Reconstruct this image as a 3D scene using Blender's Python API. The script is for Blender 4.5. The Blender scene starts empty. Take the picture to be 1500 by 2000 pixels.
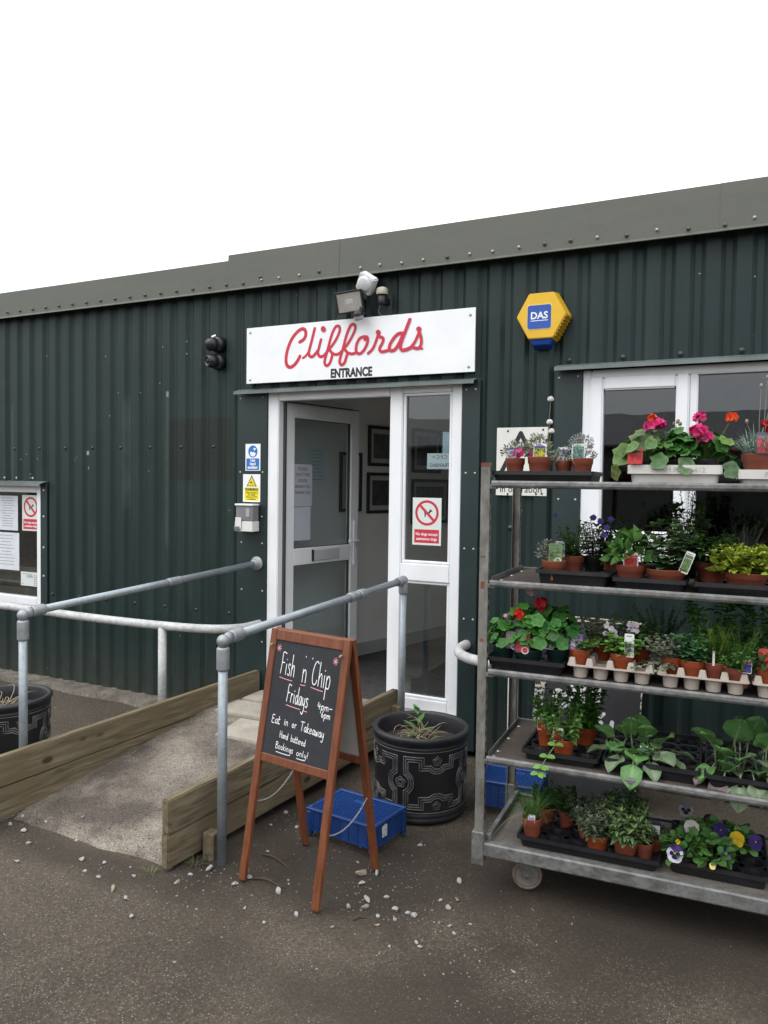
import bpy, bmesh, math, random
from mathutils import Vector, Matrix, noise
random.seed(11)
SC = bpy.context.scene
COL = SC.collection
V = Vector
rad = math.radians

# ------------------------------------------------------------------ camera
cam_data = bpy.data.cameras.new('camera')
cam = bpy.data.objects.new('camera', cam_data)
COL.objects.link(cam)
SC.camera = cam
YAW, PITCH, ROLL = 0.459752, -0.03731, 0.0141572
_f = V((-math.sin(YAW) * math.cos(PITCH), math.cos(YAW) * math.cos(PITCH), math.sin(PITCH)))
_r = V((math.cos(YAW), math.sin(YAW), 0))
_u = _r.cross(_f)
_r2 = math.cos(ROLL) * _r + math.sin(ROLL) * _u
_u2 = -math.sin(ROLL) * _r + math.cos(ROLL) * _u
M = Matrix((_r2, _u2, -_f)).transposed().to_4x4()
M.translation = V((0, -4.5376, 1.70))
cam.matrix_world = M
cam_data.sensor_fit = 'VERTICAL'
cam_data.sensor_height = 24.0
cam_data.lens = 1509.6 / 2000 * 24.0
cam_data.clip_start = 0.05
cam_data.clip_end = 1000

# ------------------------------------------------------------------ world: white overcast sky
world = bpy.data.worlds.new('World')
SC.world = world
world.use_nodes = True
nt = world.node_tree
nt.nodes.clear()
N, L = nt.nodes, nt.links
SUN_ELEV, SUN_AZ = rad(52), rad(215)      # azimuth measured clockwise from +Y
sky = N.new('ShaderNodeTexSky'); sky.sky_type = 'NISHITA'; sky.sun_disc = False
sky.sun_elevation = SUN_ELEV; sky.sun_rotation = SUN_AZ
sky.air_density = 1.0; sky.dust_density = 4.0
skys = N.new('ShaderNodeVectorMath'); skys.operation = 'SCALE'; skys.inputs['Scale'].default_value = 0.10
L.new(sky.outputs[0], skys.inputs[0])
tc = N.new('ShaderNodeTexCoord')
sx = N.new('ShaderNodeSeparateXYZ'); L.new(tc.outputs['Generated'], sx.inputs[0])
mr = N.new('ShaderNodeMapRange'); L.new(sx.outputs[2], mr.inputs[0])
mr.inputs[1].default_value = 0.0; mr.inputs[2].default_value = 1.0
mr.inputs[3].default_value = 1.0; mr.inputs[4].default_value = 2.4   # overcast: zenith brighter than horizon
oc = N.new('ShaderNodeVectorMath'); oc.operation = 'SCALE'
oc.inputs[0].default_value = (0.955, 0.985, 1.03); L.new(mr.outputs[0], oc.inputs['Scale'])
mx = N.new('ShaderNodeMix'); mx.data_type = 'RGBA'; mx.inputs[0].default_value = 0.93
L.new(skys.outputs[0], mx.inputs[6]); L.new(oc.outputs[0], mx.inputs[7])
bg = N.new('ShaderNodeBackground'); bg.inputs[1].default_value = 1.0
L.new(mx.outputs[2], bg.inputs[0])
wo = N.new('ShaderNodeOutputWorld'); L.new(bg.outputs[0], wo.inputs[0])

# ------------------------------------------------------------------ soft sun behind cloud
sd = bpy.data.lights.new('sun', 'SUN'); sd.energy = 0.9; sd.angle = rad(35); sd.color = (1.0, 0.97, 0.92)
sun = bpy.data.objects.new('sun', sd); COL.objects.link(sun)
sdir = V((math.sin(SUN_AZ) * math.cos(SUN_ELEV), math.cos(SUN_AZ) * math.cos(SUN_ELEV), math.sin(SUN_ELEV)))
sun.rotation_euler = sdir.to_track_quat('Z', 'Y').to_euler()
sun.location = sdir * 30

SC.view_settings.view_transform = 'Standard'
SC.view_settings.look = 'None'
SC.view_settings.gamma = 1.0
SC.view_settings.exposure = 0.28
SC.render.engine = 'CYCLES'
SC.cycles.transparent_max_bounces = 24; SC.cycles.max_bounces = 10; SC.cycles.diffuse_bounces = 5
SC.render.resolution_x = 768; SC.render.resolution_y = 1024

# ------------------------------------------------------------------ helpers
class MB:
    """collects geometry for one mesh"""
    def __init__(s):
        s.v = []; s.f = []; s.c = []; s.sm = []
        s.col = None
    def add(s, vs, fs, smooth=False):
        o = len(s.v)
        s.v.extend([V(p) for p in vs])
        s.c.extend([s.col] * len(vs))
        for f in fs:
            s.f.append([i + o for i in f]); s.sm.append(smooth)
        return o
    def box(s, x0, x1, y0, y1, z0, z1, m=None):
        vs = [V((x, y, z)) for z in (z0, z1) for y in (y0, y1) for x in (x0, x1)]
        if m: vs = [m @ p for p in vs]
        s.add(vs, [(0, 2, 3, 1), (4, 5, 7, 6), (0, 1, 5, 4), (1, 3, 7, 5), (3, 2, 6, 7), (2, 0, 4, 6)])
    def bar(s, a, b, w, h, up=(0, 0, 1)):
        a, b = V(a), V(b); d = b - a; l = d.length; d.normalize()
        up = V(up); x = d.cross(up).normalized(); y = x.cross(d).normalized()
        m = Matrix((x, d, y)).transposed().to_4x4(); m.translation = a
        s.box(-w / 2, w / 2, 0, l, -h / 2, h / 2, m)
    def prism(s, poly, h0, h1, fn):
        """poly 2d, fn(x,y,h)->world"""
        n = len(poly)
        vs = [fn(x, y, h0) for x, y in poly] + [fn(x, y, h1) for x, y in poly]
        fs = [list(range(n))[::-1], list(range(n, 2 * n))]
        fs += [(i, (i + 1) % n, n + (i + 1) % n, n + i) for i in range(n)]
        s.add(vs, fs)
    def tube(s, pts, r, seg=8, caps=True, smooth=True):
        pts = [V(p) for p in pts]; n = len(pts)
        rs = r if isinstance(r, (list, tuple)) else [r] * n
        vs = []
        prev = None
        for i, p in enumerate(pts):
            t = (pts[min(i + 1, n - 1)] - pts[max(i - 1, 0)])
            if t.length < 1e-9: t = V((0, 0, 1))
            t.normalize()
            if prev is None:
                a = V((0, 0, 1)) if abs(t.z) < .9 else V((1, 0, 0))
                x = t.cross(a).normalized()
            else:
                x = (prev - t * prev.dot(t)).normalized()
            prev = x
            y = t.cross(x)
            for k in range(seg):
                an = 2 * math.pi * k / seg
                vs.append(p + (x * math.cos(an) + y * math.sin(an)) * rs[i])
        fs = []
        for i in range(n - 1):
            for k in range(seg):
                k2 = (k + 1) % seg
                fs.append((i * seg + k, i * seg + k2, (i + 1) * seg + k2, (i + 1) * seg + k))
        s.add(vs, fs, smooth)
        if caps:
            o = len(s.v) - len(vs)
            s.f.append([o + k for k in range(seg)][::-1]); s.sm.append(False)
            s.f.append([o + (n - 1) * seg + k for k in range(seg)]); s.sm.append(False)
    def lathe(s, prof, seg=24, m=None, smooth=True, closed=False):
        vs = []
        for r, z in prof:
            for k in range(seg):
                an = 2 * math.pi * k / seg
                p = V((r * math.cos(an), r * math.sin(an), z))
                vs.append(m @ p if m else p)
        fs = []
        n = len(prof)
        for i in range(n - 1 if not closed else n):
            j = (i + 1) % n
            for k in range(seg):
                k2 = (k + 1) % seg
                fs.append((i * seg + k, i * seg + k2, j * seg + k2, j * seg + k))
        s.add(vs, fs, smooth)
    def disc(s, r, z, seg=24, m=None, flip=False):
        vs = [V((r * math.cos(2 * math.pi * k / seg), r * math.sin(2 * math.pi * k / seg), z)) for k in range(seg)]
        if m: vs = [m @ p for p in vs]
        f = list(range(seg)); s.add(vs, [f[::-1] if flip else f])
    def ball(s, c, r, seg=10, rings=6, sc=(1, 1, 1), m=None):
        c = V(c); vs = []; fs = []
        vs.append(V((0, 0, -1)))
        for i in range(1, rings):
            ph = -math.pi / 2 + math.pi * i / rings
            for k in range(seg):
                an = 2 * math.pi * k / seg
                vs.append(V((math.cos(an) * math.cos(ph), math.sin(an) * math.cos(ph), math.sin(ph))))
        vs.append(V((0, 0, 1)))
        vs = [V((p.x * r * sc[0], p.y * r * sc[1], p.z * r * sc[2])) for p in vs]
        if m: vs = [m @ p for p in vs]
        vs = [p + c for p in vs]
        for k in range(seg): fs.append((0, 1 + (k + 1) % seg, 1 + k))
        for i in range(rings - 2):
            for k in range(seg):
                a = 1 + i * seg
                fs.append((a + k, a + (k + 1) % seg, a + seg + (k + 1) % seg, a + seg + k))
        a = 1 + (rings - 2) * seg; t = len(vs) - 1
        for k in range(seg): fs.append((a + k, a + (k + 1) % seg, t))
        s.add(vs, fs, True)
    def mesh(s, name, bevel=0, segs=1):
        me = bpy.data.meshes.new(name)
        me.from_pydata([tuple(p) for p in s.v], [], s.f)
        me.polygons.foreach_set('use_smooth', s.sm)
        if any(c is not None for c in s.c):
            at = me.color_attributes.new('Col', 'FLOAT_COLOR', 'POINT')
            flat = []
            for c in s.c:
                c = c or (1, 1, 1)
                flat += [c[0], c[1], c[2], 1.0]
            at.data.foreach_set('color', flat)
        bm = bmesh.new(); bm.from_mesh(me)
        if bevel:
            bmesh.ops.recalc_face_normals(bm, faces=bm.faces)
            es = [e for e in bm.edges if len(e.link_faces) == 2 and e.calc_face_angle(0) > rad(30)]
            bmesh.ops.bevel(bm, geom=es, offset=bevel, segments=segs, affect='EDGES', clamp_overlap=True)
        elif any(c is None for c in s.c):
            bmesh.ops.recalc_face_normals(bm, faces=bm.faces)
        bm.to_mesh(me); bm.free()
        me.update()
        return me

def put(name, data, mat=None, parent=None, world=False):
    """mesh data / MB -> linked object; world=True: geometry was given in world space"""
    if isinstance(data, MB): data = data.mesh(name)
    if mat is not None and not data.materials: data.materials.append(mat)
    o = bpy.data.objects.new(name, data)
    COL.objects.link(o)
    if parent:
        o.parent = parent
        if world:
            m = Matrix(); p = parent
            while p: m = p.matrix_basis @ m; p = p.parent
            o.matrix_basis = m.inverted()
    return o
def tag(o, label, cat, group=None, kind=None):
    if label: o['label'] = label
    if cat: o['category'] = cat
    if group: o['group'] = group
    if kind: o['kind'] = kind
    return o
def thing(name, label, cat, loc=(0, 0, 0), rotz=0, group=None, mat4=None):
    o = bpy.data.objects.new(name, None); COL.objects.link(o)
    o.empty_display_size = 0.1
    if mat4 is not None: o.matrix_basis = mat4
    else:
        o.location = loc; o.rotation_euler = (0, 0, rotz)
    tag(o, label, cat, group)
    return o
def stuff(o):
    o['kind'] = 'stuff'; return o

# ---------- materials
MATS = {}
def mat(name, col, rough=.6, metal=0., var=0., vs=6., bump=0., bs=120., spec=.5, stretch=(1, 1, 1), col2=None, trans=0.,
        lo=.35, hi=.65, fine=0., fs=90., coat=0.):
    if name in MATS: return MATS[name]
    m = bpy.data.materials.new(name); m.use_nodes = True
    n, l = m.node_tree.nodes, m.node_tree.links
    p = n['Principled BSDF']
    p.inputs['Roughness'].default_value = rough
    p.inputs['Metallic'].default_value = metal
    p.inputs['Specular IOR Level'].default_value = spec
    if coat: p.inputs['Coat Weight'].default_value = coat; p.inputs['Coat Roughness'].default_value = .15
    c4 = (*col, 1)
    p.inputs['Base Color'].default_value = c4
    t = n.new('ShaderNodeTexCoord'); mp = n.new('ShaderNodeMapping'); mp.inputs['Scale'].default_value = stretch
    l.new(t.outputs['Object'], mp.inputs[0])
    cur = None
    if var or col2:
        nz = n.new('ShaderNodeTexNoise'); nz.inputs['Scale'].default_value = vs; nz.inputs['Detail'].default_value = 6
        nz.inputs['Roughness'].default_value = .62
        l.new(mp.outputs[0], nz.inputs[0])
        r = n.new('ShaderNodeValToRGB'); r.color_ramp.elements[0].position = lo; r.color_ramp.elements[1].position = hi
        if col2: r.color_ramp.elements[0].color = c4; r.color_ramp.elements[1].color = (*col2, 1)
        else:
            r.color_ramp.elements[0].color = (*[x * (1 - var) for x in col], 1)
            r.color_ramp.elements[1].color = (*[min(1, x * (1 + var)) for x in col], 1)
        l.new(nz.outputs[0], r.inputs[0]); cur = r.outputs[0]
        # roughness breakup
        rr = n.new('ShaderNodeMapRange'); rr.inputs[3].default_value = max(.02, rough - .1); rr.inputs[4].default_value = min(1, rough + .12)
        l.new(nz.outputs[0], rr.inputs[0]); l.new(rr.outputs[0], p.inputs['Roughness'])
    if fine:
        nf = n.new('ShaderNodeTexNoise'); nf.inputs['Scale'].default_value = fs; nf.inputs['Detail'].default_value = 4
        l.new(mp.outputs[0], nf.inputs[0])
        mrr = n.new('ShaderNodeMapRange'); mrr.inputs[1].default_value = .3; mrr.inputs[2].default_value = .7
        mrr.inputs[3].default_value = 1 - fine; mrr.inputs[4].default_value = 1 + fine
        l.new(nf.outputs[0], mrr.inputs[0])
        mm = n.new('ShaderNodeVectorMath'); mm.operation = 'SCALE'
        if cur: l.new(cur, mm.inputs[0])
        else: mm.inputs[0].default_value = col
        l.new(mrr.outputs[0], mm.inputs['Scale']); cur = mm.outputs[0]
    if cur: l.new(cur, p.inputs['Base Color'])
    if bump:
        nb = n.new('ShaderNodeTexNoise'); nb.inputs['Scale'].default_value = bs; nb.inputs['Detail'].default_value = 5
        l.new(mp.outputs[0], nb.inputs[0])
        b = n.new('ShaderNodeBump'); b.inputs['Strength'].default_value = bump; b.inputs['Distance'].default_value = .01
        l.new(nb.outputs[0], b.inputs['Height']); l.new(b.outputs[0], p.inputs['Normal'])
    MATS[name] = m
    return m
def leafmat(name, rough=.5, tl=.22, spec=.4):
    if name in MATS: return MATS[name]
    m = bpy.data.materials.new(name); m.use_nodes = True
    n, l = m.node_tree.nodes, m.node_tree.links
    p = n['Principled BSDF']; out = n['Material Output']
    a = n.new('ShaderNodeAttribute'); a.attribute_name = 'Col'
    nz = n.new('ShaderNodeTexNoise'); nz.inputs['Scale'].default_value = 60
    t = n.new('ShaderNodeTexCoord'); l.new(t.outputs['Object'], nz.inputs[0])
    r = n.new('ShaderNodeMapRange'); r.inputs[3].default_value = .72; r.inputs[4].default_value = 1.28
    l.new(nz.outputs[0], r.inputs[0])
    mm = n.new('ShaderNodeVectorMath'); mm.operation = 'SCALE'
    l.new(a.outputs['Color'], mm.inputs[0]); l.new(r.outputs[0], mm.inputs['Scale'])
    l.new(mm.outputs[0], p.inputs['Base Color'])
    p.inputs['Roughness'].default_value = rough; p.inputs['Specular IOR Level'].default_value = spec
    tr = n.new('ShaderNodeBsdfTranslucent'); l.new(mm.outputs[0], tr.inputs[0])
    ms = n.new('ShaderNodeMixShader'); ms.inputs[0].default_value = tl
    l.new(p.outputs[0], ms.inputs[1]); l.new(tr.outputs[0], ms.inputs[2]); l.new(ms.outputs[0], out.inputs[0])
    MATS[name] = m
    return m
def glassmat(name, tint=(.86, .9, .9), gain=1.5):
    m = bpy.data.materials.new(name); m.use_nodes = True
    n, l = m.node_tree.nodes, m.node_tree.links
    n.remove(n['Principled BSDF']); out = n['Material Output']
    tr = n.new('ShaderNodeBsdfTransparent'); tr.inputs[0].default_value = (*tint, 1)
    gl = n.new('ShaderNodeBsdfGlossy'); gl.inputs['Roughness'].default_value = .004; gl.inputs[0].default_value = (1, 1, 1, 1)
    lw = n.new('ShaderNodeLayerWeight'); lw.inputs[0].default_value = .5
    pw = n.new('ShaderNodeMath'); pw.operation = 'POWER'; pw.inputs[1].default_value = 5; l.new(lw.outputs['Facing'], pw.inputs[0])
    fr = n.new('ShaderNodeMath'); fr.operation = 'MULTIPLY_ADD'; fr.inputs[1].default_value = .96; fr.inputs[2].default_value = .04; l.new(pw.outputs[0], fr.inputs[0])
    t = n.new('ShaderNodeTexCoord'); nz = n.new('ShaderNodeTexNoise'); nz.inputs['Scale'].default_value = 2.2
    l.new(t.outputs['Object'], nz.inputs[0])
    b = n.new('ShaderNodeBump'); b.inputs['Strength'].default_value = .04; b.inputs['Distance'].default_value = .02
    l.new(nz.outputs[0], b.inputs['Height']); l.new(b.outputs[0], gl.inputs['Normal'])
    mu = n.new('ShaderNodeMath'); mu.operation = 'MULTIPLY'; mu.inputs[1].default_value = gain; mu.use_clamp = True
    l.new(fr.outputs[0], mu.inputs[0])
    ms = n.new('ShaderNodeMixShader'); l.new(mu.outputs[0], ms.inputs[0])
    l.new(tr.outputs[0], ms.inputs[1]); l.new(gl.outputs[0], ms.inputs[2]); l.new(ms.outputs[0], out.inputs[0])
    MATS[name] = m
    return m

# ---------- text and strokes
def text_mesh(s, size, M4, bold=0., ext=.0004, align='CENTER', sx=1., shear=0.):
    cu = bpy.data.curves.new('lettering', 'FONT'); cu.body = s; cu.size = size; cu.align_x = align
    cu.extrude = ext; cu.offset = bold; cu.resolution_u = 3; cu.shear = shear
    o = bpy.data.objects.new('lettering', cu); COL.objects.link(o)
    dg = bpy.context.evaluated_depsgraph_get()
    me = bpy.data.meshes.new_from_object(o.evaluated_get(dg))
    bpy.data.objects.remove(o); bpy.data.curves.remove(cu)
    me.materials.clear()
    me.transform(M4 @ Matrix.Diagonal((sx, 1, 1, 1)))
    return me
def wallM(x, y, z, tilt=0):
    """frame on a wall facing -Y: local x->X, local y->Z, local z->-Y"""
    m = Matrix(((1, 0, 0, x), (0, 0, -1, y), (0, 1, 0, z), (0, 0, 0, 1)))
    return m @ Matrix.Rotation(tilt, 4, 'Z')
def catmull(p, n=5):
    if len(p) < 3: return p
    q = [p[0]] + list(p) + [p[-1]]
    out = []
    for i in range(1, len(q) - 2):
        for k in range(n):
            t = k / n
            out.append(tuple(.5 * ((2 * q[i][a]) + (-q[i - 1][a] + q[i + 1][a]) * t + (2 * q[i - 1][a] - 5 * q[i][a] + 4 * q[i + 1][a] - q[i + 2][a]) * t * t
                       + (-q[i - 1][a] + 3 * q[i][a] - 3 * q[i + 1][a] + q[i + 2][a]) * t ** 3) for a in (0, 1)))
    out.append(p[-1])
    return out
def ribbon(mb, pts, w, fn, smooth=5, h0=.0006, rise=.00001):
    """flat stroke; fn(x,y,h)->point; every piece a hair higher than the last so crossings never coincide"""
    pts = catmull(pts, smooth)
    global _RH
    n = len(pts); L_, R_ = [], []
    for i in range(n):
        a = pts[max(i - 1, 0)]; b = pts[min(i + 1, n - 1)]
        dx, dy = b[0] - a[0], b[1] - a[1]; d = math.hypot(dx, dy) or 1
        L_.append((pts[i][0] - dy / d * w / 2, pts[i][1] + dx / d * w / 2)); R_.append((pts[i][0] + dy / d * w / 2, pts[i][1] - dx / d * w / 2))
    vs = []
    for i in range(n):
        h = h0 + rise * (i + mb_h(mb))
        vs += [fn(*L_[i], h), fn(*R_[i], h)]
    fs = [(2 * i, 2 * i + 1, 2 * i + 3, 2 * i + 2) for i in range(n - 1)]
    o = mb.add(vs, fs)
    for end in (0, n - 1):       # round caps
        p = pts[end]; q = pts[1] if end == 0 else pts[n - 2]
        ang = math.atan2(p[1] - q[1], p[0] - q[0]); h = h0 + rise * (end + mb_h(mb))
        ring = [fn(p[0] + math.cos(ang + t) * w / 2, p[1] + math.sin(ang + t) * w / 2, h) for t in [(-90 + 30 * k) * math.pi / 180 for k in range(7)]]
        mb.add(ring, [list(range(7))])
    mb.hh = mb_h(mb) + n + 1
def mb_h(mb): return getattr(mb, 'hh', 0)
# ================================================================== GROUND
def ground_material():
    m = bpy.data.materials.new('tarmac'); m.use_nodes = True
    n, l = m.node_tree.nodes, m.node_tree.links
    p = n['Principled BSDF']; p.inputs['Roughness'].default_value = .85; p.inputs['Specular IOR Level'].default_value = .35
    t = n.new('ShaderNodeTexCoord')
    big = n.new('ShaderNodeTexNoise'); big.inputs['Scale'].default_value = .9; big.inputs['Detail'].default_value = 5; l.new(t.outputs['Object'], big.inputs[0])
    r = n.new('ShaderNodeValToRGB'); e = r.color_ramp.elements
    e[0].position = .34; e[0].color = (.040, .0305, .0215, 1); e[1].position = .62; e[1].color = (.078, .0625, .0445, 1)
    l.new(big.outputs[0], r.inputs[0])
    fine = n.new('ShaderNodeTexNoise'); fine.inputs['Scale'].default_value = 70; fine.inputs['Detail'].default_value = 8; fine.inputs['Roughness'].default_value = .7
    l.new(t.outputs['Object'], fine.inputs[0])
    fr = n.new('ShaderNodeMapRange'); fr.inputs[1].default_value = .3; fr.inputs[2].default_value = .7; fr.inputs[3].default_value = .45; fr.inputs[4].default_value = 1.7
    l.new(fine.outputs[0], fr.inputs[0])
    sc = n.new('ShaderNodeVectorMath'); sc.operation = 'SCALE'; l.new(r.outputs[0], sc.inputs[0]); l.new(fr.outputs[0], sc.inputs['Scale'])
    # pale aggregate chips
    vo = n.new('ShaderNodeTexVoronoi'); vo.inputs['Scale'].default_value = 120; vo.inputs['Randomness'].default_value = 1; l.new(t.outputs['Object'], vo.inputs[0])
    spx = n.new('ShaderNodeSeparateColor'); l.new(vo.outputs['Color'], spx.inputs[0])
    m1 = n.new('ShaderNodeMath'); m1.operation = 'LESS_THAN'; m1.inputs[1].default_value = .36; l.new(vo.outputs['Distance'], m1.inputs[0])
    den = n.new('ShaderNodeTexNoise'); den.inputs['Scale'].default_value = 2.3; den.inputs['Detail'].default_value = 4; l.new(t.outputs['Object'], den.inputs[0])
    dr = n.new('ShaderNodeMapRange'); dr.inputs[1].default_value = .35; dr.inputs[2].default_value = .65; dr.inputs[3].default_value = .74; dr.inputs[4].default_value = .34; l.new(den.outputs[0], dr.inputs[0])
    m2 = n.new('ShaderNodeMath'); m2.operation = 'GREATER_THAN'; l.new(spx.outputs[0], m2.inputs[0]); l.new(dr.outputs[0], m2.inputs[1])
    mk = n.new('ShaderNodeMath'); mk.operation = 'MULTIPLY'; l.new(m1.outputs[0], mk.inputs[0]); l.new(m2.outputs[0], mk.inputs[1])
    chip = n.new('ShaderNodeValToRGB'); chip.color_ramp.elements[0].color = (.072, .060, .044, 1); chip.color_ramp.elements[1].color = (.20, .182, .148, 1); l.new(spx.outputs[1], chip.inputs[0])
    mixc = n.new('ShaderNodeMix'); mixc.data_type = 'RGBA'; l.new(mk.outputs[0], mixc.inputs[0]); l.new(sc.outputs[0], mixc.inputs[6]); l.new(chip.outputs[0], mixc.inputs[7])
    # damp soil trodden about: irregular stains in front of the ramp, under the chalkboard and the trolley
    cur = mixc.outputs[2]
    nw = n.new('ShaderNodeTexNoise'); nw.inputs['Scale'].default_value = 3.1; nw.inputs['Detail'].default_value = 6; l.new(t.outputs['Object'], nw.inputs[0])
    for (cx, cy, rx, ry, k) in ((-1.62, -1.62, .75, .48, .8), (-2.55, -2.07, .8, .13, .7), (-.35, -1.35, 1.0, .55, .75), (-.85, -2.35, .75, .35, .7), (-2.9, -2.75, .5, .25, .5), (-1.9, -3.0, .6, .2, .4), (-2.16, -1.2, .12, .9, .7)):
        mp = n.new('ShaderNodeMapping'); mp.vector_type = 'POINT'; mp.inputs['Location'].default_value = (-cx / rx, -cy / ry, 0); mp.inputs['Scale'].default_value = (1 / rx, 1 / ry, 0); l.new(t.outputs['Object'], mp.inputs[0])
        ln = n.new('ShaderNodeVectorMath'); ln.operation = 'LENGTH'; l.new(mp.outputs[0], ln.inputs[0])
        ad_ = n.new('ShaderNodeMath'); ad_.operation = 'MULTIPLY_ADD'; ad_.inputs[1].default_value = 1.8; l.new(nw.outputs[0], ad_.inputs[0]); l.new(ln.outputs['Value'], ad_.inputs[2])
        rg = n.new('ShaderNodeMapRange'); rg.inputs[1].default_value = 1.35; rg.inputs[2].default_value = 2.15; rg.inputs[3].default_value = k; rg.inputs[4].default_value = 0; l.new(ad_.outputs[0], rg.inputs[0])
        sm_ = n.new('ShaderNodeMix'); sm_.data_type = 'RGBA'; l.new(rg.outputs[0], sm_.inputs[0]); l.new(cur, sm_.inputs[6]); sm_.inputs[7].default_value = (.030, .0225, .0165, 1); cur = sm_.outputs[2]
    l.new(cur, p.inputs['Base Color'])
    b = n.new('ShaderNodeBump'); b.inputs['Strength'].default_value = .7; b.inputs['Distance'].default_value = .008
    ad = n.new('ShaderNodeMath'); ad.operation = 'MULTIPLY_ADD'; ad.inputs[1].default_value = .35; l.new(mk.outputs[0], ad.inputs[0]); l.new(fine.outputs[0], ad.inputs[2])
    l.new(ad.outputs[0], b.inputs['Height']); l.new(b.outputs[0], p.inputs['Normal'])
    return m
TARMAC = ground_material()
def hgt(x, y):
    """small unevenness of the yard"""
    return .010 * noise.noise(V((x * .9, y * .9, 3.1))) + .004 * noise.noise(V((x * 4, y * 4, 1.7))) - .012
g = MB()
nx, ny = 90, 70
gx = [-8 + 11 * i / nx for i in range(nx + 1)]; gy = [-6.5 + 7.0 * j / ny for j in range(ny + 1)]
def gz(x, y, i, j):
    return -.012 if i in (0, nx) or j in (0, ny) else hgt(x, y)
g.add([(gx[i], gy[j], gz(gx[i], gy[j], i, j)) for j in range(ny + 1) for i in range(nx + 1)],
      [(j * (nx + 1) + i, j * (nx + 1) + i + 1, (j + 1) * (nx + 1) + i + 1, (j + 1) * (nx + 1) + i) for j in range(ny) for i in range(nx)], True)
o = len(g.v); B = 260
xs = [-B, -8, 3, B]; ys = [-B, -6.5, .5, B]
for a in range(3):
    for b_ in range(3):
        if a == 1 and b_ == 1: continue
        g.add([(xs[a], ys[b_], -.012), (xs[a + 1], ys[b_], -.012), (xs[a + 1], ys[b_ + 1], -.012), (xs[a], ys[b_ + 1], -.012)], [(0, 1, 2, 3)])
ground = put('ground', g, TARMAC); tag(ground, None, None, kind='structure')

CONC = mat('worn_concrete', (.075, .060, .047), .9, var=.0, col2=(.24, .205, .165), vs=2.1, bump=.8, bs=60, fine=.55, fs=120, lo=.40, hi=.62)
SLAB = mat('paving_stone', (.27, .24, .19), .85, col2=(.40, .365, .30), vs=5, bump=.25, bs=50, fine=.15, fs=150)
# ---- ramp up to the door (skewed slightly, as the timber edging is)
def rampx(side, y):          # inner face of left (0) / right (1) timber edging
    return (-3.205 + .073 * y) if side == 0 else (-2.115 + .098 * y)
def rampz(y): return .004 + .201 * max(0, min(1, (y + 1.99) / 1.44))
rp = MB(); na, nb = 20, 34
pts = []
for j in range(nb + 1):
    y = -1.97 + 1.955 * j / nb
    for i in range(na + 1):
        u = i / na; x = rampx(0, y) * (1 - u) + rampx(1, y) * u
        z = rampz(y) + .010 * noise.noise(V((x * 2.5, y * 2.5, 9))) + .004 * noise.noise(V((x * 9, y * 9, 2)))
        yy = y
        if j <= 1: yy = y + .022 * noise.noise(V((x * 5, 0, 5))); z = -.03 if j == 0 else z - .012
        pts.append((x, yy, z))
rp.add(pts, [(j * (na + 1) + i, j * (na + 1) + i + 1, (j + 1) * (na + 1) + i + 1, (j + 1) * (na + 1) + i) for j in range(nb) for i in range(na)], True)
ramp = put('ramp_path', rp, CONC); tag(ramp, None, None, kind='structure')
slabs = [(-3.185, -2.72, -.58, -.30), (-2.71, -2.17, -.58, -.30), (-3.175, -2.86, -.29, -.05), (-2.85, -2.42, -.29, -.05), (-2.41, -2.13, -.29, -.05),
         (-2.95, -2.50, -.86, -.59)]
for k, (x0, x1, y0, y1) in enumerate(slabs):
    b_ = MB(); zz = .222 + .004 * ((k * 7) % 3 - 1)
    z0_ = .16
    b_.box(x0 + .006, x1 - .006, y0 + .006, y1 - .006, z0_, zz, Matrix.Translation(V((0, 0, 0))))
    if k == 5:
        for p_ in b_.v: p_.z -= .02 + (.0 if p_.y > -.7 else .03)
    put('paving_slab', b_.mesh('paving_slab', .006, 2), SLAB, ramp, world=True)
# ---- rough concrete footing along the wall, left of the ramp
ft = MB(); na = 60
top = []
for i in range(na + 1):
    x = -8.2 + 4.95 * i / na
    e = -.155 + .03 * noise.noise(V((x * 3, 0, 0)))
    top += [(x, .06, .03 + .006 * noise.noise(V((x * 6, 1, 0)))), (x, e, .026 + .01 * noise.noise(V((x * 7, 3, 0)))), (x, e - .02, -.03)]
ft.add(top, [(3 * i + k, 3 * i + k + 1, 3 * i + k + 4, 3 * i + k + 3) for i in range(na) for k in (0, 1)], True)
foot = put('concrete_footing', ft, mat('rough_footing', (.075, .062, .048), .95, col2=(.17, .15, .12), vs=7, bump=.8, bs=45, fine=.4, fs=80)); tag(foot, None, None, kind='structure')

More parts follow.
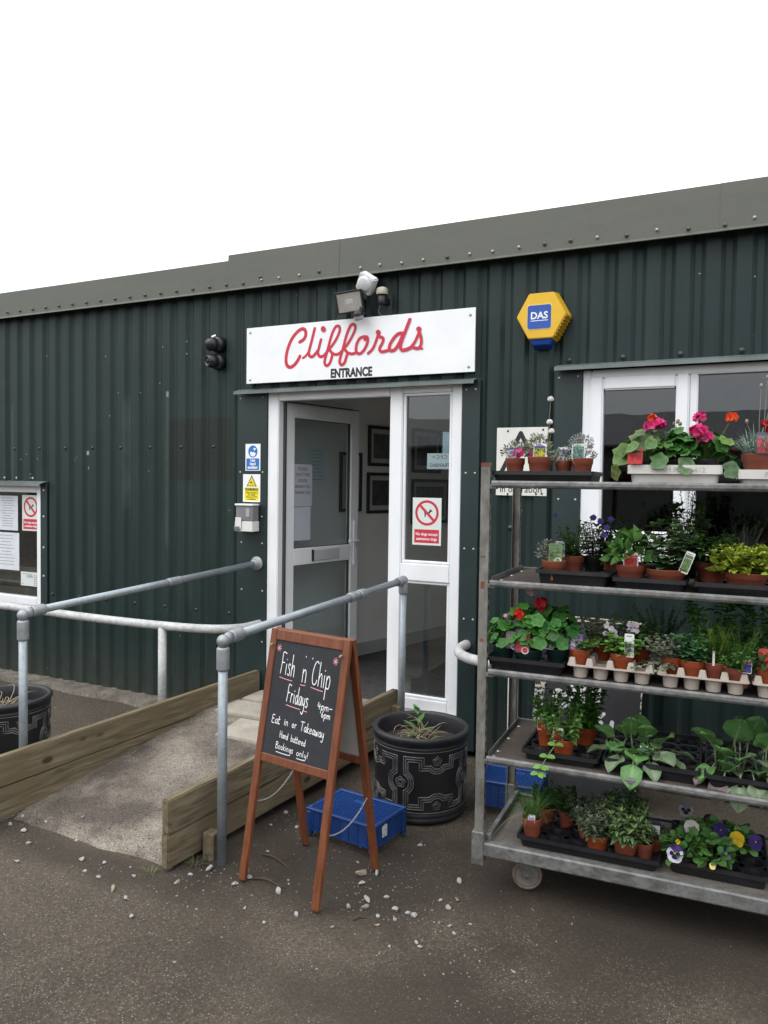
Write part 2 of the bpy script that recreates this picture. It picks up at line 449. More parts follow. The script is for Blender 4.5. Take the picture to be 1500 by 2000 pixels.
# ================================================================== BUILDING
def cladding_material():
    m = bpy.data.materials.new('green_cladding'); m.use_nodes = True
    n, l = m.node_tree.nodes, m.node_tree.links
    p = n['Principled BSDF']; p.inputs['Specular IOR Level'].default_value = .3
    t = n.new('ShaderNodeTexCoord'); sp = n.new('ShaderNodeSeparateXYZ'); l.new(t.outputs['Object'], sp.inputs[0])
    mp = n.new('ShaderNodeMapping'); mp.inputs['Scale'].default_value = (9, 9, .7); l.new(t.outputs['Object'], mp.inputs[0])
    nz = n.new('ShaderNodeTexNoise'); nz.inputs['Scale'].default_value = 1; nz.inputs['Detail'].default_value = 5; l.new(mp.outputs[0], nz.inputs[0])
    r = n.new('ShaderNodeValToRGB'); e = r.color_ramp.elements
    e[0].position = .32; e[0].color = (.0105, .0212, .0200, 1); e[1].position = .72; e[1].color = (.0185, .0340, .0320, 1)
    l.new(nz.outputs[0], r.inputs[0]); cur = r.outputs[0]
    def mth(op, a, b=None, clamp=False):
        x = n.new('ShaderNodeMath'); x.operation = op; x.use_clamp = clamp
        for i, q in enumerate((a, b)):
            if q is None: continue
            if isinstance(q, (int, float)): x.inputs[i].default_value = q
            else: l.new(q, x.inputs[i])
        return x.outputs[0]
    X, Z = sp.outputs[0], sp.outputs[2]
    def band(a, lo, hi, s):       # soft 0..1 window
        i1 = n.new('ShaderNodeMapRange'); i1.inputs[1].default_value = lo - s; i1.inputs[2].default_value = lo + s; l.new(a, i1.inputs[0])
        i2 = n.new('ShaderNodeMapRange'); i2.inputs[1].default_value = hi - s; i2.inputs[2].default_value = hi + s; i2.inputs[3].default_value = 1; i2.inputs[4].default_value = 0; l.new(a, i2.inputs[0])
        return mth('MULTIPLY', i1.outputs[0], i2.outputs[0])
    def mixc(fac, c):
        nonlocal cur
        x = n.new('ShaderNodeMix'); x.data_type = 'RGBA'; l.new(fac, x.inputs[0]); l.new(cur, x.inputs[6]); x.inputs[7].default_value = (*c, 1); cur = x.outputs[2]
    # repainted area of the left wall, slightly greener, and weather-faded streaks
    mixc(mth('MULTIPLY', mth('MULTIPLY', band(Z, .0, 2.34, .012), band(X, -9, -3.43, .01)), .30), (.0140, .0325, .0265))
    for x0, w, z0, z1, k in ((-5.82, .018, 1.64, 2.30, .55), (-4.51, .03, 1.5, 2.33, .4), (-4.09, .014, 1.2, 2.35, .5), (-4.85, .012, .2, 1.3, .3), (-3.87, .03, .75, 1.7, .2), (-5.0, .02, .05, .9, .3), (-3.45, .012, .1, .5, .35)):
        ns = n.new('ShaderNodeTexNoise'); ns.inputs['Scale'].default_value = 4 + abs(x0); l.new(t.outputs['Object'], ns.inputs[0])
        mixc(mth('MULTIPLY', mth('MULTIPLY', band(X, x0 - w, x0 + w, .012), band(Z, z0, z1, .05)), mth('MULTIPLY', ns.outputs[0], k * 1.6)), (.065, .092, .086))
    # dull patch painted over in another green
    mixc(mth('MULTIPLY', mth('MULTIPLY', band(X, -4.07, -3.475, .004), band(Z, 1.70, 2.16, .004)), .85), (.0145, .019, .0145))
    for x0, w, z0, z1, k, c in ((-4.935, .005, .75, 1.9, .6, (.055, .032, .02)), (-4.94, .016, 1.895, 1.925, .8, (.4, .4, .37)), (-4.93, .008, 1.78, 1.80, .8, (.4, .4, .37)), (-4.09, .012, 2.33, 2.37, .8, (.35, .34, .30)), (-5.25, .006, .3, .70, .35, (.06, .06, .05)), (-3.72, .006, .3, .70, .35, (.06, .06, .05)), (-4.05, .006, .2, .70, .3, (.06, .06, .05))):
        mixc(mth('MULTIPLY', mth('MULTIPLY', mth('MULTIPLY', band(X, x0 - w, x0 + w, .004), band(Z, z0, z1, .006)), k), mth('MULTIPLY', nz.outputs[0], 1.6)), c)
    # rain-splash dirt along the foot of the wall and little paint chips
    nd = n.new('ShaderNodeTexNoise'); nd.inputs['Scale'].default_value = 14; nd.inputs['Detail'].default_value = 6; l.new(t.outputs['Object'], nd.inputs[0])
    sp1 = n.new('ShaderNodeMapRange'); sp1.inputs[1].default_value = .0; sp1.inputs[2].default_value = .45; sp1.inputs[3].default_value = 1.1; sp1.inputs[4].default_value = 0; l.new(Z, sp1.inputs[0])
    mixc(mth('MULTIPLY', mth('MULTIPLY', sp1.outputs[0], nd.outputs[0]), .7, True), (.075, .068, .055))
    vo = n.new('ShaderNodeTexVoronoi'); vo.inputs['Scale'].default_value = 22; l.new(t.outputs['Object'], vo.inputs[0])
    sc_ = n.new('ShaderNodeSeparateColor'); l.new(vo.outputs['Color'], sc_.inputs[0])
    mixc(mth('MULTIPLY', mth('LESS_THAN', vo.outputs['Distance'], .10), mth('GREATER_THAN', sc_.outputs[0], .965)), (.35, .36, .34))
    l.new(cur, p.inputs['Base Color'])
    rr = n.new('ShaderNodeMapRange'); rr.inputs[3].default_value = .34; rr.inputs[4].default_value = .56; l.new(nz.outputs[0], rr.inputs[0]); l.new(rr.outputs[0], p.inputs['Roughness'])
    nb_ = n.new('ShaderNodeTexNoise'); nb_.inputs['Scale'].default_value = 3.0; l.new(t.outputs['Object'], nb_.inputs[0])
    b = n.new('ShaderNodeBump'); b.inputs['Strength'].default_value = .12; b.inputs['Distance'].default_value = .05; l.new(nb_.outputs[0], b.inputs['Height']); l.new(b.outputs[0], p.inputs['Normal'])
    return m
CLAD = cladding_material()
TRIM = mat('green_trim', (.0120, .0255, .0245), .45, var=.2, vs=3, stretch=(1, 1, .5))
FLASH = mat('olive_flashing', (.083, .086, .067), .5, var=.10, vs=1.2, stretch=(1, 1, 4), fine=.06, fs=40)
DRIP = mat('drip_flashing', (.10, .12, .115), .45, var=.25, vs=5)
UPVC = mat('white_upvc', (.80, .81, .82), .35, var=.05, vs=4, stretch=(1, 1, .4))
UPVCD = mat('grey_seal', (.05, .05, .05), .5)
WALLP = mat('interior_paint', (.72, .71, .68), .8, var=.05, vs=2)
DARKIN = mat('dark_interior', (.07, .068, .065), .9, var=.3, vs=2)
GLASS = glassmat('window_glass')
STEEL = mat('screw_steel', (.42, .42, .40), .5, metal=.3)
BLKP = mat('black_plastic', (.012, .012, .014), .45, var=.2, vs=30)

bld = thing('shop_building', 'dark green corrugated metal shop building with white door and windows', 'building')
PITCH_R, G0 = .1525, -5.861
def prof_y(x):
    g_ = (x - G0 + PITCH_R / 2) % PITCH_R - PITCH_R / 2
    a = abs(g_)
    if a < .016: return .020
    if a < .040: return .020 * (.040 - a) / .024
    return 0.
def cladding(x0, x1, z0, z1, lap=0):
    if lap: x0 -= .022
    xs = {x0, x1}
    k = math.floor((x0 - G0) / PITCH_R) - 1
    while G0 + k * PITCH_R < x1 + .1:
        for d in (-.040, -.016, .016, .040):
            x = G0 + k * PITCH_R + d
            if x0 < x < x1: xs.add(x)
        k += 1
    xs = sorted(xs); mb = MB()
    vs = [(x, prof_y(x) - .0022 * lap, z) for z in (z0, z1) for x in xs]; n = len(xs)
    mb.add(vs, [(i, i + 1, n + i + 1, n + i) for i in range(n - 1)])
    me = mb.mesh('cladding_sheet')
    return put('cladding_sheet', me, CLAD, bld)
ZT = 3.10
for x0, x1, z0, z1 in ((-9.2, -8.1, .03, ZT), (-8.1, -7.0, .03, ZT), (-7.0, -6.2, .03, .616), (-6.2, -5.385, .03, .616), (-7.0, -6.2, 1.665, ZT), (-6.2, -5.385, 1.665, ZT),
                       (-5.385, -4.40, .03, ZT), (-4.40, -3.425, .03, ZT), (-3.425, -2.55, 2.345, ZT), (-2.55, -1.60, 2.345, ZT), (-1.60, -1.13, .03, ZT),
                       (-1.13, .05, 2.395, ZT), (.05, 1.35, 2.395, ZT), (-1.13, .05, .03, 1.30), (.05, 1.35, .03, 1.30), (1.35, 2.2, .03, ZT), (2.2, 3.2, .03, ZT)):
    cladding(x0, x1, z0, z1, int(x0 in (-8.1, -4.40, -6.2, -2.55, .05, 2.2)))
# flat jamb flashings
def bpart(name, m, *boxes, bevel=0, parent=None):
    mb = MB()
    for b in boxes: mb.box(*b)
    return put(name, mb.mesh(name, bevel), m, parent or bld, world=True)
bpart('jamb_flashing', TRIM, (-3.43, -3.170, -.010, .03, .03, 2.345), bevel=.003)
bpart('jamb_flashing', TRIM, (-1.712, -1.595, -.010, .03, .03, 2.345), bevel=.003)
bpart('jamb_flashing', TRIM, (-1.135, -.974, -.010, .03, 1.27, 2.395), bevel=.003)
bpart('jamb_flashing', TRIM, (-5.461, -5.383, -.010, .03, .58, 1.665), bevel=.003)
# drip flashings: thin sloping lips
def drip(x0, x1, z):
    mb = MB(); pr = [(.03, z + .030), (-.012, z + .026), (-.075, z + .006), (-.078, z - .014), (-.075, z - .014), (-.072, z + .002), (-.012, z + .020), (.03, z + .022)]
    mb.prism(pr, x0, x1, lambda a, b, h: V((h, a, b)))
    return put('drip_flashing', mb, DRIP, bld)
bpart('plinth', CONC, (-3.17, -1.712, .01, .07, -.03, .207))
drip(-3.415, -1.615, 2.328); drip(-1.125, 1.40, 2.378); drip(-7.05, -5.39, 1.648)
# roof-edge flashing in lapped lengths
def flash(x0, x1, zt, out=0.):
    mb = MB(); zb = 3.058; y = -.06 - out
    pr = [(y - .02, zb - .012), (y, zb + .006), (y + .012, zt), (.30, zt + .05), (.30, zt + .045), (y + .016, zt - .005), (y + .005, zb + .006), (y - .017, zb - .015)]
    mb.prism(pr, x0, x1, lambda a, b, h: V((h, a, b)))
    return put('roof_flashing', mb, FLASH, bld)
flash(-9.2, -5.62, 3.268); flash(-5.625, -3.48, 3.267, .002); flash(-3.485, -2.573, 3.305, .005); flash(-2.577, -.262, 3.305, .003); flash(-.265, 3.2, 3.305, .006)
# screws, too small to pick apart: one part per row
def screws(name, m, pts, r=.009, y=-.012, h=.008):
    mb = MB()
    for x, z in pts:
        M4 = Matrix.Translation(V((x, y, z))) @ Matrix.Rotation(rad(90), 4, 'X')
        mb.lathe([(r * 1.5, 0), (r * 1.5, h * .35), (r, h * .5), (r * .8, h), (0, h * 1.15)], 8, M4)
    return stuff(put(name, mb, m, bld))
CAPS = mat('dark_cap', (.02, .024, .024), .4)
crest = lambda k: G0 + (k + .5) * PITCH_R
screws('cladding_screws', CAPS, [(crest(k), 1.95) for k in range(-6, 16, 2)] , .009, -.001)
screws('cladding_screws', CAPS, [(crest(k), .735) for k in range(3, 16, 2)], .009, -.001)
screws('cladding_screws', CAPS, [(crest(k), 2.43) for k in range(31, 48, 2)], .012, -.001)
screws('cladding_screws', CAPS, [(-1.10, 1.975), (-1.39, 1.44)], .012, -.001)
screws('flashing_screws', mat('olive_screw', (.07, .07, .065), .4), [(-9 + .153 * k, 3.094) for k in range(37)] + [(-3.345, 3.089), (-3.2, 3.12), (-2.724, 3.105), (-1.806, 3.095), (-.42, 3.085), (-.24, 3.08), (-1.2, 3.10), (-1.05, 3.10), (-.74, 3.09)], .008, -.066)
screws('flashing_screws', STEEL, [(-3.19, 3.098), (-3.045, 3.098), (-2.88, 3.098), (-2.41, 3.096), (-2.27, 3.1), (-2.115, 3.094), (-1.967, 3.097), (-1.66, 3.097), (-1.515, 3.095), (-1.352, 3.1), (-.9, 3.1), (-.58, 3.1), (-.1, 3.1), (.2, 3.1)], .0062, -.066)
RIV = mat('rivet', (.42, .43, .42), .5)
screws('rivets', RIV, [(-3.40, 2.29), (-3.21, 2.295), (-3.40, 1.765), (-3.205, 1.765), (-3.21, 1.45), (-3.385, 1.26), (-3.205, 1.26), (-3.38, .92), (-3.2, .92), (-3.39, .56), (-3.2, .555),
                       (-1.685, 2.285), (-1.625, 2.285), (-1.68, 1.77), (-1.62, 1.77), (-1.68, 1.30), (-1.62, 1.30), (-1.675, .86), (-1.615, .86), (-1.11, 2.33), (-1.0, 2.335), (-1.10, 1.92), (-1.10, 1.62), (-1.0, 1.62), (-1.09, 1.35), (-1.0, 1.35)], .0045, -.010, .004)
screws('rivets', RIV, [(-5.42, 1.60), (-5.42, 1.38), (-5.42, 1.12), (-5.42, .88), (-5.9, 1.70), (-5.75, 1.70), (-5.55, 1.70)], .007, -.010, .006)

# ---- rooms behind; plain shell added to keep the interior dark
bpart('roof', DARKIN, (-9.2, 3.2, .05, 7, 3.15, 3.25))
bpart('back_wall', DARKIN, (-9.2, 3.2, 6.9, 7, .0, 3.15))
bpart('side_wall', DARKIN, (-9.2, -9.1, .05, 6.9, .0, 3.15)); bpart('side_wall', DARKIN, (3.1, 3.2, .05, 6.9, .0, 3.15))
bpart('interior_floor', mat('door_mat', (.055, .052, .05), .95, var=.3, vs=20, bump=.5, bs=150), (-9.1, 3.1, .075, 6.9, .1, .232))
bpart('ceiling', WALLP, (-3.9, -1.42, .08, 3.2, 2.60, 2.64))
def slantwall(p, q, z0, z1, t, m, name):
    mb = MB(); p, q = V((*p, 0)), V((*q, 0)); d = (q - p).normalized(); nrm = V((-d.y, d.x, 0))
    mb.prism([(p.x, p.y), (q.x, q.y), (q.x + nrm.x * t, q.y + nrm.y * t), (p.x + nrm.x * t, p.y + nrm.y * t)], z0, z1, lambda a, b, h: V((a, b, h)))
    return put(name, mb, m, bld)
WA, WD = V((-3.36, .2, 0)), V((math.sin(rad(15.5)), math.cos(rad(15.5)), 0))
we = WA + WD * 2.9
slantwall((WA.x - .03, WA.y - .115), (we.x, we.y), .232, 2.60, .1, WALLP, 'partition_wall')
sk = MB(); nrm = V((WD.y, -WD.x, 0))
p0 = WA + nrm * .008; p1 = we + nrm * .008
sk.bar((p0.x, p0.y, .285), (p1.x, p1.y, .285), .016, .105); put('skirting_board', sk, mat('skirting', (.42, .42, .41), .5), bld)
bpart('partition_wall', WALLP, (-1.56, -1.46, .076, 3.1, .232, 2.60))
bpart('partition_wall', WALLP, (-2.6, -1.56, 2.95, 3.05, .232, 2.60))
bpart('counter', mat('worktop', (.16, .13, .10), .5, var=.3, vs=5), (-8.2, -5.3, .5, 1.1, .80, .86), (-8.2, -5.3, .55, 1.05, .232, .80))

# ---- entrance: frame, side light, open door
def frame_part(name, boxes, parent=None, bevel=.006):
    mb = MB()
    for b in boxes: mb.box(*b)
    return put(name, mb.mesh(name, bevel, 2), UPVC, parent or bld, world=True)
Y0, Y1 = .0, .07
df = frame_part('door_frame', [(-3.172, -3.080, Y0, Y1, .235, 2.325), (-3.080, -2.214, Y0, Y1, 2.268, 2.325), (-2.214, -2.124, Y0, Y1, .235, 2.325),
                               (-2.124, -1.782, Y0, Y1, 2.281, 2.325), (-1.782, -1.712, Y0, Y1, .235, 2.325), (-2.124, -1.782, Y0, Y1, 1.072, 1.186), (-2.124, -1.782, Y0, Y1, .235, .312)])
for z0, z1 in ((1.186, 2.281), (.312, 1.072)):
    put('pane', (lambda mb: (mb.box(-2.122, -1.784, .034, .040, z0 + .002, z1 - .002), mb)[1])(MB()), GLASS, df, world=True)
    # glazing beads
    mb = MB(); b = .018
    for q in ((-2.122, -1.784, .012, .033, z1 - b, z1 - .002), (-2.122, -1.784, .012, .033, z0 + .002, z0 + b), (-2.122, -2.122 + b, .012, .033, z0 + b, z1 - b), (-1.784 - b, -1.784, .012, .033, z0 + b, z1 - b)): mb.box(*q)
    put('glazing_bead', mb.mesh('glazing_bead', .004), UPVC, df, world=True)
mb = MB(); mb.box(-3.16, -1.72, -.045, .075, .208, .234); put('threshold', mb.mesh('threshold', .005), mat('threshold_alu', (.45, .45, .44), .4, metal=.5), df, world=True)
# the leaf, swung inwards
DM = Matrix.Translation(V((-3.078, .085, 0))) @ Matrix.Rotation(math.atan2(.84, .155), 4, 'Z')
LW = .84
def leafbox(mb, x0, x1, y0, y1, z0, z1): mb.box(x0, x1, y0, y1, z0, z1, DM)
mb = MB(); zb, zt_ = .25, 2.262
for q in ((0, .10, zb, zt_), (LW - .10, LW, zb, zt_), (.10, LW - .10, zt_ - .10, zt_), (.10, LW - .10, zb, zb + .12), (.10, LW - .10, 1.09, 1.215)):
    leafbox(mb, q[0], q[1], -.0, .055, q[2], q[3])
door = put('door', mb.mesh('door', .006, 2), UPVC, bld, world=True)
for z0, z1 in ((1.215, zt_ - .10), (zb + .12, 1.09)):
    mb = MB(); leafbox(mb, .102, LW - .102, .024, .030, z0 + .002, z1 - .002); put('pane', mb, GLASS, door, world=True)
    mb = MB()
    for q in ((.10, LW - .10, z1 - .006, z1 - .001), (.10, .106, z0, z1), (LW - .118, LW - .1, z0, z1), (.10, LW - .10, z0, z0 + .004)): leafbox(mb, q[0], q[1], .012, .023, q[2], q[3])
    put('gasket', mb, UPVCD, door, world=True)
mb = MB(); leafbox(mb, .30, .60, -.012, -.001, 1.115, 1.195); put('letter_plate', mb.mesh('letter_plate', .004), mat('satin_grey', (.5, .5, .5), .35, var=.05), door, world=True)
mb = MB(); leafbox(mb, .288, .302, -.013, -.001, 1.112, 1.198); put('letter_plate_edge', mb, BLKP, door, world=True)
mb = MB(); leafbox(mb, LW - .065, LW - .035, -.012, -.001, 1.05, 1.40)
pts = [DM @ V(p) for p in ((LW - .05, -.012, 1.24), (LW - .05, -.05, 1.24), (LW - .06, -.06, 1.24), (LW - .16, -.06, 1.245), (LW - .18, -.05, 1.245))]
mb.tube(pts, .011, 8)
put('door_handle', mb, UPVC, door, world=True)
mb = MB(); leafbox(mb, .02, LW - .02, -.01, .0, zt_ + .004, zt_ + .012); put('draught_strip', mb, UPVCD, door, world=True)
mb = MB(); mb.box(-3.079, -3.060, .058, .075, .24, 2.265); put('hinge_strip', mb, UPVCD, df, world=True)

# ---- window to the right
wr = frame_part('window', [(-.976, -.925, Y0, Y1, 1.305, 2.366), (-.925, 1.28, Y0, Y1, 2.318, 2.366), (-.925, 1.28, Y0, Y1, 1.305, 1.365), (-.398, -.352, Y0, Y1, 1.365, 2.318), (1.23, 1.28, Y0, Y1, 1.365, 2.318), (.42, .47, Y0, Y1, 1.365, 2.318)])
sa = frame_part('window_sash', [(-.932, -.855, -.016, .05, 1.372, 2.322), (-.464, -.395, -.016, .05, 1.372, 2.322), (-.855, -.464, -.016, .05, 2.248, 2.322), (-.855, -.464, -.016, .05, 1.372, 1.45)], wr, .009)
for x0, x1, z0, z1, y in ((-.853, -.466, 1.452, 2.246, .02), (-.350, .418, 1.367, 2.316, .04), (.472, 1.228, 1.367, 2.316, .04)):
    mb = MB(); mb.box(x0, x1, y, y + .006, z0, z1); put('pane', mb, GLASS, wr, world=True)
mb = MB(); mb.box(-.98, 1.29, -.045, .03, 1.278, 1.303); put('window_sill', mb.mesh('window_sill', .005), UPVC, wr, world=True)
# ---- window to the left
wl = frame_part('window', [(-6.95, -6.89, -.004, Y1, .616, 1.641), (-5.513, -5.459, -.004, Y1, .616, 1.641), (-6.89, -5.513, -.004, Y1, 1.579, 1.641), (-6.89, -5.513, -.004, Y1, .616, .686)])
mb = MB(); mb.box(-6.888, -5.515, .035, .041, .688, 1.577); put('pane', mb, GLASS, wl, world=True)

# ---- long shed on the far side of the yard, seen as a reflection in the panes
barn = thing('shed', 'long dark shed across the yard, seen only as a reflection in the panes', 'shed', (0, -26, 0))
mb = MB(); mb.box(-38, 24, -5, 0, -.02, 3.4); put('wall', mb, mat('shed_wall', (.035, .037, .035), .7, var=.3, vs=.6), barn)
mb = MB(); mb.prism([(.5, 3.3), (-2.5, 4.7), (-5.5, 3.3), (-5.5, 3.2), (-2.5, 4.55), (.5, 3.2)], -38.4, 24.4, lambda a, b, h: V((h, a, b))); put('roof', mb, mat('shed_roof', (.09, .09, .095), .6, var=.2, vs=.4), barn)
for k in range(6):
    mb = MB(); mb.box(-30 + k * 8, -26 + k * 8, .02, .08, 0, 2.8); put('door', mb, mat('shed_door', (.07, .07, .066), .6), barn)
# ================================================================== TIMBER RAMP EDGING
def timber_material():
    m = bpy.data.materials.new('weathered_timber'); m.use_nodes = True
    n, l = m.node_tree.nodes, m.node_tree.links
    p = n['Principled BSDF']; p.inputs['Roughness'].default_value = .85; p.inputs['Specular IOR Level'].default_value = .25
    t = n.new('ShaderNodeTexCoord'); mp = n.new('ShaderNodeMapping'); mp.inputs['Scale'].default_value = (14, .9, 16); l.new(t.outputs['Object'], mp.inputs[0])
    nz = n.new('ShaderNodeTexNoise'); nz.inputs['Scale'].default_value = 2.5; nz.inputs['Detail'].default_value = 7; nz.inputs['Distortion'].default_value = .8; l.new(mp.outputs[0], nz.inputs[0])
    r = n.new('ShaderNodeValToRGB'); e = r.color_ramp.elements; e[0].position = .3; e[0].color = (.080, .060, .036, 1); e[1].position = .7; e[1].color = (.225, .182, .118, 1); l.new(nz.outputs[0], r.inputs[0])
    n2 = n.new('ShaderNodeTexNoise'); n2.inputs['Scale'].default_value = 3.5; n2.inputs['Detail'].default_value = 4; l.new(t.outputs['Object'], n2.inputs[0])
    r2 = n.new('ShaderNodeValToRGB'); e = r2.color_ramp.elements; e[0].position = .42; e[0].color = (0, 0, 0, 1); e[1].position = .68; e[1].color = (1, 1, 1, 1); l.new(n2.outputs[0], r2.inputs[0])
    mx_ = n.new('ShaderNodeMix'); mx_.data_type = 'RGBA'; l.new(r2.outputs[0], mx_.inputs[0]); l.new(r.outputs[0], mx_.inputs[6]); mx_.inputs[7].default_value = (.14, .108, .062, 1)
    # knots
    mk = n.new('ShaderNodeMapping'); mk.inputs['Scale'].default_value = (3.5, 3.5, 7); l.new(t.outputs['Object'], mk.inputs[0])
    vo = n.new('ShaderNodeTexVoronoi'); vo.inputs['Scale'].default_value = 1.0; l.new(mk.outputs[0], vo.inputs[0])
    kr = n.new('ShaderNodeValToRGB'); e = kr.color_ramp.elements; e[0].position = .08; e[0].color = (1, 1, 1, 1); e[1].position = .15; e[1].color = (0, 0, 0, 1); l.new(vo.outputs['Distance'], kr.inputs[0])
    m3 = n.new('ShaderNodeMix'); m3.data_type = 'RGBA'; l.new(kr.outputs[0], m3.inputs[0]); l.new(mx_.outputs[2], m3.inputs[6]); m3.inputs[7].default_value = (.05, .034, .02, 1)
    l.new(m3.outputs[2], p.inputs['Base Color'])
    b = n.new('ShaderNodeBump'); b.inputs['Strength'].default_value = .45; b.inputs['Distance'].default_value = .006; l.new(nz.outputs[0], b.inputs['Height']); l.new(b.outputs[0], p.inputs['Normal'])
    return m
TIMB = timber_material()
def edging(name, label, a, b, t, za, zb, nrows=2):
    """a,b: ends of the inner face (x,y); t: thickness outwards; za,zb: top heights at the ends"""
    r = thing(name, label, 'timber edging', (a[0], a[1], 0))
    d = V((b[0] - a[0], b[1] - a[1], 0)); l = d.length; d.normalize(); nrm = V((d.y, -d.x, 0)) * (1 if t > 0 else -1); t = abs(t)
    for k in range(nrows):
        mb = MB(); segs = 14
        h = .152
        vs = []
        for i in range(segs + 1):
            u = i / segs; p = V((a[0], a[1], 0)) + d * l * u
            zt = za + (zb - za) * u - k * (h + .004) + .003 * noise.noise(V((u * 6, k, t * 50)))
            w = .004 * noise.noise(V((u * 3, k * 5, 1))) - k * .004
            tt = t - k * .003
            for q, z in ((0, zt - h), (0, zt), (1, zt), (1, zt - h)):
                vs.append(p + nrm * (w + tt * q) + V((0, 0, z)))
        fs = [(4 * i + j, 4 * i + (j + 1) % 4, 4 * i + 4 + (j + 1) % 4, 4 * i + 4 + j) for i in range(segs) for j in range(4)]
        fs += [(3, 2, 1, 0), tuple(4 * segs + j for j in range(4))]
        mb.add(vs, fs)
        put('board', mb.mesh('board', .005, 2), TIMB, r, world=True)
    return r
eL = edging('timber_edging', 'weathered timber board edging on the window side of the ramp', (-3.362, -2.15), (-3.207, -.018), -.045, .318, .352)
eR = edging('timber_edging', 'weathered timber board edging between ramp and chalkboard sign', (-2.325, -1.985), (-2.118, -.10), .045, .312, .385)
for x, y, h in ((-2.215, -1.78, .11), (-2.055, -.16, .30)):
    mb = MB(); mb.box(x - .03, x + .03, y - .03, y + .03, -.03, h); put('peg', mb.mesh('peg', .005), TIMB, eR, world=True)

# ================================================================== RAILS
GALV = mat('galvanised', (.24, .27, .29), .45, metal=.45, col2=(.31, .345, .365), vs=6, bump=.12, bs=40, fine=.10, fs=60)
GALVF = mat('galvanised_fitting', (.30, .315, .325), .5, metal=.5, var=.15, vs=20, bump=.3, bs=150)
WHP = mat('chipped_grey_paint', (.46, .46, .45), .5, var=.12, vs=6, bump=.3, bs=60, fine=.18, fs=28)
def collar(mb, a, b, r, lip=.004):
    a, b = V(a), V(b); d = (b - a)
    mb.tube([a, a + d * .06, a + d * .1, a + d * .9, a + d * .94, b], [r - lip, r, r + .0005, r + .0005, r, r - lip], 16)
def handrail(label, post, rail_a, rail_b, back_post=None, flange=False, sleeve=.5, swivel=False):
    r = thing('handrail', label, 'handrail', (post[0], post[1], 0))
    P = V((post[0], post[1], 0))
    mb = MB(); mb.tube([P + V((0, 0, -.05)), P + V((0, 0, .95))], .0215, 16); put('post', mb, GALV, r, world=True)
    d = (V(rail_b) - V(rail_a)).normalized()
    mb = MB(); collar(mb, P + V((0, 0, .86)), P + V((0, 0, .965)), .0285)
    mb.ball(P + V((0, 0, .992)), .029, 14, 10); mb.ball(P + V((0, 0, .992)) + d * .034 + V((0, 0, .006)), .027, 14, 10, (.8, 1, 1))
    A = P + V((0, 0, 1.0)) + d * .05
    collar(mb, A, A + d * .075, .0285); put('swivel_fitting', mb, GALVF, r, world=True)
    mb = MB(); mb.tube([A + d * .06, V(rail_b)], .021, 16); put('rail', mb, GALV, r, world=True)
    S = A.lerp(V(rail_b), sleeve)
    mb = MB()
    if swivel:
        collar(mb, S - d * .08, S - d * .02, .028); collar(mb, S + d * .02, S + d * .08, .028); mb.ball(S, .024, 12, 8)
    else: collar(mb, S - d * .055, S + d * .055, .0245, .002)
    put('sleeve', mb, GALVF, r, world=True)
    if flange:
        mb = MB(); M4 = Matrix.Translation(V((rail_b[0], -.011, rail_b[2]))) @ Matrix.Rotation(rad(90), 4, 'X')
        mb.lathe([(0, 0), (.05, 0), (.05, .008), (.046, .012), (.032, .014), (.030, .045), (.026, .048), (0, .048)], 24, M4); put('flange', mb, GALVF, r, world=True)
    if back_post:
        Q = V(rail_b); mb = MB(); mb.tube([V((Q.x, Q.y, -.05)), V((Q.x, Q.y, Q.z - .02))], .0215, 16); put('post', mb, GALV, r, world=True)
        mb = MB(); mb.ball(Q, .030, 14, 10); collar(mb, Q - V((0, 0, .085)), Q - V((0, 0, .01)), .0285); collar(mb, Q - d * .075, Q - d * .012, .0285); put('elbow_fitting', mb, GALVF, r, world=True)
    return r
handrail('galvanised tube handrail fixed to the wall left of the door', (-3.432, -1.80), (-3.432, -1.80, 1.0), (-3.245, -.02, 1.116), flange=True, sleeve=.56)
handrail('galvanised tube handrail with two posts between ramp and chalkboard sign', (-2.138, -1.806), (-2.138, -1.806, 1.0), (-2.030, -.15, 1.092), back_post=True, sleeve=.66, swivel=True)
def wall_rail(label, path, posts, r_=.030):
    r = thing('wall_guard_rail', label, 'guard rail', (path[-1][0], path[-1][1], 0))
    pts = []
    P = [V(p) for p in path]
    q = [P[0]] + P + [P[-1]]
    for i in range(1, len(q) - 2):
        for k in range(8):
            t = k / 8
            pts.append(.5 * ((2 * q[i]) + (-q[i - 1] + q[i + 1]) * t + (2 * q[i - 1] - 5 * q[i] + 4 * q[i + 1] - q[i + 2]) * t * t + (-q[i - 1] + 3 * q[i] - 3 * q[i + 1] + q[i + 2]) * t ** 3))
    pts.append(P[-1])
    mb = MB(); mb.tube(pts, r_, 16); put('rail', mb, WHP, r, world=True)
    for x, y, z in posts:
        mb = MB(); mb.tube([(x, y, -.05), (x, y, z - .01)], .029, 16); put('post', mb, WHP, r, world=True)
    return r
wall_rail('bent grey-painted pipe guard rail below the left window', [(-3.225, .02, .683), (-3.225, -.10, .683), (-3.24, -.22, .685), (-3.33, -.33, .688), (-3.48, -.40, .69), (-3.73, -.435, .69), (-4.02, -.455, .69), (-4.53, -.46, .69), (-5.1, -.43, .69), (-5.6, -.42, .69), (-7.5, -.42, .69)],
          [(-3.735, -.436, .69), (-5.7, -.42, .69)])
wall_rail('bent grey-painted pipe guard rail running behind the plant trolley', [(-1.655, .02, .70), (-1.655, -.08, .70), (-1.645, -.17, .695), (-1.60, -.25, .69), (-1.50, -.335, .69), (-1.35, -.38, .69), (-1.1, -.40, .69), (0, -.42, .69), (1.5, -.42, .69)],
          [(-1.235, -.395, .69)])

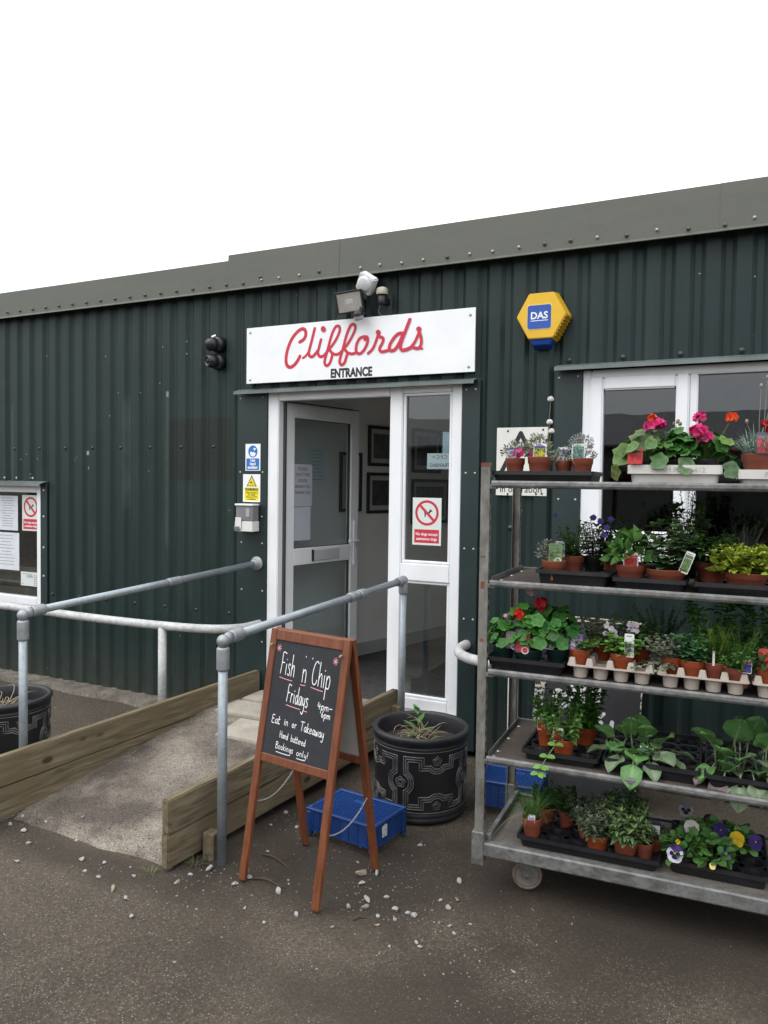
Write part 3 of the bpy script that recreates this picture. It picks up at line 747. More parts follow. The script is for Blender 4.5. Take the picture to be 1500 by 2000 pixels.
# ================================================================== WALL FITTINGS AND SIGNS
WHITE = mat('sign_white', (.84, .85, .86), .4, var=.03, vs=5)
RED = mat('sign_red', (.55, .020, .048), .45)
BLACK = mat('print_black', (.012, .012, .014), .5)
BLUE = mat('sign_blue', (.02, .17, .50), .45)
YEL = mat('sign_yellow', (.80, .66, .02), .45)
SRED = mat('safety_red', (.55, .03, .05), .45)
PAPER = mat('paper', (.62, .65, .68), .7, var=.04, vs=12)
PRINT = mat('faint_print', (.10, .10, .11), .7)
def board(x0, x1, z0, z1, y, t=.003, r=0.):
    mb = MB(); mb.box(x0, x1, y - t, y, z0, z1); return mb
# ---- shop sign
sg = thing('entrance_sign', 'long white shop sign with red script name above the door', 'sign', (-2.475, -.02, 2.388))
mb = MB(); mb.box(-3.327, -1.622, -.044, -.034, 2.388, 2.778); put('panel', mb.mesh('panel', .0015), WHITE, sg, world=True)
STROKES = [(0.0209, [(-2.8833, 2.6526), (-2.8511, 2.6688), (-2.8357, 2.6987), (-2.8413, 2.7285), (-2.865, 2.7398), (-2.9043, 2.7221), (-2.948, 2.677), (-2.9784, 2.6159), (-2.993, 2.5571), (-2.9889, 2.5083), (-2.9636, 2.4861), (-2.9282, 2.4975), (-2.8976, 2.5292), (-2.8812, 2.5556)]), (0.0184, [(-2.7652, 2.7352), (-2.7776, 2.6908), (-2.7941, 2.6334), (-2.8091, 2.5829), (-2.8062, 2.557), (-2.7844, 2.5462), (-2.7613, 2.5617), (-2.7359, 2.5893)]), (0.0136, [(-2.8565, 2.5431), (-2.8323, 2.5571), (-2.8091, 2.5866)]), (0.0176, [(-2.7145, 2.6572), (-2.7293, 2.6072), (-2.7373, 2.5675), (-2.7199, 2.5446), (-2.6901, 2.5501), (-2.6608, 2.581)]), (0.0168, [(-2.6608, 2.581), (-2.6192, 2.6217), (-2.5864, 2.6699), (-2.5703, 2.7119), (-2.5773, 2.7354), (-2.5998, 2.7357), (-2.6204, 2.7084), (-2.6408, 2.6593), (-2.6593, 2.5954), (-2.6756, 2.5456), (-2.6853, 2.5061), (-2.6722, 2.4814), (-2.647, 2.4931), (-2.6307, 2.532), (-2.6268, 2.5586), (-2.6414, 2.5783)]), (0.016, [(-2.6311, 2.5646), (-2.5973, 2.5503), (-2.5641, 2.5619), (-2.5436, 2.5808)]), (0.0168, [(-2.5436, 2.5808), (-2.5069, 2.6178), (-2.4748, 2.6656), (-2.4534, 2.7103), (-2.4594, 2.7357), (-2.484, 2.7376), (-2.5041, 2.707), (-2.524, 2.6583), (-2.5437, 2.588), (-2.5597, 2.5422), (-2.5691, 2.5032), (-2.5572, 2.4809), (-2.534, 2.4904), (-2.518, 2.529), (-2.5118, 2.5558), (-2.5245, 2.5745)]), (0.016, [(-2.5144, 2.5603), (-2.4772, 2.548), (-2.4405, 2.5557)]), (0.0168, [(-2.3844, 2.6542), (-2.4199, 2.6439), (-2.4436, 2.6029), (-2.443, 2.5601), (-2.416, 2.5457), (-2.384, 2.5706), (-2.3629, 2.6117), (-2.3601, 2.6412), (-2.3715, 2.6519), (-2.3809, 2.6341)]), (0.016, [(-2.3554, 2.5441), (-2.3238, 2.5703), (-2.3006, 2.6145), (-2.2817, 2.6693)]), (0.0168, [(-2.2857, 2.6731), (-2.279, 2.6495), (-2.2472, 2.6333), (-2.253, 2.6043), (-2.2722, 2.5705), (-2.26, 2.5487), (-2.2286, 2.551), (-2.2013, 2.5576)]), (0.0184, [(-2.1139, 2.6571), (-2.1446, 2.6524), (-2.1789, 2.6202), (-2.2016, 2.5799), (-2.1934, 2.5515), (-2.1624, 2.5565), (-2.1321, 2.5962), (-2.1098, 2.643)]), (0.0192, [(-2.0602, 2.7384), (-2.0836, 2.6825), (-2.1094, 2.6223), (-2.124, 2.5749), (-2.1121, 2.5499), (-2.0815, 2.5514), (-2.0549, 2.56)]), (0.016, [(-2.0549, 2.56), (-2.0251, 2.5924), (-1.9996, 2.642), (-1.994, 2.6689)]), (0.0168, [(-1.9977, 2.6657), (-1.9804, 2.6201), (-1.9797, 2.5791), (-1.9981, 2.5543), (-2.0344, 2.5608)]), (0.0112, [(-2.0321, 2.5579), (-1.971, 2.5512)]), (0.0305, [(-2.6984, 2.728), (-2.695, 2.7241)]), (0.0273, [(-2.2849, 2.6752), (-2.2809, 2.6721)]), (0.0273, [(-1.9986, 2.6747), (-1.9941, 2.6723)])]
mb = MB()
for w, pts in STROKES: ribbon(mb, pts, w * 1.18, lambda x, y, h: V((x, -.044 - h, y)), 5, .0006, .000008)
put('script_lettering', mb, RED, sg, world=True)
put('lettering', text_mesh('ENTRANCE', .080, wallM(-2.482, -.0448, 2.400), bold=.0034, sx=.76), BLACK, sg, world=True)
mb = MB()
for x, z in ((-3.295, 2.745), (-3.295, 2.415), (-1.655, 2.735), (-1.66, 2.42)):
    mb.lathe([(.009, 0), (.009, .003), (.004, .005), (0, .005)], 10, Matrix.Translation(V((x, -.044, z))) @ Matrix.Rotation(rad(90), 4, 'X'))
stuff(put('sign_screws', mb, STEEL, sg, world=True))
for x in (-3.1, -2.4, -1.8):
    mb = MB(); mb.box(x - .015, x + .015, -.034, .0, 2.40, 2.77); put('batten', mb, BLKP, sg, world=True)

# ---- alarm bell box
al = thing('alarm_box', 'yellow hexagonal alarm box with blue panel on the green wall', 'alarm box', (-1.205, 0, 2.55))
hexo = [(-1.347, 2.682), (-1.275, 2.812), (-1.131, 2.812), (-1.058, 2.682), (-1.131, 2.552), (-1.275, 2.552)]
cxh, czh = -1.203, 2.682
mb = MB()
vs = [V((cxh + (x - cxh) * 1.10, -.005, czh + (z - czh) * 1.10)) for x, z in hexo] + [V((x, -.100, z)) for x, z in hexo]
mb.add(vs, [(0, 1, 2, 3, 4, 5), (11, 10, 9, 8, 7, 6)] + [(i, (i + 1) % 6, 6 + (i + 1) % 6, 6 + i) for i in range(6)])
put('case', mb.mesh('case', .004, 2), mat('alarm_yellow', (.72, .43, .015), .35, var=.06, vs=8), al, world=True)
mb = MB()      # louvres on the lower right flank
for k in range(7):
    u = (k + .6) / 7.6
    a = V((hexo[3][0], -.100, hexo[3][1])).lerp(V((hexo[4][0], -.100, hexo[4][1])), u); b = V((cxh + (hexo[3][0] - cxh) * 1.1, -.005, czh + (hexo[3][1] - czh) * 1.1)).lerp(V((cxh + (hexo[4][0] - cxh) * 1.1, -.005, czh + (hexo[4][1] - czh) * 1.1)), u)
    mb.bar(a.lerp(b, .08) + V((.002, 0, 0)), a.lerp(b, .92) + V((.002, 0, 0)), .012, .010, up=(1, 0, -.6))
stuff(put('louvres', mb, mat('alarm_louvre', (.45, .24, .01), .4), al, world=True))
def rrect(x0, x1, z0, z1, r, n=4):
    out = []
    for cx, cz, a0 in ((x1 - r, z1 - r, 0), (x0 + r, z1 - r, 90), (x0 + r, z0 + r, 180), (x1 - r, z0 + r, 270)):
        for k in range(n + 1):
            a = rad(a0 + 90 * k / n); out.append((cx + r * math.cos(a), cz + r * math.sin(a)))
    return out
yf = lambda y: (lambda a, b, h: V((a, y - h, b)))
mb = MB(); mb.prism(rrect(-1.285, -1.139, 2.603, 2.747, .014), 0, .0015, yf(-.1)); put('panel_border', mb, mat('alarm_pale', (.75, .6, .25), .4), al, world=True)
mb = MB(); mb.prism(rrect(-1.281, -1.143, 2.607, 2.743, .013), .0016, .003, yf(-.1)); put('panel', mb, mat('alarm_blue', (.012, .075, .36), .4, var=.1, vs=12), al, world=True)
put('lettering', text_mesh('DAS', .056, wallM(-1.212, -.1036, 2.664), bold=.0013, sx=.98), WHITE, al, world=True)
mb = MB(); mb.box(-1.262, -1.160, -.1042, -.1034, 2.651, 2.655); put('underline', mb, WHITE, al, world=True)
mb = MB()
vs = [V(p) for p in ((-1.27, -.09, 2.548), (-1.136, -.09, 2.548), (-1.136, -.012, 2.548), (-1.27, -.012, 2.548), (-1.255, -.082, 2.515), (-1.15, -.082, 2.515), (-1.15, -.02, 2.495), (-1.255, -.02, 2.495))]
mb.add(vs, [(0, 1, 2, 3), (7, 6, 5, 4), (0, 4, 5, 1), (1, 5, 6, 2), (2, 6, 7, 3), (3, 7, 4, 0)]); put('strobe', mb.mesh('strobe', .004), mat('strobe_blue', (.01, .05, .26), .15), al, world=True)

# ---- two turret cameras
CAMB = mat('camera_black', (.013, .014, .018), .35, var=.15, vs=20)
def turret(label, x, z, aim, glint):
    r = thing('security_camera', label, 'camera', (x, 0, z))
    M4 = Matrix.Translation(V((x, -.002, z))) @ Matrix.Rotation(rad(90), 4, 'X')
    mb = MB(); mb.lathe([(0, 0), (.060, 0), (.060, .028), (.052, .048), (.030, .056), (0, .056)], 24, M4); put('base', mb, CAMB, r, world=True)
    a = V(aim).normalized(); c = V((x, -.062, z)) + a * .012
    q = a.to_track_quat('Z', 'Y').to_matrix().to_4x4(); M5 = Matrix.Translation(c) @ q
    mb = MB(); mb.lathe([(0, -.045), (.025, -.04), (.042, -.025), (.050, 0), (.048, .022), (.040, .040), (.034, .046), (.030, .040), (0, .040)], 24, M5); put('ball', mb, CAMB, r, world=True)
    mb = MB(); mb.lathe([(.030, .041), (.034, .0475), (.037, .044)], 24, M5); put('lens_ring', mb, mat('lens_ring', (.09, .085, .08), .3, metal=.4), r, world=True)
    mb = MB(); mb.lathe([(0, .043), (.014, .043), (.016, .041)], 20, M5); put('lens', mb, mat('lens_black', (.004, .004, .005), .06), r, world=True)
    if glint:
        mb = MB(); mb.box(-.016, .016, -.003, .003, -.007, .009, Matrix.Translation(V((x + .012, -.083, z + .047))) @ Matrix.Rotation(rad(-38), 4, 'X') @ Matrix.Rotation(rad(-25), 4, 'Y')); put('sticker_or_glint', mb, WHITE, r, world=True)  # white plate stands in for a glint of light on the ball
    return r
turret('upper black dome security camera, facing away to the left', -3.60, 2.688, (-.8, -.45, -.25), True)
turret('lower black dome security camera, lens towards the viewer', -3.60, 2.563, (-.35, -.9, -.12), False)

# ---- floodlight, sounder box, photocell
fl = thing('floodlight', 'black LED floodlight with motion sensor above the sign', 'floodlight', (-2.44, 0, 2.87))
FM = Matrix.Translation(V((-2.455, -.12, 2.868))) @ Matrix.Rotation(rad(10), 4, 'Z') @ Matrix.Rotation(rad(-6), 4, 'Y') @ Matrix.Rotation(rad(14), 4, 'X')
mb = MB(); mb.box(-.092, .092, -.012, .022, -.070, .070, FM); mb.box(-.05, .05, .022, .05, -.04, .04, FM); put('housing', mb.mesh('housing', .006, 2), BLKP, fl, world=True)
mb = MB()      # stepped reflector bowl
ot = [(-.080, -.058), (.080, -.058), (.080, .058), (-.080, .058)]; it = [(-.026, -.014), (.026, -.014), (.026, .024), (-.026, .024)]
mb.add([FM @ V((x, -.0130, z)) for x, z in ot] + [FM @ V((x, -.0124, z)) for x, z in it], [(0, 1, 5, 4), (1, 2, 6, 5), (2, 3, 7, 6), (3, 0, 4, 7)]); put('reflector', mb, mat('reflector', (.42, .40, .37), .3, metal=.3, var=.1, vs=8), fl, world=True)
mb = MB(); mb.box(-.025, .025, -.0138, -.0132, -.013, .023, FM); put('led', mb, mat('led_array', (.62, .60, .55), .5, var=.2, vs=120), fl, world=True)
mb = MB()
for s_ in range(4): mb.box(-.022, .022, -.0146, -.014, -.009 + s_ * .009, -.006 + s_ * .009, FM)
put('led_rows', mb, mat('led_line', (.35, .35, .36), .5), fl, world=True)
mb = MB(); mb.box(-.092, .092, -.0165, -.0122, -.070, -.058, FM); mb.box(-.092, .092, -.0165, -.0122, .058, .070, FM); mb.box(-.092, -.080, -.0165, -.0122, -.058, .058, FM); mb.box(.080, .092, -.0165, -.0122, -.058, .058, FM)
put('bezel', mb.mesh('bezel', .002), BLKP, fl, world=True)
mb = MB(); mb.bar((-2.43, -.10, 2.86), (-2.43, -.0, 2.90), .05, .02); mb.bar((-2.40, -.09, 2.85), (-2.37, -.10, 2.79), .03, .03); put('bracket', mb, BLKP, fl, world=True)
mb = MB(); SM = Matrix.Translation(V((-2.385, -.13, 2.775))) @ Matrix.Rotation(rad(25), 4, 'X')
mb.lathe([(0, .03), (.024, .028), (.032, .012), (.033, 0)], 18, SM); put('sensor_cap', mb, BLKP, fl, world=True)
mb = MB(); mb.lathe([(.031, 0), (.031, -.018), (.027, -.028), (0, -.030)], 18, SM); put('sensor_lens', mb, mat('sensor_grey', (.36, .36, .37), .35), fl, world=True)
so = thing('sounder_box', 'square white sounder box tilted on its corner under the roof edge', 'sounder', (-2.36, 0, 2.97))
BM = Matrix.Translation(V((-2.352, -.085, 2.985))) @ Matrix.Rotation(rad(-10), 4, 'Z') @ Matrix.Rotation(rad(22), 4, 'X') @ Matrix.Rotation(rad(36), 4, 'Y')
mb = MB(); mb.box(-.058, .058, -.03, .035, -.058, .058, BM); put('case', mb.mesh('case', .008, 2), mat('white_plastic', (.66, .67, .68), .4, var=.06, vs=10), so, world=True)
mb = MB(); mb.lathe([(.050, 0), (.048, .008), (.036, .014), (0, .016)], 28, BM @ Matrix.Translation(V((0, -.03, 0))) @ Matrix.Rotation(rad(90), 4, 'X')); put('dome', mb, mat('white_plastic', (.66, .67, .68), .4), so, world=True)
mb = MB(); mb.box(-.02, .02, .034, .09, -.02, .02, BM); put('bracket', mb, BLKP, so, world=True)
mb = MB(); mb.tube([(-2.30, -.07, 2.94), (-2.275, -.06, 2.90), (-2.27, -.05, 2.85), (-2.285, -.045, 2.81), (-2.275, -.04, 2.785), (-2.25, -.03, 2.78)], .0022, 6); put('cable', mb, mat('cable_grey', (.25, .24, .23), .6), so, world=True)
mb = MB(); mb.tube([(-2.32, -.06, 2.93), (-2.33, -.05, 2.89), (-2.36, -.05, 2.86)], .0025, 6); put('cable', mb, BLKP, so, world=True)
ph = thing('photocell', 'small photocell with clear cap and black base beside the sounder box', 'photocell', (-2.245, 0, 2.88))
PM = Matrix.Translation(V((-2.245, -.075, 2.90)))
mb = MB(); mb.lathe([(0, -.055), (.026, -.055), (.028, -.05), (.030, .005), (.0, .005)], 20, PM); mb.box(-.02, .02, 0, .08, -.045, -.01, PM); put('base', mb, BLKP, ph, world=True)
mb = MB(); mb.lathe([(.036, .004), (.038, .010), (.037, .040), (.030, .048), (0, .058)], 20, PM); put('cap', mb, mat('smoky_cap', (.40, .35, .28), .25, var=.25, vs=25), ph, world=True)

# ---- small signs by the door
def flat_sign(name, label, cat, x0, x1, z0, z1, y, base=WHITE, t=.003, tilt=0.):
    r = thing(name, label, cat, ((x0 + x1) / 2, y, z0))
    mb = MB(); mb.prism([(x0, z0), (x1, z0), (x1, z1), (x0, z1)], 0, t, yf(y)); put('panel', mb, base, r, world=True)
    return r
def sprint(r, name, m, poly, y, h0, h1):
    mb = MB(); mb.prism(poly, h0, h1, yf(y)); return put(name, mb, m, r, world=True)
def ell(cx, cz, rx, rz, n=28): return [(cx + rx * math.cos(2 * math.pi * k / n), cz + rz * math.sin(2 * math.pi * k / n)) for k in range(n)]
YJ = -.0105
s1 = flat_sign('sanitiser_sign', 'blue and white hand sanitiser sign left of the door', 'sign', -3.352, -3.224, 1.775, 1.966, YJ)
sprint(s1, 'disc', BLUE, ell(-3.288, 1.912, .040, .043), YJ, .0032, .0036)
sprint(s1, 'band', BLUE, rrect(-3.344, -3.233, 1.780, 1.863, .006), YJ, .0032, .0036)
sprint(s1, 'pictogram', WHITE, [(-3.312, 1.905), (-3.300, 1.912), (-3.290, 1.905), (-3.278, 1.908), (-3.262, 1.898), (-3.268, 1.884), (-3.286, 1.874), (-3.298, 1.880), (-3.310, 1.886)], YJ, .0038, .0042)
sprint(s1, 'pictogram', WHITE, [(-3.284, 1.936), (-3.262, 1.936), (-3.262, 1.928), (-3.270, 1.926), (-3.272, 1.918), (-3.278, 1.918), (-3.280, 1.928)], YJ, .0038, .0042)
for i, w_ in enumerate(('Use', 'hand', 'sanitiser')):
    put('lettering', text_mesh(w_, .030, wallM(-3.288, YJ - .0042, 1.840 - .025 * i), bold=.0010, sx=.86), WHITE, s1, world=True)
s2 = flat_sign('warning_sign', 'yellow and white camera warning sign above the dispenser', 'sign', -3.372, -3.223, 1.553, 1.750, YJ)
def tri(cx, z0, w, h): return [(cx - w / 2, z0), (cx + w / 2, z0), (cx, z0 + h)]
sprint(s2, 'triangle', BLACK, tri(-3.296, 1.664, .088, .080), YJ, .0032, .0036); sprint(s2, 'triangle', YEL, tri(-3.296, 1.669, .070, .062), YJ, .0038, .0042)
sprint(s2, 'pictogram', BLACK, [(-3.312, 1.690), (-3.294, 1.700), (-3.290, 1.694), (-3.308, 1.684)], YJ, .0044, .0047); sprint(s2, 'pictogram', BLACK, [(-3.297, 1.690), (-3.294, 1.691), (-3.291, 1.681), (-3.278, 1.681), (-3.278, 1.678), (-3.293, 1.678)], YJ, .0044, .0047)
sprint(s2, 'band', YEL, [(-3.358, 1.562), (-3.234, 1.562), (-3.234, 1.656), (-3.358, 1.656)], YJ, .0032, .0036)
put('lettering', text_mesh('WARNING', .029, wallM(-3.296, YJ - .0042, 1.632), bold=.0006, sx=.80), BLACK, s2, world=True)
for i, w_ in enumerate(('These premises', 'are under', '24 hour CCTV', 'surveillance')):
    put('lettering', text_mesh(w_, .0185, wallM(-3.296, YJ - .0042, 1.6135 - .0155 * i), sx=.86), BLACK, s2, world=True)
sd_ = thing('soap_dispenser', 'white and clear wall dispenser on the door jamb', 'dispenser', (-3.30, 0, 1.337))
DB = mat('dispenser_white', (.70, .69, .66), .35)
mb = MB(); mb.box(-3.386, -3.228, -.095, -.011, 1.525, 1.540); put('lid', mb.mesh('lid', .004), DB, sd_, world=True)
mb = MB(); mb.box(-3.380, -3.232, -.088, -.012, 1.418, 1.524); put('tank', mb.mesh('tank', .006), mat('clear_tank', (.20, .20, .21), .15, var=.15, vs=9), sd_, world=True)
mb = MB(); mb.box(-3.383, -3.230, -.094, -.011, 1.345, 1.417); mb.box(-3.375, -3.320, -.100, -.0945, 1.36, 1.447); put('base', mb.mesh('base', .007, 2), DB, sd_, world=True)
mb = MB(); mb.box(-3.380, -3.335, -.110, -.0985, 1.352, 1.382); put('push_button', mb.mesh('push_button', .004), mat('grey_metal', (.25, .25, .25), .3, metal=.6), sd_, world=True)
mb = MB(); mb.box(-3.29, -3.26, -.0895, -.0885, 1.45, 1.51); put('gauge', mb, mat('gauge_grey', (.36, .36, .36), .4), sd_, world=True)

def dog(cx, cz, s):
    P = [(-.50, .18), (-.42, .30), (-.36, .12), (.10, .10), (.22, .20), (.30, .36), (.34, .52), (.44, .40), (.66, .30), (.62, .18), (.44, .14), (.30, -.02), (.28, -.14), (.30, -.50), (.16, -.50), (.12, -.20), (-.22, -.18), (-.24, -.50), (-.40, -.50), (-.40, -.14), (-.44, .02)]
    return [(cx + x * s, cz + y * s) for x, y in P]
def no_dogs(label, x0, x1, z0, z1, y, pale):
    r = flat_sign('prohibition_sign', label, 'sign', x0, x1, z0, z1, y, mat('sticker_pale', pale, .45), .001)
    w, h = x1 - x0, z1 - z0; cx = (x0 + x1) / 2; R_ = w * .41; cz = z1 - h * .05 - R_
    sprint(r, 'pictogram', BLACK, dog(cx + w * .02, cz, R_ * .62), y, .0012, .0014)
    mb = MB(); n = 36; ring = []
    for k in range(n):
        a = 2 * math.pi * k / n
        ring += [V((cx + R_ * math.cos(a), y - .0017, cz + R_ * math.sin(a))), V((cx + R_ * .80 * math.cos(a), y - .0017, cz + R_ * .80 * math.sin(a)))]
    mb.add(ring, [(2 * k, 2 * ((k + 1) % n), 2 * ((k + 1) % n) + 1, 2 * k + 1) for k in range(n)])
    d = R_ * .075; q = R_ * .62
    mb.add([V((cx - q - d, y - .0019, cz + q - d)), V((cx - q + d, y - .0019, cz + q + d)), V((cx + q + d, y - .0019, cz - q + d)), V((cx + q - d, y - .0019, cz - q - d))], [(0, 1, 2, 3)])
    put('ring_and_bar', mb, SRED, r, world=True)
    bz1 = z0 + h * .33
    sprint(r, 'band', SRED, [(x0 + w * .07, z0 + h * .045), (x1 - w * .07, z0 + h * .045), (x1 - w * .07, bz1), (x0 + w * .07, bz1)], y, .0012, .0014)
    for i, s_ in enumerate(('No dogs except', 'assistance dogs')):
        put('lettering', text_mesh(s_, w * .128, wallM(cx, y - .0020, z0 + h * (.205 - .10 * i)), bold=w * .0022, sx=.92), WHITE, r, world=True)
    return r
no_dogs('red and white no dogs sign on the side light of the entrance', -2.055, -1.855, 1.305, 1.610, .0335, (.66, .70, .66))
no_dogs('red and white no dogs sign in the left window', -5.735, -5.525, 1.25, 1.555, .0345, (.62, .66, .63))
def notice(label, x0, x1, z0, z1, y, lines, M4=None, mirror=False, m=None, text=None, size=.02, parent_name='paper_notice'):
    r = thing(parent_name, label, 'notice', ((x0 + x1) / 2, y, z0) if M4 is None else (M4 @ V(((x0 + x1) / 2, y, z0))))
    M_ = M4 or Matrix()
    mb = MB(); n = 4; mb.prism([(x0, z0), (x1, z0), (x1, z1), (x0, z1)], 0, .0006, lambda a, b, h: M_ @ V((a, y - h, b))); put('sheet', mb, m or PAPER, r, world=True)
    if text:
        for i, (s_, tz, sz) in enumerate(text):
            Mt = M_ @ wallM((x0 + x1) / 2, y - .0009, tz)
            if mirror: Mt = Mt @ Matrix.Diagonal((-1, 1, 1, 1))
            put('lettering', text_mesh(s_, sz, Mt, ext=.0001, sx=.9), BLACK, r, world=True)
    if lines:
        mb = MB(); rn = random.Random(int(abs(x0) * 1000))
        for k in range(lines):
            z = z1 - (z1 - z0) * (k + 1) / (lines + 1.6); w = (x1 - x0) * rn.uniform(.16, .36); c = (x0 + x1) / 2
            xx = c - w
            while xx < c + w:
                ww = rn.uniform(.008, .022); mb.prism([(xx, z), (min(xx + ww, c + w), z), (min(xx + ww, c + w), z + .0045), (xx, z + .0045)], .0008, .0010, lambda a, b, h: M_ @ V((a, y - h, b))); xx += ww + .005
        stuff(put('print_lines', mb, PRINT, r, world=True))
    return r
notice('white printed notice beside the no dogs sign in the left window', -6.05, -5.79, 1.245, 1.545, .0345, 12)
notice('lower white printed notice hanging in the left window', -6.10, -5.775, .90, 1.225, .0345, 10)
op = notice('small white open card at the bottom of the left window', -5.755, -5.535, .775, .895, .0345, 0, text=[('OPEN', .845, .034)], m=mat('card', (.62, .66, .64), .6))
mb = MB()
for k in range(6):
    mb.box(-5.59, -5.575, .0328, .0334, .785 + k * .016, .791 + k * .016); mb.box(-5.565, -5.548, .0328, .0334, .785 + k * .016, .791 + k * .016)
mb.box(-5.735, -5.61, .0328, .0334, .876, .879); mb.box(-5.745, -5.72, .0328, .0334, .79, .793)
stuff(put('print_lines', mb, PRINT, op, world=True))
notice('hand-lettered training notice taped inside the side light', -1.965, -1.79, 1.795, 1.895, .046, 0, mirror=True, text=[('C.P.C >', 1.858, .036), ('TRAINING', 1.808, .034)])
notice('torn blue-grey sheet taped above the training notice', -1.860, -1.79, 1.86, 2.03, .0475, 0, m=mat('blue_paper', (.36, .45, .52), .7))
# notices on the open door
IV = DM
dn = notice('white please shut the door notice on the open door', .105, .31, 1.52, 1.83, .0225, 0, M4=IV, text=[('PLEASE', 1.785, .034), ('SHUT THE', 1.742, .034), ('DOOR', 1.699, .034), ('BEHIND YOU', 1.656, .030), ('THANK YOU', 1.612, .032)], m=mat('paper_dim', (.42, .44, .47), .7))
notice('blank white sheet below the shut the door notice', .105, .295, 1.27, 1.515, .0222, 0, M4=IV, m=mat('paper_blank', (.46, .49, .54), .7))
notice('white printed notice on the wall behind the open door', -3.20, -3.02, 1.72, 2.02, 0, 9, M4=Matrix.Translation(WA + nrm * .004 + WD * .55) @ Matrix.Rotation(math.atan2(WD.y, WD.x), 4, 'Z') @ Matrix.Translation(V((3.11, 0, -.045))))
# ---- framed pictures on the partition
def picture(label, u, w, z0, z1, tone):
    Mp = Matrix.Translation(WA + nrm * .002 + WD * u) @ Matrix.Rotation(math.atan2(WD.y, WD.x), 4, 'Z')
    c = Mp @ V((w / 2, 0, z0))
    r = thing('framed_picture', label, 'picture', c)
    mb = MB(); b = .026
    for q in ((0, w, z0, z0 + b), (0, w, z1 - b, z1), (0, b, z0 + b, z1 - b), (w - b, w, z0 + b, z1 - b)): mb.box(q[0], q[1], -.022, 0, q[2], q[3], Mp)
    put('frame', mb.mesh('frame', .003), mat('black_frame', (.012, .012, .013), .4), r, world=True)
    mb = MB(); mb.box(b, w - b, -.008, -.004, z0 + b, z1 - b, Mp); put('mount', mb, mat('mount', (.42, .42, .40), .7), r, world=True)
    mb = MB(); mb.box(b + .04, w - b - .04, -.010, -.0085, z0 + b + .04, z1 - b - .04, Mp); put('print', mb, mat('print_' + str(tone), tone, .4, col2=tuple(x * 2.2 for x in tone), vs=14), r, world=True)
picture('upper black-framed picture on the wall inside', 1.14, .42, 1.845, 2.19, (.055, .06, .055))
picture('lower black-framed picture on the wall inside', 1.13, .42, 1.44, 1.79, (.035, .034, .036))
picture('tall black-framed picture seen behind the edge of the open door', .80, .26, 1.46, 1.95, (.15, .15, .14))
picture('black-framed picture seen through the top of the side light', 1.72, .42, 1.80, 2.20, (.05, .055, .06))
picture('black-framed picture seen through the middle of the side light', 1.72, .55, 1.33, 1.74, (.05, .045, .045))
# ---- barrier warning sign half hidden by the trolley
s3 = flat_sign('hazard_sign', 'white triangle hazard sign on the wall behind the top shelf', 'sign', -1.484, -1.172, 1.637, 2.046, -.002, mat('cream_sign', (.70, .69, .64), .45, var=.05, vs=6))
def trio(cx, z0, w, h, t):
    return [(cx - w / 2, z0), (cx + w / 2, z0), (cx, z0 + h)]
mb = MB()
for a, b in (((-1.475, 1.73), (-1.335, 2.012)), ((-1.335, 2.012), (-1.195, 1.73)), ((-1.195, 1.73), (-1.475, 1.73))):
    ribbon(mb, [a, b], .026, yf(-.0055), 1)
put('triangle', mb, BLACK, s3, world=True)
put('lettering', text_mesh('in operation', .060, wallM(-1.330, -.0056, 1.656), sx=.88), BLACK, s3, world=True)
mb = MB()
for x, z in ((-1.415, 2.025), (-1.20, 2.03), (-1.41, 1.645), (-1.2, 1.65), (-1.235, 1.648)): mb.lathe([(.007, 0), (.005, .003), (0, .004)], 8, Matrix.Translation(V((x, -.005, z))) @ Matrix.Rotation(rad(90), 4, 'X'))
stuff(put('sign_screws', mb, BLKP, s3, world=True))
# ================================================================== CHALKBOARD A-SIGN
MAHOG = mat('stained_wood', (.105, .028, .011), .45, col2=(.20, .062, .022), vs=4, stretch=(14, 14, 1.2), bump=.2, bs=30, lo=.3, hi=.7)
SLATE = mat('chalkboard', (.012, .013, .017), .7, col2=(.022, .023, .029), vs=5, fine=.12, fs=30)
CHALK = mat('white_chalk', (.80, .80, .79), .9)
PINK = mat('pink_chalk', (.70, .30, .32), .9)
AW, AH, AD = .405, 1.04, .205          # half depth AD, height AH
ab = thing('chalkboard_sign', 'free-standing mahogany chalkboard sign advertising fish and chips', 'chalkboard', (-1.729, -1.719, 0), rad(-8.5))
def face_fn(sign):
    """frame of the front (-1) / rear (+1) leaf: s across, t down from the apex, h outwards"""
    top = V((0, sign * .012, AH)); bot = V((0, sign * AD, 0))
    dn_ = (bot - top); ln = dn_.length; dn_ = dn_.normalized()
    out = V((0, sign, 0)); out = (out - dn_ * out.dot(dn_)).normalized()
    return (lambda s_, t, h: V((s_, 0, 0)) + top + dn_ * t + out * h), ln
for sign in (-1, 1):
    fn, ln = face_fn(sign)
    def slab(s0, s1, t0, t1, h0, h1):
        m_ = MB(); m_.prism([(s0, t0), (s1, t0), (s1, t1), (s0, t1)], h0, h1, fn); return m_
    hw = AW / 2
    for s0, s1 in ((-hw - .017, -hw + .018), (hw - .018, hw + .017)):
        put('leg', slab(s0, s1, -.012, ln, -.011, .011).mesh('leg', .003), MAHOG, ab)
    put('top_rail', slab(-hw + .018, hw - .018, -.010, .036, -.010, .010).mesh('top_rail', .003), MAHOG, ab)
    put('bottom_rail', slab(-hw + .018, hw - .018, .520, .556, -.010, .010).mesh('bottom_rail', .003), MAHOG, ab)
    if sign < 0:
        put('board', slab(-hw + .018, hw - .018, .036, .520, -.004, .004), SLATE, ab)
    else:
        put('board', slab(-hw + .018, hw - .018, .036, .520, -.004, .004), mat('board_back', (.36, .34, .31), .8, var=.1, vs=5), ab)
fn, ln = face_fn(-1)
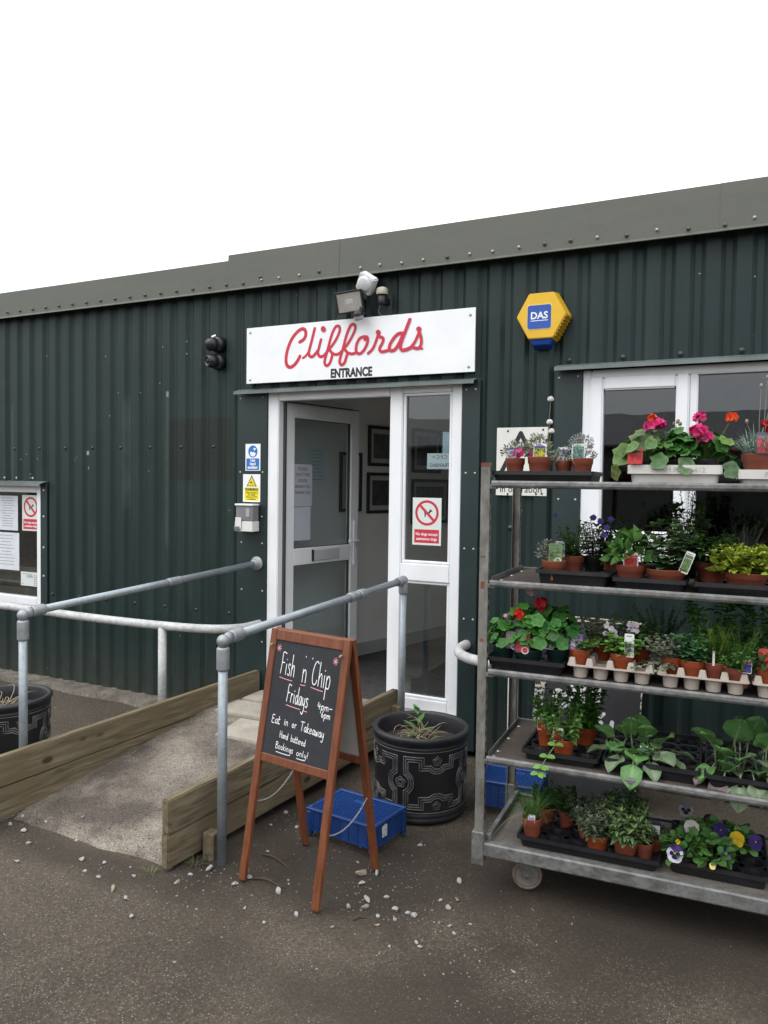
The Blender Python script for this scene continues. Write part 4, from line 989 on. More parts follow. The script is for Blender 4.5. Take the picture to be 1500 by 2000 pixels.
# small pegs that hold the board
for s_ in (-.20, .185):
    m_ = MB(); m_.tube([fn(s_, .055, .008), fn(s_ + .004, .060, .030)], .005, 8); put('peg', m_, mat('pale_peg', (.35, .24, .14), .6), ab)
SPANW, SPANH = AW - .036, .484
def bd(s_, t, h): return fn(-SPANW / 2 + s_ * SPANW, .036 + t * SPANH, .0042 + h)
# single-stroke handwriting: letters in a box x 0..w, y 0 (baseline) up; ascender 1, x-height .52, descender -.45
GL = {
 'F': (.55, [[(.06, 0), (.14, .5), (.18, 1), (.58, .98)], [(.12, .52), (.44, .54)]]),
 'C': (.62, [[(.60, .92), (.46, 1.0), (.24, .86), (.08, .5), (.10, .14), (.28, 0), (.48, .06), (.58, .22)]]),
 'E': (.55, [[(.52, .96), (.16, .94), (.10, .5), (.06, .04), (.50, .02)], [(.12, .5), (.42, .54)]]),
 'T': (.55, [[(-.04, .98), (.62, 1.0)], [(.30, .98), (.24, .5), (.20, 0)]]),
 'H': (.60, [[(.10, 1), (.06, 0)], [(.56, 1), (.52, 0)], [(.08, .5), (.54, .52)]]),
 'B': (.58, [[(.12, .98), (.06, 0)], [(.12, .96), (.42, .98), (.46, .72), (.12, .52), (.46, .46), (.52, .14), (.36, .0), (.06, .02)]]),
 'a': (.46, [[(.42, .48), (.22, .52), (.06, .26), (.14, .02), (.34, .10), (.42, .46), (.42, .1), (.50, .02)]]),
 'b': (.46, [[(.12, 1), (.06, 0)], [(.08, .3), (.26, .52), (.42, .34), (.34, .04), (.08, .02)]]),
 'd': (.48, [[(.40, .46), (.20, .5), (.06, .22), (.16, .0), (.34, .1), (.42, .5)], [(.46, 1.0), (.42, .4), (.44, 0)]]),
 'e': (.44, [[(.08, .26), (.34, .34), (.34, .5), (.16, .5), (.06, .22), (.18, .0), (.40, .1)]]),
 'g': (.46, [[(.40, .46), (.20, .5), (.08, .24), (.18, .04), (.36, .14), (.40, .48), (.40, -.1), (.30, -.44), (.08, -.40)]]),
 'h': (.46, [[(.10, 1), (.06, 0)], [(.07, .28), (.24, .52), (.38, .44), (.40, 0)]]),
 'i': (.20, [[(.10, .5), (.08, 0)], [(.11, .70), (.115, .73)]]),
 'k': (.44, [[(.12, 1), (.06, 0)], [(.40, .52), (.10, .24), (.40, 0)]]),
 'l': (.20, [[(.12, 1), (.08, .2), (.14, 0)]]),
 'm': (.64, [[(.06, .5), (.05, 0)], [(.06, .36), (.2, .52), (.30, .4), (.30, 0)], [(.31, .36), (.46, .52), (.56, .4), (.57, 0)]]),
 'n': (.44, [[(.07, .52), (.06, 0)], [(.07, .34), (.22, .52), (.36, .42), (.37, 0)]]),
 'o': (.44, [[(.24, .52), (.08, .36), (.10, .08), (.26, 0), (.38, .18), (.36, .42), (.22, .52)]]),
 'p': (.46, [[(.08, .5), (.02, -.46)], [(.08, .34), (.26, .54), (.42, .36), (.32, .02), (.06, .04)]]),
 'r': (.34, [[(.08, .52), (.06, 0)], [(.07, .32), (.20, .52), (.32, .48)]]),
 's': (.36, [[(.34, .48), (.18, .54), (.08, .42), (.30, .20), (.22, .0), (.04, .06)]]),
 't': (.34, [[(.18, .92), (.12, .1), (.22, 0), (.32, .06)], [(.02, .58), (.34, .6)]]),
 'w': (.60, [[(.04, .5), (.10, .06), (.20, .02), (.30, .42), (.34, .04), (.44, .02), (.56, .5)]]),
 'y': (.46, [[(.06, .5), (.10, .16), (.26, .08), (.38, .3), (.40, .5)], [(.40, .5), (.36, -.1), (.20, -.46), (-.02, -.36)]]),
 '4': (.5, [[(.20, .9), (.06, .4), (.46, .4)], [(.36, .7), (.32, 0)]]),
 '6': (.44, [[(.34, .9), (.12, .5), (.08, .14), (.24, 0), (.38, .2), (.24, .4), (.10, .26)]]),
 '!': (.2, [[(.14, 1), (.09, .28)], [(.08, .05), (.082, .08)]]), '-': (.45, [[(.06, .36), (.44, .38)]]), "'": (.2, [[(.12, 1.0), (.06, .8)]]),
}
chalk = MB()
rn = random.Random(4)
def write(word, s0, s1, t0, t1, cap, w):
    """word from s0 to s1, baseline t0 -> t1, cap height in t units"""
    tot = sum(GL[c][0] + .08 for c in word)
    x = 0
    for c in word:
        cw, st = GL[c]
        for poly in st:
            q = []
            for px, py in poly:
                u = (x + px) / tot; s_ = s0 + (s1 - s0) * u
                q.append((s_ + rn.uniform(-.001, .001), (t0 + (t1 - t0) * u) - py * cap * rn.uniform(.985, 1.015)))
            ribbon(chalk, [(a, b) for a, b in q], w, lambda a, b, h: bd(a, b, h), 4, .0003, .0000006)
        x += cw + .08
def wline(m_, a, b, w): ribbon(m_, [a, ((a[0] + b[0]) / 2, (a[1] + b[1]) / 2 + .002), b], w, lambda p, q, h: bd(p, q, h), 3, .0003, .0000006)
W1, W2, W3 = .0088, .0070, .0058
write('Fish', .115, .345, .285, .30, .185, W1); write('n', .455, .535, .325, .33, .21, W1); write('Chip', .60, .885, .325, .345, .205, W1)
write("'", .475, .50, .15, .15, .05, W2); write("'", .575, .60, .155, .155, .05, W2)
write('Fridays', .265, .60, .515, .535, .145, W1)
write('4pm-', .735, .955, .52, .525, .062, W2); write('6pm', .805, .94, .583, .588, .058, W2)
write('Eat', .085, .22, .725, .728, .072, W2); write('in', .28, .345, .722, .724, .062, W2); write('or', .40, .475, .727, .729, .062, W2); write('Takeaway', .535, .885, .735, .752, .078, W2)
write('Hand', .235, .37, .835, .842, .056, W3); write('battered', .41, .635, .845, .858, .056, W3)
write('Bookings', .195, .47, .932, .944, .056, W3); write('only!', .52, .70, .948, .952, .052, W3)
wline(chalk, (.215, .962), (.40, .968), .006); wline(chalk, (.53, .972), (.63, .974), .006)
stuff(put('chalk_writing', chalk, CHALK, ab))
pk = MB()
for a, b in (((.12, .322), (.315, .336)), ((.445, .352), (.52, .352)), ((.605, .355), (.78, .37)), ((.27, .548), (.49, .562)), ((.545, .566), (.59, .568))): wline(pk, a, b, .007)
for cs, ct in ((.058, .068), (.915, .10)):
    for k in range(4):
        a = math.pi * k / 4 + .2; dx, dy = math.cos(a) * .036, math.sin(a) * .032
        wline(pk, (cs - dx, ct - dy), (cs + dx, ct + dy), .006)
stuff(put('pink_chalk_marks', pk, PINK, ab))
# chains between the leaves
CH = mat('chain', (.55, .54, .52), .35, metal=.8)
fb, lb = face_fn(1)
for s_, t in ((-.205, .66), (.205, .70)):
    a = fn(s_, t + .07, 0); b = fb(s_, t, 0); m_ = MB(); pts = []
    nlk = 34
    for k in range(nlk + 1):
        u = k / nlk; p = a.lerp(b, u) - V((0, 0, .05 * 4 * u * (1 - u))); pts.append(p)
    for k in range(nlk):
        d = (pts[k + 1] - pts[k]); c = (pts[k + 1] + pts[k]) / 2; d.normalize()
        sd2 = d.cross(V((1, 0, 0))).normalized() if k % 2 else V((1, 0, 0))
        m_.tube([c + d * .006 * math.cos(q) + sd2 * .0032 * math.sin(q) for q in [2 * math.pi * i / 6 for i in range(7)]], .0011, 4, False)
    put('chain', m_, CH, ab)

# ================================================================== PLANTERS WITH ROSE RELIEF
PLB = mat('planter_black', (.013, .013, .015), .5, col2=(.030, .030, .033), vs=6, bump=.15, bs=60, lo=.4, hi=.75)
PLR = mat('planter_relief', (.035, .034, .035), .38, col2=(.14, .138, .132), vs=14, lo=.35, hi=.7)
SOIL = mat('potting_soil', (.020, .014, .010), .95, col2=(.05, .036, .025), vs=40, bump=.9, bs=90)
LEAF = leafmat('leaf')
DRY = mat('dry_stalk', (.28, .23, .15), .8, var=.25, vs=20)
def planter_meshes():
    H = .435
    prof = [(0, 0), (.228, 0), (.236, .010), (.238, .024), (.233, .029), (.238, .036), (.239, .048), (.235, .053), (.2375, .060), (.2425, .368), (.246, .374), (.246, .384), (.2425, .388), (.246, .392), (.248, .402), (.253, .408), (.256, .418), (.2555, .430), (.249, .437), (.232, .436), (.226, .425), (.224, .37), (.222, .31)]
    b = MB(); b.lathe(prof, 72)
    def R_(z): return .2370 + (z - .05) / .32 * .0055
    rel = MB()
    U = 2 * math.pi * .240 / 4
    def path(pts, r=.0042):
        p3 = []
        for x, z in pts:
            an = x / .240; rr = R_(z) + .0012; p3.append(V((rr * math.cos(an), rr * math.sin(an), z)))
        rel.tube(p3, r, 6, False)
    def dens(pts, st=.014):
        o_ = [pts[0]]
        for a, b_ in zip(pts, pts[1:]):
            d = math.hypot(b_[0] - a[0], b_[1] - a[1]); k = max(1, int(d / st))
            o_ += [(a[0] + (b_[0] - a[0]) * i / k, a[1] + (b_[1] - a[1]) * i / k) for i in range(1, k + 1)]
        return o_
    def arc(cx, cz, r, a0, a1, n=10): return [(cx + r * math.cos(rad(a0 + (a1 - a0) * i / n)), cz + r * math.sin(rad(a0 + (a1 - a0) * i / n))) for i in range(n + 1)]
    half = U / 2
    for k in range(4):
        c = k * U + .05
        for sg_ in (-1, 1):
            M_ = lambda L_: [(c + sg_ * x, z) for x, z in dens(L_)]
            for o_ in (0, .0115, .023):
                r = .046 + o_
                aa = math.degrees(math.acos(min(1, (.018 + o_) / r)))
                path(M_(arc(0, .21, r, aa, -aa)))
                zt = .21 + r * math.sin(rad(aa)); zb = .21 - r * math.sin(rad(aa))
                rm = .036 + o_
                path(M_([(.018 + o_, zt), (.018 + o_, .342 - o_), (.120 - o_, .342 - o_), (.120 - o_, .300 - o_)] + [p for p in arc(half, .318, rm, 180 + math.degrees(math.asin(min(1, (.318 - .300 + o_) / rm))), 270, 8)]))
                path(M_([(.018 + o_, zb), (.018 + o_, .078 + o_), (.120 - o_, .078 + o_), (.120 - o_, .118 + o_)] + [p for p in arc(half, .098, rm, 180 - math.degrees(math.asin(min(1, (.118 - .098 + o_) / rm))), 90, 8)]))
        for cx, cz, s_ in ((c, .21, 1.), (c + half, .322, .85), (c + half, .095, .8)):
            pts = []
            for i in range(31):
                a = 2 * math.pi * i / 30; r = (.0245 + .0045 * math.cos(5 * a)) * s_; pts.append((cx + r * math.sin(a), cz + r * math.cos(a)))
            path(pts, .0024)
            path([(cx + .010 * s_ * math.sin(2 * math.pi * i / 10) * (1 + .3 * (i % 2)), cz + .010 * s_ * math.cos(2 * math.pi * i / 10) * (1 + .3 * (i % 2))) for i in range(11)], .0024)
            for i in range(5):
                a = 2 * math.pi * i / 5; path([(cx + .015 * s_ * math.sin(a + .3), cz + .015 * s_ * math.cos(a + .3)), (cx + .019 * s_ * math.sin(a), cz + .019 * s_ * math.cos(a)), (cx + .015 * s_ * math.sin(a - .3), cz + .015 * s_ * math.cos(a - .3))], .002)
    for z, r in ((.060, .2385), (.366, .2430)):
        rel.tube([V((r * math.cos(2 * math.pi * i / 72), r * math.sin(2 * math.pi * i / 72), z)) for i in range(73)], .0028, 6, False)
    so_ = MB(); n = 24; so_.add([(0, 0, .355)] + [(.22 * .5 * math.cos(2 * math.pi * i / n), .125 * math.sin(2 * math.pi * i / n), .356 + .01 * noise.noise(V((i, 0, 0)))) for i in range(n)] + [(.224 * math.cos(2 * math.pi * i / n), .224 * math.sin(2 * math.pi * i / n), .345) for i in range(n)],
            [(0, 1 + i, 1 + (i + 1) % n) for i in range(n)] + [(1 + i, 1 + n + i, 1 + n + (i + 1) % n, 1 + (i + 1) % n) for i in range(n)], True)
    return b.mesh('pot'), rel.mesh('rose_relief'), so_.mesh('soil')
PM_, RM_, SM_ = planter_meshes()
for me, m_ in ((PM_, PLB), (RM_, PLR), (SM_, SOIL)): me.materials.append(m_)
def planter(label, x, y, rz):
    r = thing('planter', label, 'planter', (x, y, -.004), rz, 'rose relief planters')
    p_ = put('pot', PM_, None, r); put('rose_relief', RM_, None, p_); put('soil', SM_, None, r)
    return r
pl1 = planter('large black rose-relief planter beside the door with a green shoot', -1.60, -.83, rad(-103))
pl2 = planter('black rose-relief planter with dead stalks at the left edge', -3.96, -1.50, rad(-75))
def stalks(r, seed, n, hh):
    rn_ = random.Random(seed); m_ = MB()
    for k in range(n):
        a = rn_.uniform(0, 6.28); d = rn_.uniform(.0, .06); p = V((d * math.cos(a), d * math.sin(a), .35)); pts = [p]
        a2 = rn_.uniform(0, 6.28); L_ = rn_.uniform(.08, hh); up = rn_.uniform(.1, .9)
        for i in range(1, 6):
            u = i / 5; rr = d + L_ * u * (1.1 - up * .5)
            pts.append(V((p.x + math.cos(a2 + u * .8) * L_ * u * .9, p.y + math.sin(a2 + u * .8) * L_ * u * .9, .35 + L_ * up * math.sin(u * 2.2) * .6 + .01)))
        m_.tube(pts, [.0032 - .0004 * i for i in range(6)], 5)
    return stuff(put('dead_stalks', m_, DRY, r))
stalks(pl1, 3, 34, .19); stalks(pl2, 5, 30, .26)

# ================================================================== LEAVES
def jit(c, rn_, a=.22):
    k = 1 + rn_.uniform(-a, a); h = rn_.uniform(-.12, .12)
    return (max(0, c[0] * k * (1 + h)), c[1] * k, max(0, c[2] * k * (1 - h)))
SHAPES = {'ovate': [0, .72, 1, .8, .42, 0], 'lance': [0, .6, 1, .85, .5, 0], 'round': [0, .82, 1, 1, .78, 0], 'spoon': [0, .3, .62, 1, .86, 0]}
def leaf(mb, p, d, n, L_, W_, col, shape='ovate', curl=.25, fold=.18, wav=0., rn_=random):
    p, d, n = V(p), V(d).normalized(), V(n)
    sd_ = d.cross(n)
    if sd_.length < 1e-4: sd_ = d.cross(V((1, 0, .1)))
    sd_.normalize(); n = sd_.cross(d).normalized()
    prof = SHAPES[shape]; k = len(prof) - 1; vs = []
    for i in range(k + 1):
        t = i / k; c = p + d * (L_ * t * (1 - .18 * curl * t)) - n * (curl * L_ * t * t)
        w = prof[i] * W_ / 2
        if 0 < i < k:
            j1 = n * (wav * W_ * rn_.uniform(-1, 1)); j2 = n * (wav * W_ * rn_.uniform(-1, 1))
            vs += [c - sd_ * w + n * fold * w + j1, c, c + sd_ * w + n * fold * w + j2]
        else: vs.append(c)
    fs = []
    fs += [(0, 2, 1), (0, 3, 2)]
    for i in range(k - 2):
        a = 1 + 3 * i
        fs += [(a, a + 1, a + 4, a + 3), (a + 1, a + 2, a + 5, a + 4)]
    a = 1 + 3 * (k - 2); e = len(vs) - 1
    fs += [(a, a + 1, e), (a + 1, a + 2, e)]
    mb.col = col; mb.add(vs, fs, True); mb.col = None
def roundleaf(mb, p, nrm_, R_, col, rn_, zone=None):
    nrm_ = V(nrm_).normalized(); a = nrm_.cross(V((0, 0, 1)))
    if a.length < .05: a = V((1, 0, 0))
    a.normalize(); b = nrm_.cross(a); n = 14; ph = rn_.uniform(0, 6)
    def ring(rr, lift, lob):
        out = []
        for k in range(n):
            t = 2 * math.pi * k / n; r = R_ * rr * (1 + lob * math.cos(5 * t + ph) + rn_.uniform(-.05, .05)) * (.72 if (k == 0 and rr > .8) else 1)
            out.append(V(p) + (a * math.cos(t) + b * math.sin(t)) * r + nrm_ * (R_ * (lift + (.10 * math.sin(5 * t + ph * 2) + rn_.uniform(-.06, .06)) * rr)))
        return out
    c2 = zone or (col[0] * .55, col[1] * .7, col[2] * .6)
    mb.col = col; o_ = mb.add([V(p)], [])
    r1 = ring(.55, .12, .03); r2 = ring(1, .16, .11)
    mb.col = c2; o1 = mb.add(r1, []); mb.col = col; o2 = mb.add(r2, [])
    for k in range(n):
        k2 = (k + 1) % n
        mb.f += [[o_, o1 + k, o1 + k2], [o1 + k, o2 + k, o2 + k2, o1 + k2]]; mb.sm += [True, True]
    mb.col = None
def blade(mb, p, d, L_, w, bend, col, seg=4):
    p, d = V(p), V(d).normalized(); sd_ = d.cross(V((0, 0, 1)))
    if sd_.length < .05: sd_ = V((1, 0, 0))
    sd_.normalize(); vs = []; h = V((d.x, d.y, 0))
    if h.length < .01: h = V((.3, .2, 0))
    h.normalize()
    for i in range(seg + 1):
        t = i / seg; c = p + d * L_ * t + h * bend * L_ * t * t - V((0, 0, bend * L_ * t ** 3 * .9)); ww = w / 2 * (1 - t) ** .6
        vs += [c - sd_ * ww, c + sd_ * ww]
    mb.col = col; mb.add(vs, [(2 * i, 2 * i + 1, 2 * i + 3, 2 * i + 2) for i in range(seg)], True); mb.col = None
def stem(mb, a, b, r, col, bow=.0):
    a, b = V(a), V(b); mid = (a + b) / 2 + V((bow, bow * .5, 0)); mb.col = col
    mb.tube([a, mid, b], [r, r * .85, r * .7], 5, False); mb.col = None
def rdir(rn_, zmin=-.2, zmax=1.):
    z = rn_.uniform(zmin, zmax); a = rn_.uniform(0, 6.283); r = math.sqrt(max(0, 1 - z * z)); return V((r * math.cos(a), r * math.sin(a), z))

def g_bush(rn_, z0, h, sp, L_, W_, col, stems=9, pairs=6, shape='ovate', curl=.25, top=True, stemcol=None, lean=(0, 0), var=.22, droop=0.):
    """upright stems with opposite leaves"""
    mb = MB(); sc = stemcol or (col[0] * .9, col[1] * .75, col[2] * .6)
    stems = int(stems * 1.7); L_ *= 1.12; W_ *= 1.3
    for s_ in range(stems):
        a = 2 * math.pi * s_ / stems + rn_.uniform(-.5, .5); rr = sp * math.sqrt(rn_.uniform(.05, 1)); hh = h * rn_.uniform(.62, 1.0) * (1 - .25 * (rr / sp) ** 2)
        b = V((rr * .35 * math.cos(a), rr * .35 * math.sin(a), z0)); t = V((rr * math.cos(a) + lean[0], rr * math.sin(a) + lean[1], z0 + hh - droop * rr))
        stem(mb, b, t, .0016, sc, rn_.uniform(-.01, .01))
        for k in range(pairs):
            u = (k + .8 + rn_.uniform(-.2, .2)) / pairs; p = b.lerp(t, min(1, u)); az = rn_.uniform(0, 3.14)
            ll = L_ * (1.08 - .45 * u) * rn_.uniform(.75, 1.2)
            for q in (0, math.pi, rn_.uniform(0, 6)):
                d = V((math.cos(az + q), math.sin(az + q), rn_.uniform(-.05, .55))); leaf(mb, p, d, V((0, 0, 1)), ll, ll * W_ / L_, jit(col, rn_, var), shape, curl * rn_.uniform(.3, 1.4), .2, 0, rn_)
        if top:
            for k in range(4):
                d = V((math.cos(k * 1.57 + az), math.sin(k * 1.57 + az), 1.1)); leaf(mb, t, d, V((0, 0, 1)), L_ * .5, W_ * .5, jit((col[0] * 1.2, col[1] * 1.2, col[2] * 1.1), rn_, var), shape, .1, .2, 0, rn_)
    return mb
def g_mound(rn_, z0, rx, rz, n, L_, W_, col, shape='ovate', curl=.2, cz=.35, var=.25, up=.4, off=(0, 0)):
    """dense dome of leaves"""
    mb = MB(); n = int(n * 1.5); W_ *= 1.25
    for k in range(n):
        d = rdir(rn_, -.35, 1); r = rn_.uniform(.55, 1.0)
        p = V((d.x * rx * r + off[0], d.y * rx * r + off[1], z0 + rz * cz + d.z * rz * (1 - cz) * r))
        dd = V((d.x, d.y, d.z * .5 + up)) + rdir(rn_, -1, 1) * .55
        nn = d + V((0, 0, .8)) + rdir(rn_, -1, 1) * .5
        ll = L_ * rn_.uniform(.65, 1.2); leaf(mb, p, dd, nn, ll, ll * W_ / L_, jit(col, rn_, var), shape, curl * rn_.uniform(0, 1.8), .2, 0, rn_)
    for k in range(9):
        d = rdir(rn_, .2, 1); stem(mb, (0, 0, z0 - .01), (d.x * rx * .8 + off[0], d.y * rx * .8 + off[1], z0 + rz * (.35 + .6 * d.z)), .0014, (col[0] * .8, col[1] * .6, col[2] * .5))
    return mb
def g_geran(rn_, z0, rx, h, n, R_, col, off=(0, 0)):
    mb = MB()
    for k in range(n):
        d = rdir(rn_, -.12, 1); r = rn_.uniform(.6, 1.0)
        p = V((d.x * rx * r + off[0], d.y * rx * r + off[1], z0 + h * .25 + max(-.2, d.z) * h * .72 * r))
        stem(mb, (off[0] * .3, off[1] * .3, z0), p, .0018, (col[0] * 1.1, col[1] * .9, col[2] * .7), rn_.uniform(-.01, .01))
        roundleaf(mb, p, V((d.x * .8, d.y * .8, .75)) + rdir(rn_, -1, 1) * .35, R_ * rn_.uniform(.6, 1.15), jit(col, rn_), rn_)
    return mb
def g_grass(rn_, z0, r0, h, n, w, col, bend=.35, spread=.5):
    mb = MB()
    for k in range(n):
        a = rn_.uniform(0, 6.28); r = r0 * math.sqrt(rn_.random()); d = V((math.cos(a) * spread * rn_.random(), math.sin(a) * spread * rn_.random(), 1))
        blade(mb, (r * math.cos(a), r * math.sin(a), z0), d, h * rn_.uniform(.55, 1.05), w, bend * rn_.uniform(.1, 1.6), jit(col, rn_))
    return mb
def g_feather(rn_, z0, rx, h, stems, col, L_=.018):
    mb = MB()
    for s_ in range(stems):
        a = rn_.uniform(0, 6.28); r = rx * math.sqrt(rn_.random()); t = V((r * math.cos(a), r * math.sin(a), z0 + h * rn_.uniform(.6, 1))); b = V((r * .2 * math.cos(a), r * .2 * math.sin(a), z0))
        stem(mb, b, t, .0013, col, rn_.uniform(-.008, .008))
        for k in range(14):
            p = b.lerp(t, .2 + .8 * k / 13)
            for q in range(4):
                d = rdir(rn_, -.1, .9); blade(mb, p, d, L_ * rn_.uniform(.6, 1.3), .0032, .2, jit(col, rn_), 2)
    return mb
def floret(mb, c, n, R_, col, rn_, petals=5, cup=.25, wide=.95):
    n = V(n).normalized(); a = n.cross(V((.1, .2, 1)));
    if a.length < .05: a = V((1, 0, 0))
    a.normalize(); b = n.cross(a); ph = rn_.uniform(0, 6)
    for k in range(petals):
        t = ph + 2 * math.pi * k / petals; d = a * math.cos(t) + b * math.sin(t); s2 = n.cross(d)
        w = R_ * wide * math.sin(math.pi / petals)
        mb.col = jit(col, rn_, .18)
        mb.add([V(c), V(c) + d * R_ * .6 - s2 * w + n * R_ * cup * .6, V(c) + d * R_ + n * R_ * cup + n * rn_.uniform(-.1, .1) * R_, V(c) + d * R_ * .6 + s2 * w + n * R_ * cup * .6], [(0, 1, 2, 3)], True)
    mb.col = None
def umbel(rn_, c, R_, n, fr, col, squash=.75):
    mb = MB()
    for k in range(n):
        d = rdir(rn_, -.35, 1); floret(mb, V(c) + V((d.x, d.y, d.z * squash)) * R_ * rn_.uniform(.75, 1), d + rdir(rn_, -1, 1) * .3, fr * rn_.uniform(.8, 1.15), col, rn_)
    return mb
# fresh shoot in the big planter
rn_ = random.Random(8); m_ = MB()
for k in range(9):
    a = k * 2.4; leaf(m_, (.0, .0, .37 + .016 * k), (math.cos(a), math.sin(a), .45 + .12 * k), (0, 0, 1), .10 - .004 * k, .026, jit((.10, .22, .05), rn_, .15), 'lance', .2, .25, 0, rn_)
o_ = put('green_shoot', m_, LEAF, pl1); o_.location = (.0, -.02, .0); o_.scale = (1.15, 1.15, 1.0)
m_ = MB()
for k in range(60):
    d = rdir(rn_, .1, 1); leaf(m_, (d.x * .09, d.y * .07, .355), d, (0, 0, 1), rn_.uniform(.03, .06), .01, jit((.16, .17, .07), rn_, .35), 'lance', .4, .2, 0, rn_)
stuff(put('undergrowth', m_, LEAF, pl1))

# ================================================================== BLUE CRATES (upside down)
CRB = mat('crate_blue', (.006, .029, .125), .42, col2=(.011, .048, .19), vs=9, bump=.1, bs=80)  # body darker than the lattice: shade inside and on sides painted in
def crate(label, x, y, z, rz, w, d, h, tilt=None, lbl=True):
    r = thing('plastic_crate', label, 'crate', (x, y, z), rz, 'blue plastic crates')
    if tilt: r.rotation_euler = (tilt, 0, rz)
    f0 = .035
    mb = MB()     # rim frame of the upturned base, corner posts
    for q in ((-w / 2, w / 2, -d / 2, -d / 2 + .022, h - .014, h), (-w / 2, w / 2, d / 2 - .022, d / 2, h - .014, h), (-w / 2, -w / 2 + .022, -d / 2 + .022, d / 2 - .022, h - .014, h), (w / 2 - .022, w / 2, -d / 2 + .022, d / 2 - .022, h - .014, h)): mb.box(*q)
    put('rim', mb.mesh('rim', .003), CRB, r)
    mb = MB(); nx_, ny_ = 20, 15
    for i in range(1, nx_): xx = -w / 2 + .022 + (w - .044) * i / nx_; mb.box(xx - .0019, xx + .0019, -d / 2 + .022, d / 2 - .022, h - .0105, h - .004)
    for j in range(1, ny_): yy = -d / 2 + .022 + (d - .044) * j / ny_; mb.box(-w / 2 + .022, w / 2 - .022, yy - .0019, yy + .0019, h - .0095, h - .003)
    mb.box(-.05, .06, d * .15, d * .15 + .03, h - .0092, h - .0024)
    stuff(put('lattice', mb, mat('lattice_blue', (.012, .055, .215), .4), r))
    for nm, (ax, L_, off) in {'front': ('x', w, -d / 2), 'back': ('x', w, d / 2), 'left': ('y', d, -w / 2), 'right': ('y', d, w / 2)}.items():
        mb = MB(); s_ = 1 if off > 0 else -1
        def bb(a0, a1, t0, t1, z0, z1):
            lo_, hi_ = sorted((off - s_ * t0, off - s_ * t1))
            if ax == 'x': mb.box(a0, a1, lo_, hi_, z0, z1)
            else: mb.box(lo_, hi_, a0, a1, z0, z1)
        bb(-L_ / 2 + .03, L_ / 2 - .03, .004, .007, f0, h - .0145)
        bb(-L_ / 2 + .03, L_ / 2 - .03, .0, .0075, f0 - .006, f0)
        nr = 6 if ax == 'x' else 4
        for k in range(nr + 1):
            xx = -L_ / 2 + .04 + (L_ - .08) * k / nr; bb(xx - .003, xx + .003, .0, .0035, f0 + .0005, h - .015)
        put('side', mb, CRB, r)
    for sx_ in (-1, 1):
        for sy_ in (-1, 1):
            mb = MB(); x0, x1 = sorted((sx_ * w / 2, sx_ * (w / 2 - .03))); y0, y1 = sorted((sy_ * d / 2, sy_ * (d / 2 - .03))); mb.box(x0, x1, y0, y1, 0, h - .0145); put('corner_foot', mb.mesh('corner_foot', .006), CRB, r)
    if lbl:
        mb = MB(); mb.prism([(-.075, .062), (-.035, .060), (-.033, .112), (-.045, .118), (-.078, .112)], 0, .0008, lambda a, b, hh: V((w / 2 + .0005 + hh, a, b))); put('sticker_or_glint', mb, mat('torn_label', (.55, .55, .52), .8, col2=(.25, .25, .27), vs=60, lo=.5, hi=.7), r)
    return r
crate('upturned blue lattice crate between chalkboard and planter', -1.735, -1.285, 0, rad(-7), .395, .29, .135)
crate('blue lattice crate behind the plant trolley beside the planter', -1.17, -.60, .0, rad(4), .34, .26, .16, None, False)

# ================================================================== PAINTED BOARD LEANING ON THE WALL
lb_ = thing('painted_board', 'black board with flaking white lettering leaning on the wall behind the trolley', 'board', (-.86, -.35, 0))
LT = Matrix.Translation(V((-.862, -.36, 0))) @ Matrix.Rotation(rad(-14), 4, 'X')
mb = MB(); mb.box(-.292, .292, -.012, .0, .0, .985, LT)
put('panel', mb.mesh('panel', .002), mat('flaking_black', (.020, .020, .024), .6, var=.3, vs=6), lb_, world=True)
def chip_mat():
    m = bpy.data.materials.new('flaked_edge'); m.use_nodes = True; n, l = m.node_tree.nodes, m.node_tree.links; p = n['Principled BSDF']; p.inputs['Roughness'].default_value = .8
    t = n.new('ShaderNodeTexCoord'); nz = n.new('ShaderNodeTexNoise'); nz.inputs['Scale'].default_value = 45; nz.inputs['Detail'].default_value = 6; l.new(t.outputs['Object'], nz.inputs[0])
    r = n.new('ShaderNodeValToRGB'); e = r.color_ramp.elements; e[0].position = .46; e[0].color = (.03, .03, .032, 1); e[1].position = .52; e[1].color = (.50, .47, .40, 1); l.new(nz.outputs[0], r.inputs[0]); l.new(r.outputs[0], p.inputs[0]); return m
CHIP = chip_mat()
lf = lambda a, b, h: LT @ V((a, -.012 - h, b))
mb = MB(); mb.prism([(-.292, 0), (-.235, 0), (-.24, .5), (-.225, .7), (-.25, .985), (-.292, .985)], .0002, .0006, lf); put('flaked_edge', mb, CHIP, lb_, world=True)
mb = MB(); mb.prism([(-.25, .955), (.292, .965), (.292, .985), (-.25, .985)], .0002, .0006, lf); mb.prism([(.284, 0), (.292, 0), (.292, .96), (.286, .96)], .0002, .0006, lf); put('flaked_edge', mb, CHIP, lb_, world=True)
mb = MB(); WHL = [([(-.12, .545), (-.165, .56), (-.175, .51), (-.14, .475), (-.115, .49)], .028), ([(-.07, .60), (-.065, .545), (-.085, .525)], .024), ([(-.085, .60), (-.045, .60)], .02), ([(-.02, .60), (-.025, .55), (.0, .515)], .028), ([(.028, .60), (.03, .555)], .02), ([(.06, .60), (.062, .535)], .03),
      ([(-.085, .49), (-.075, .475)], .025), ([(-.03, .485), (-.035, .46)], .022), ([(.02, .485), (.05, .475)], .015), ([(.10, .47), (.075, .44), (.09, .42)], .018), ([(.145, .43), (.14, .39), (.125, .365)], .022)]
for pts, w in WHL: ribbon(mb, pts, w, lf, 4, .0008, .00001)
put('lettering', mb, mat('flaky_white', (.66, .66, .64), .8, var=.1, vs=30), lb_, world=True)

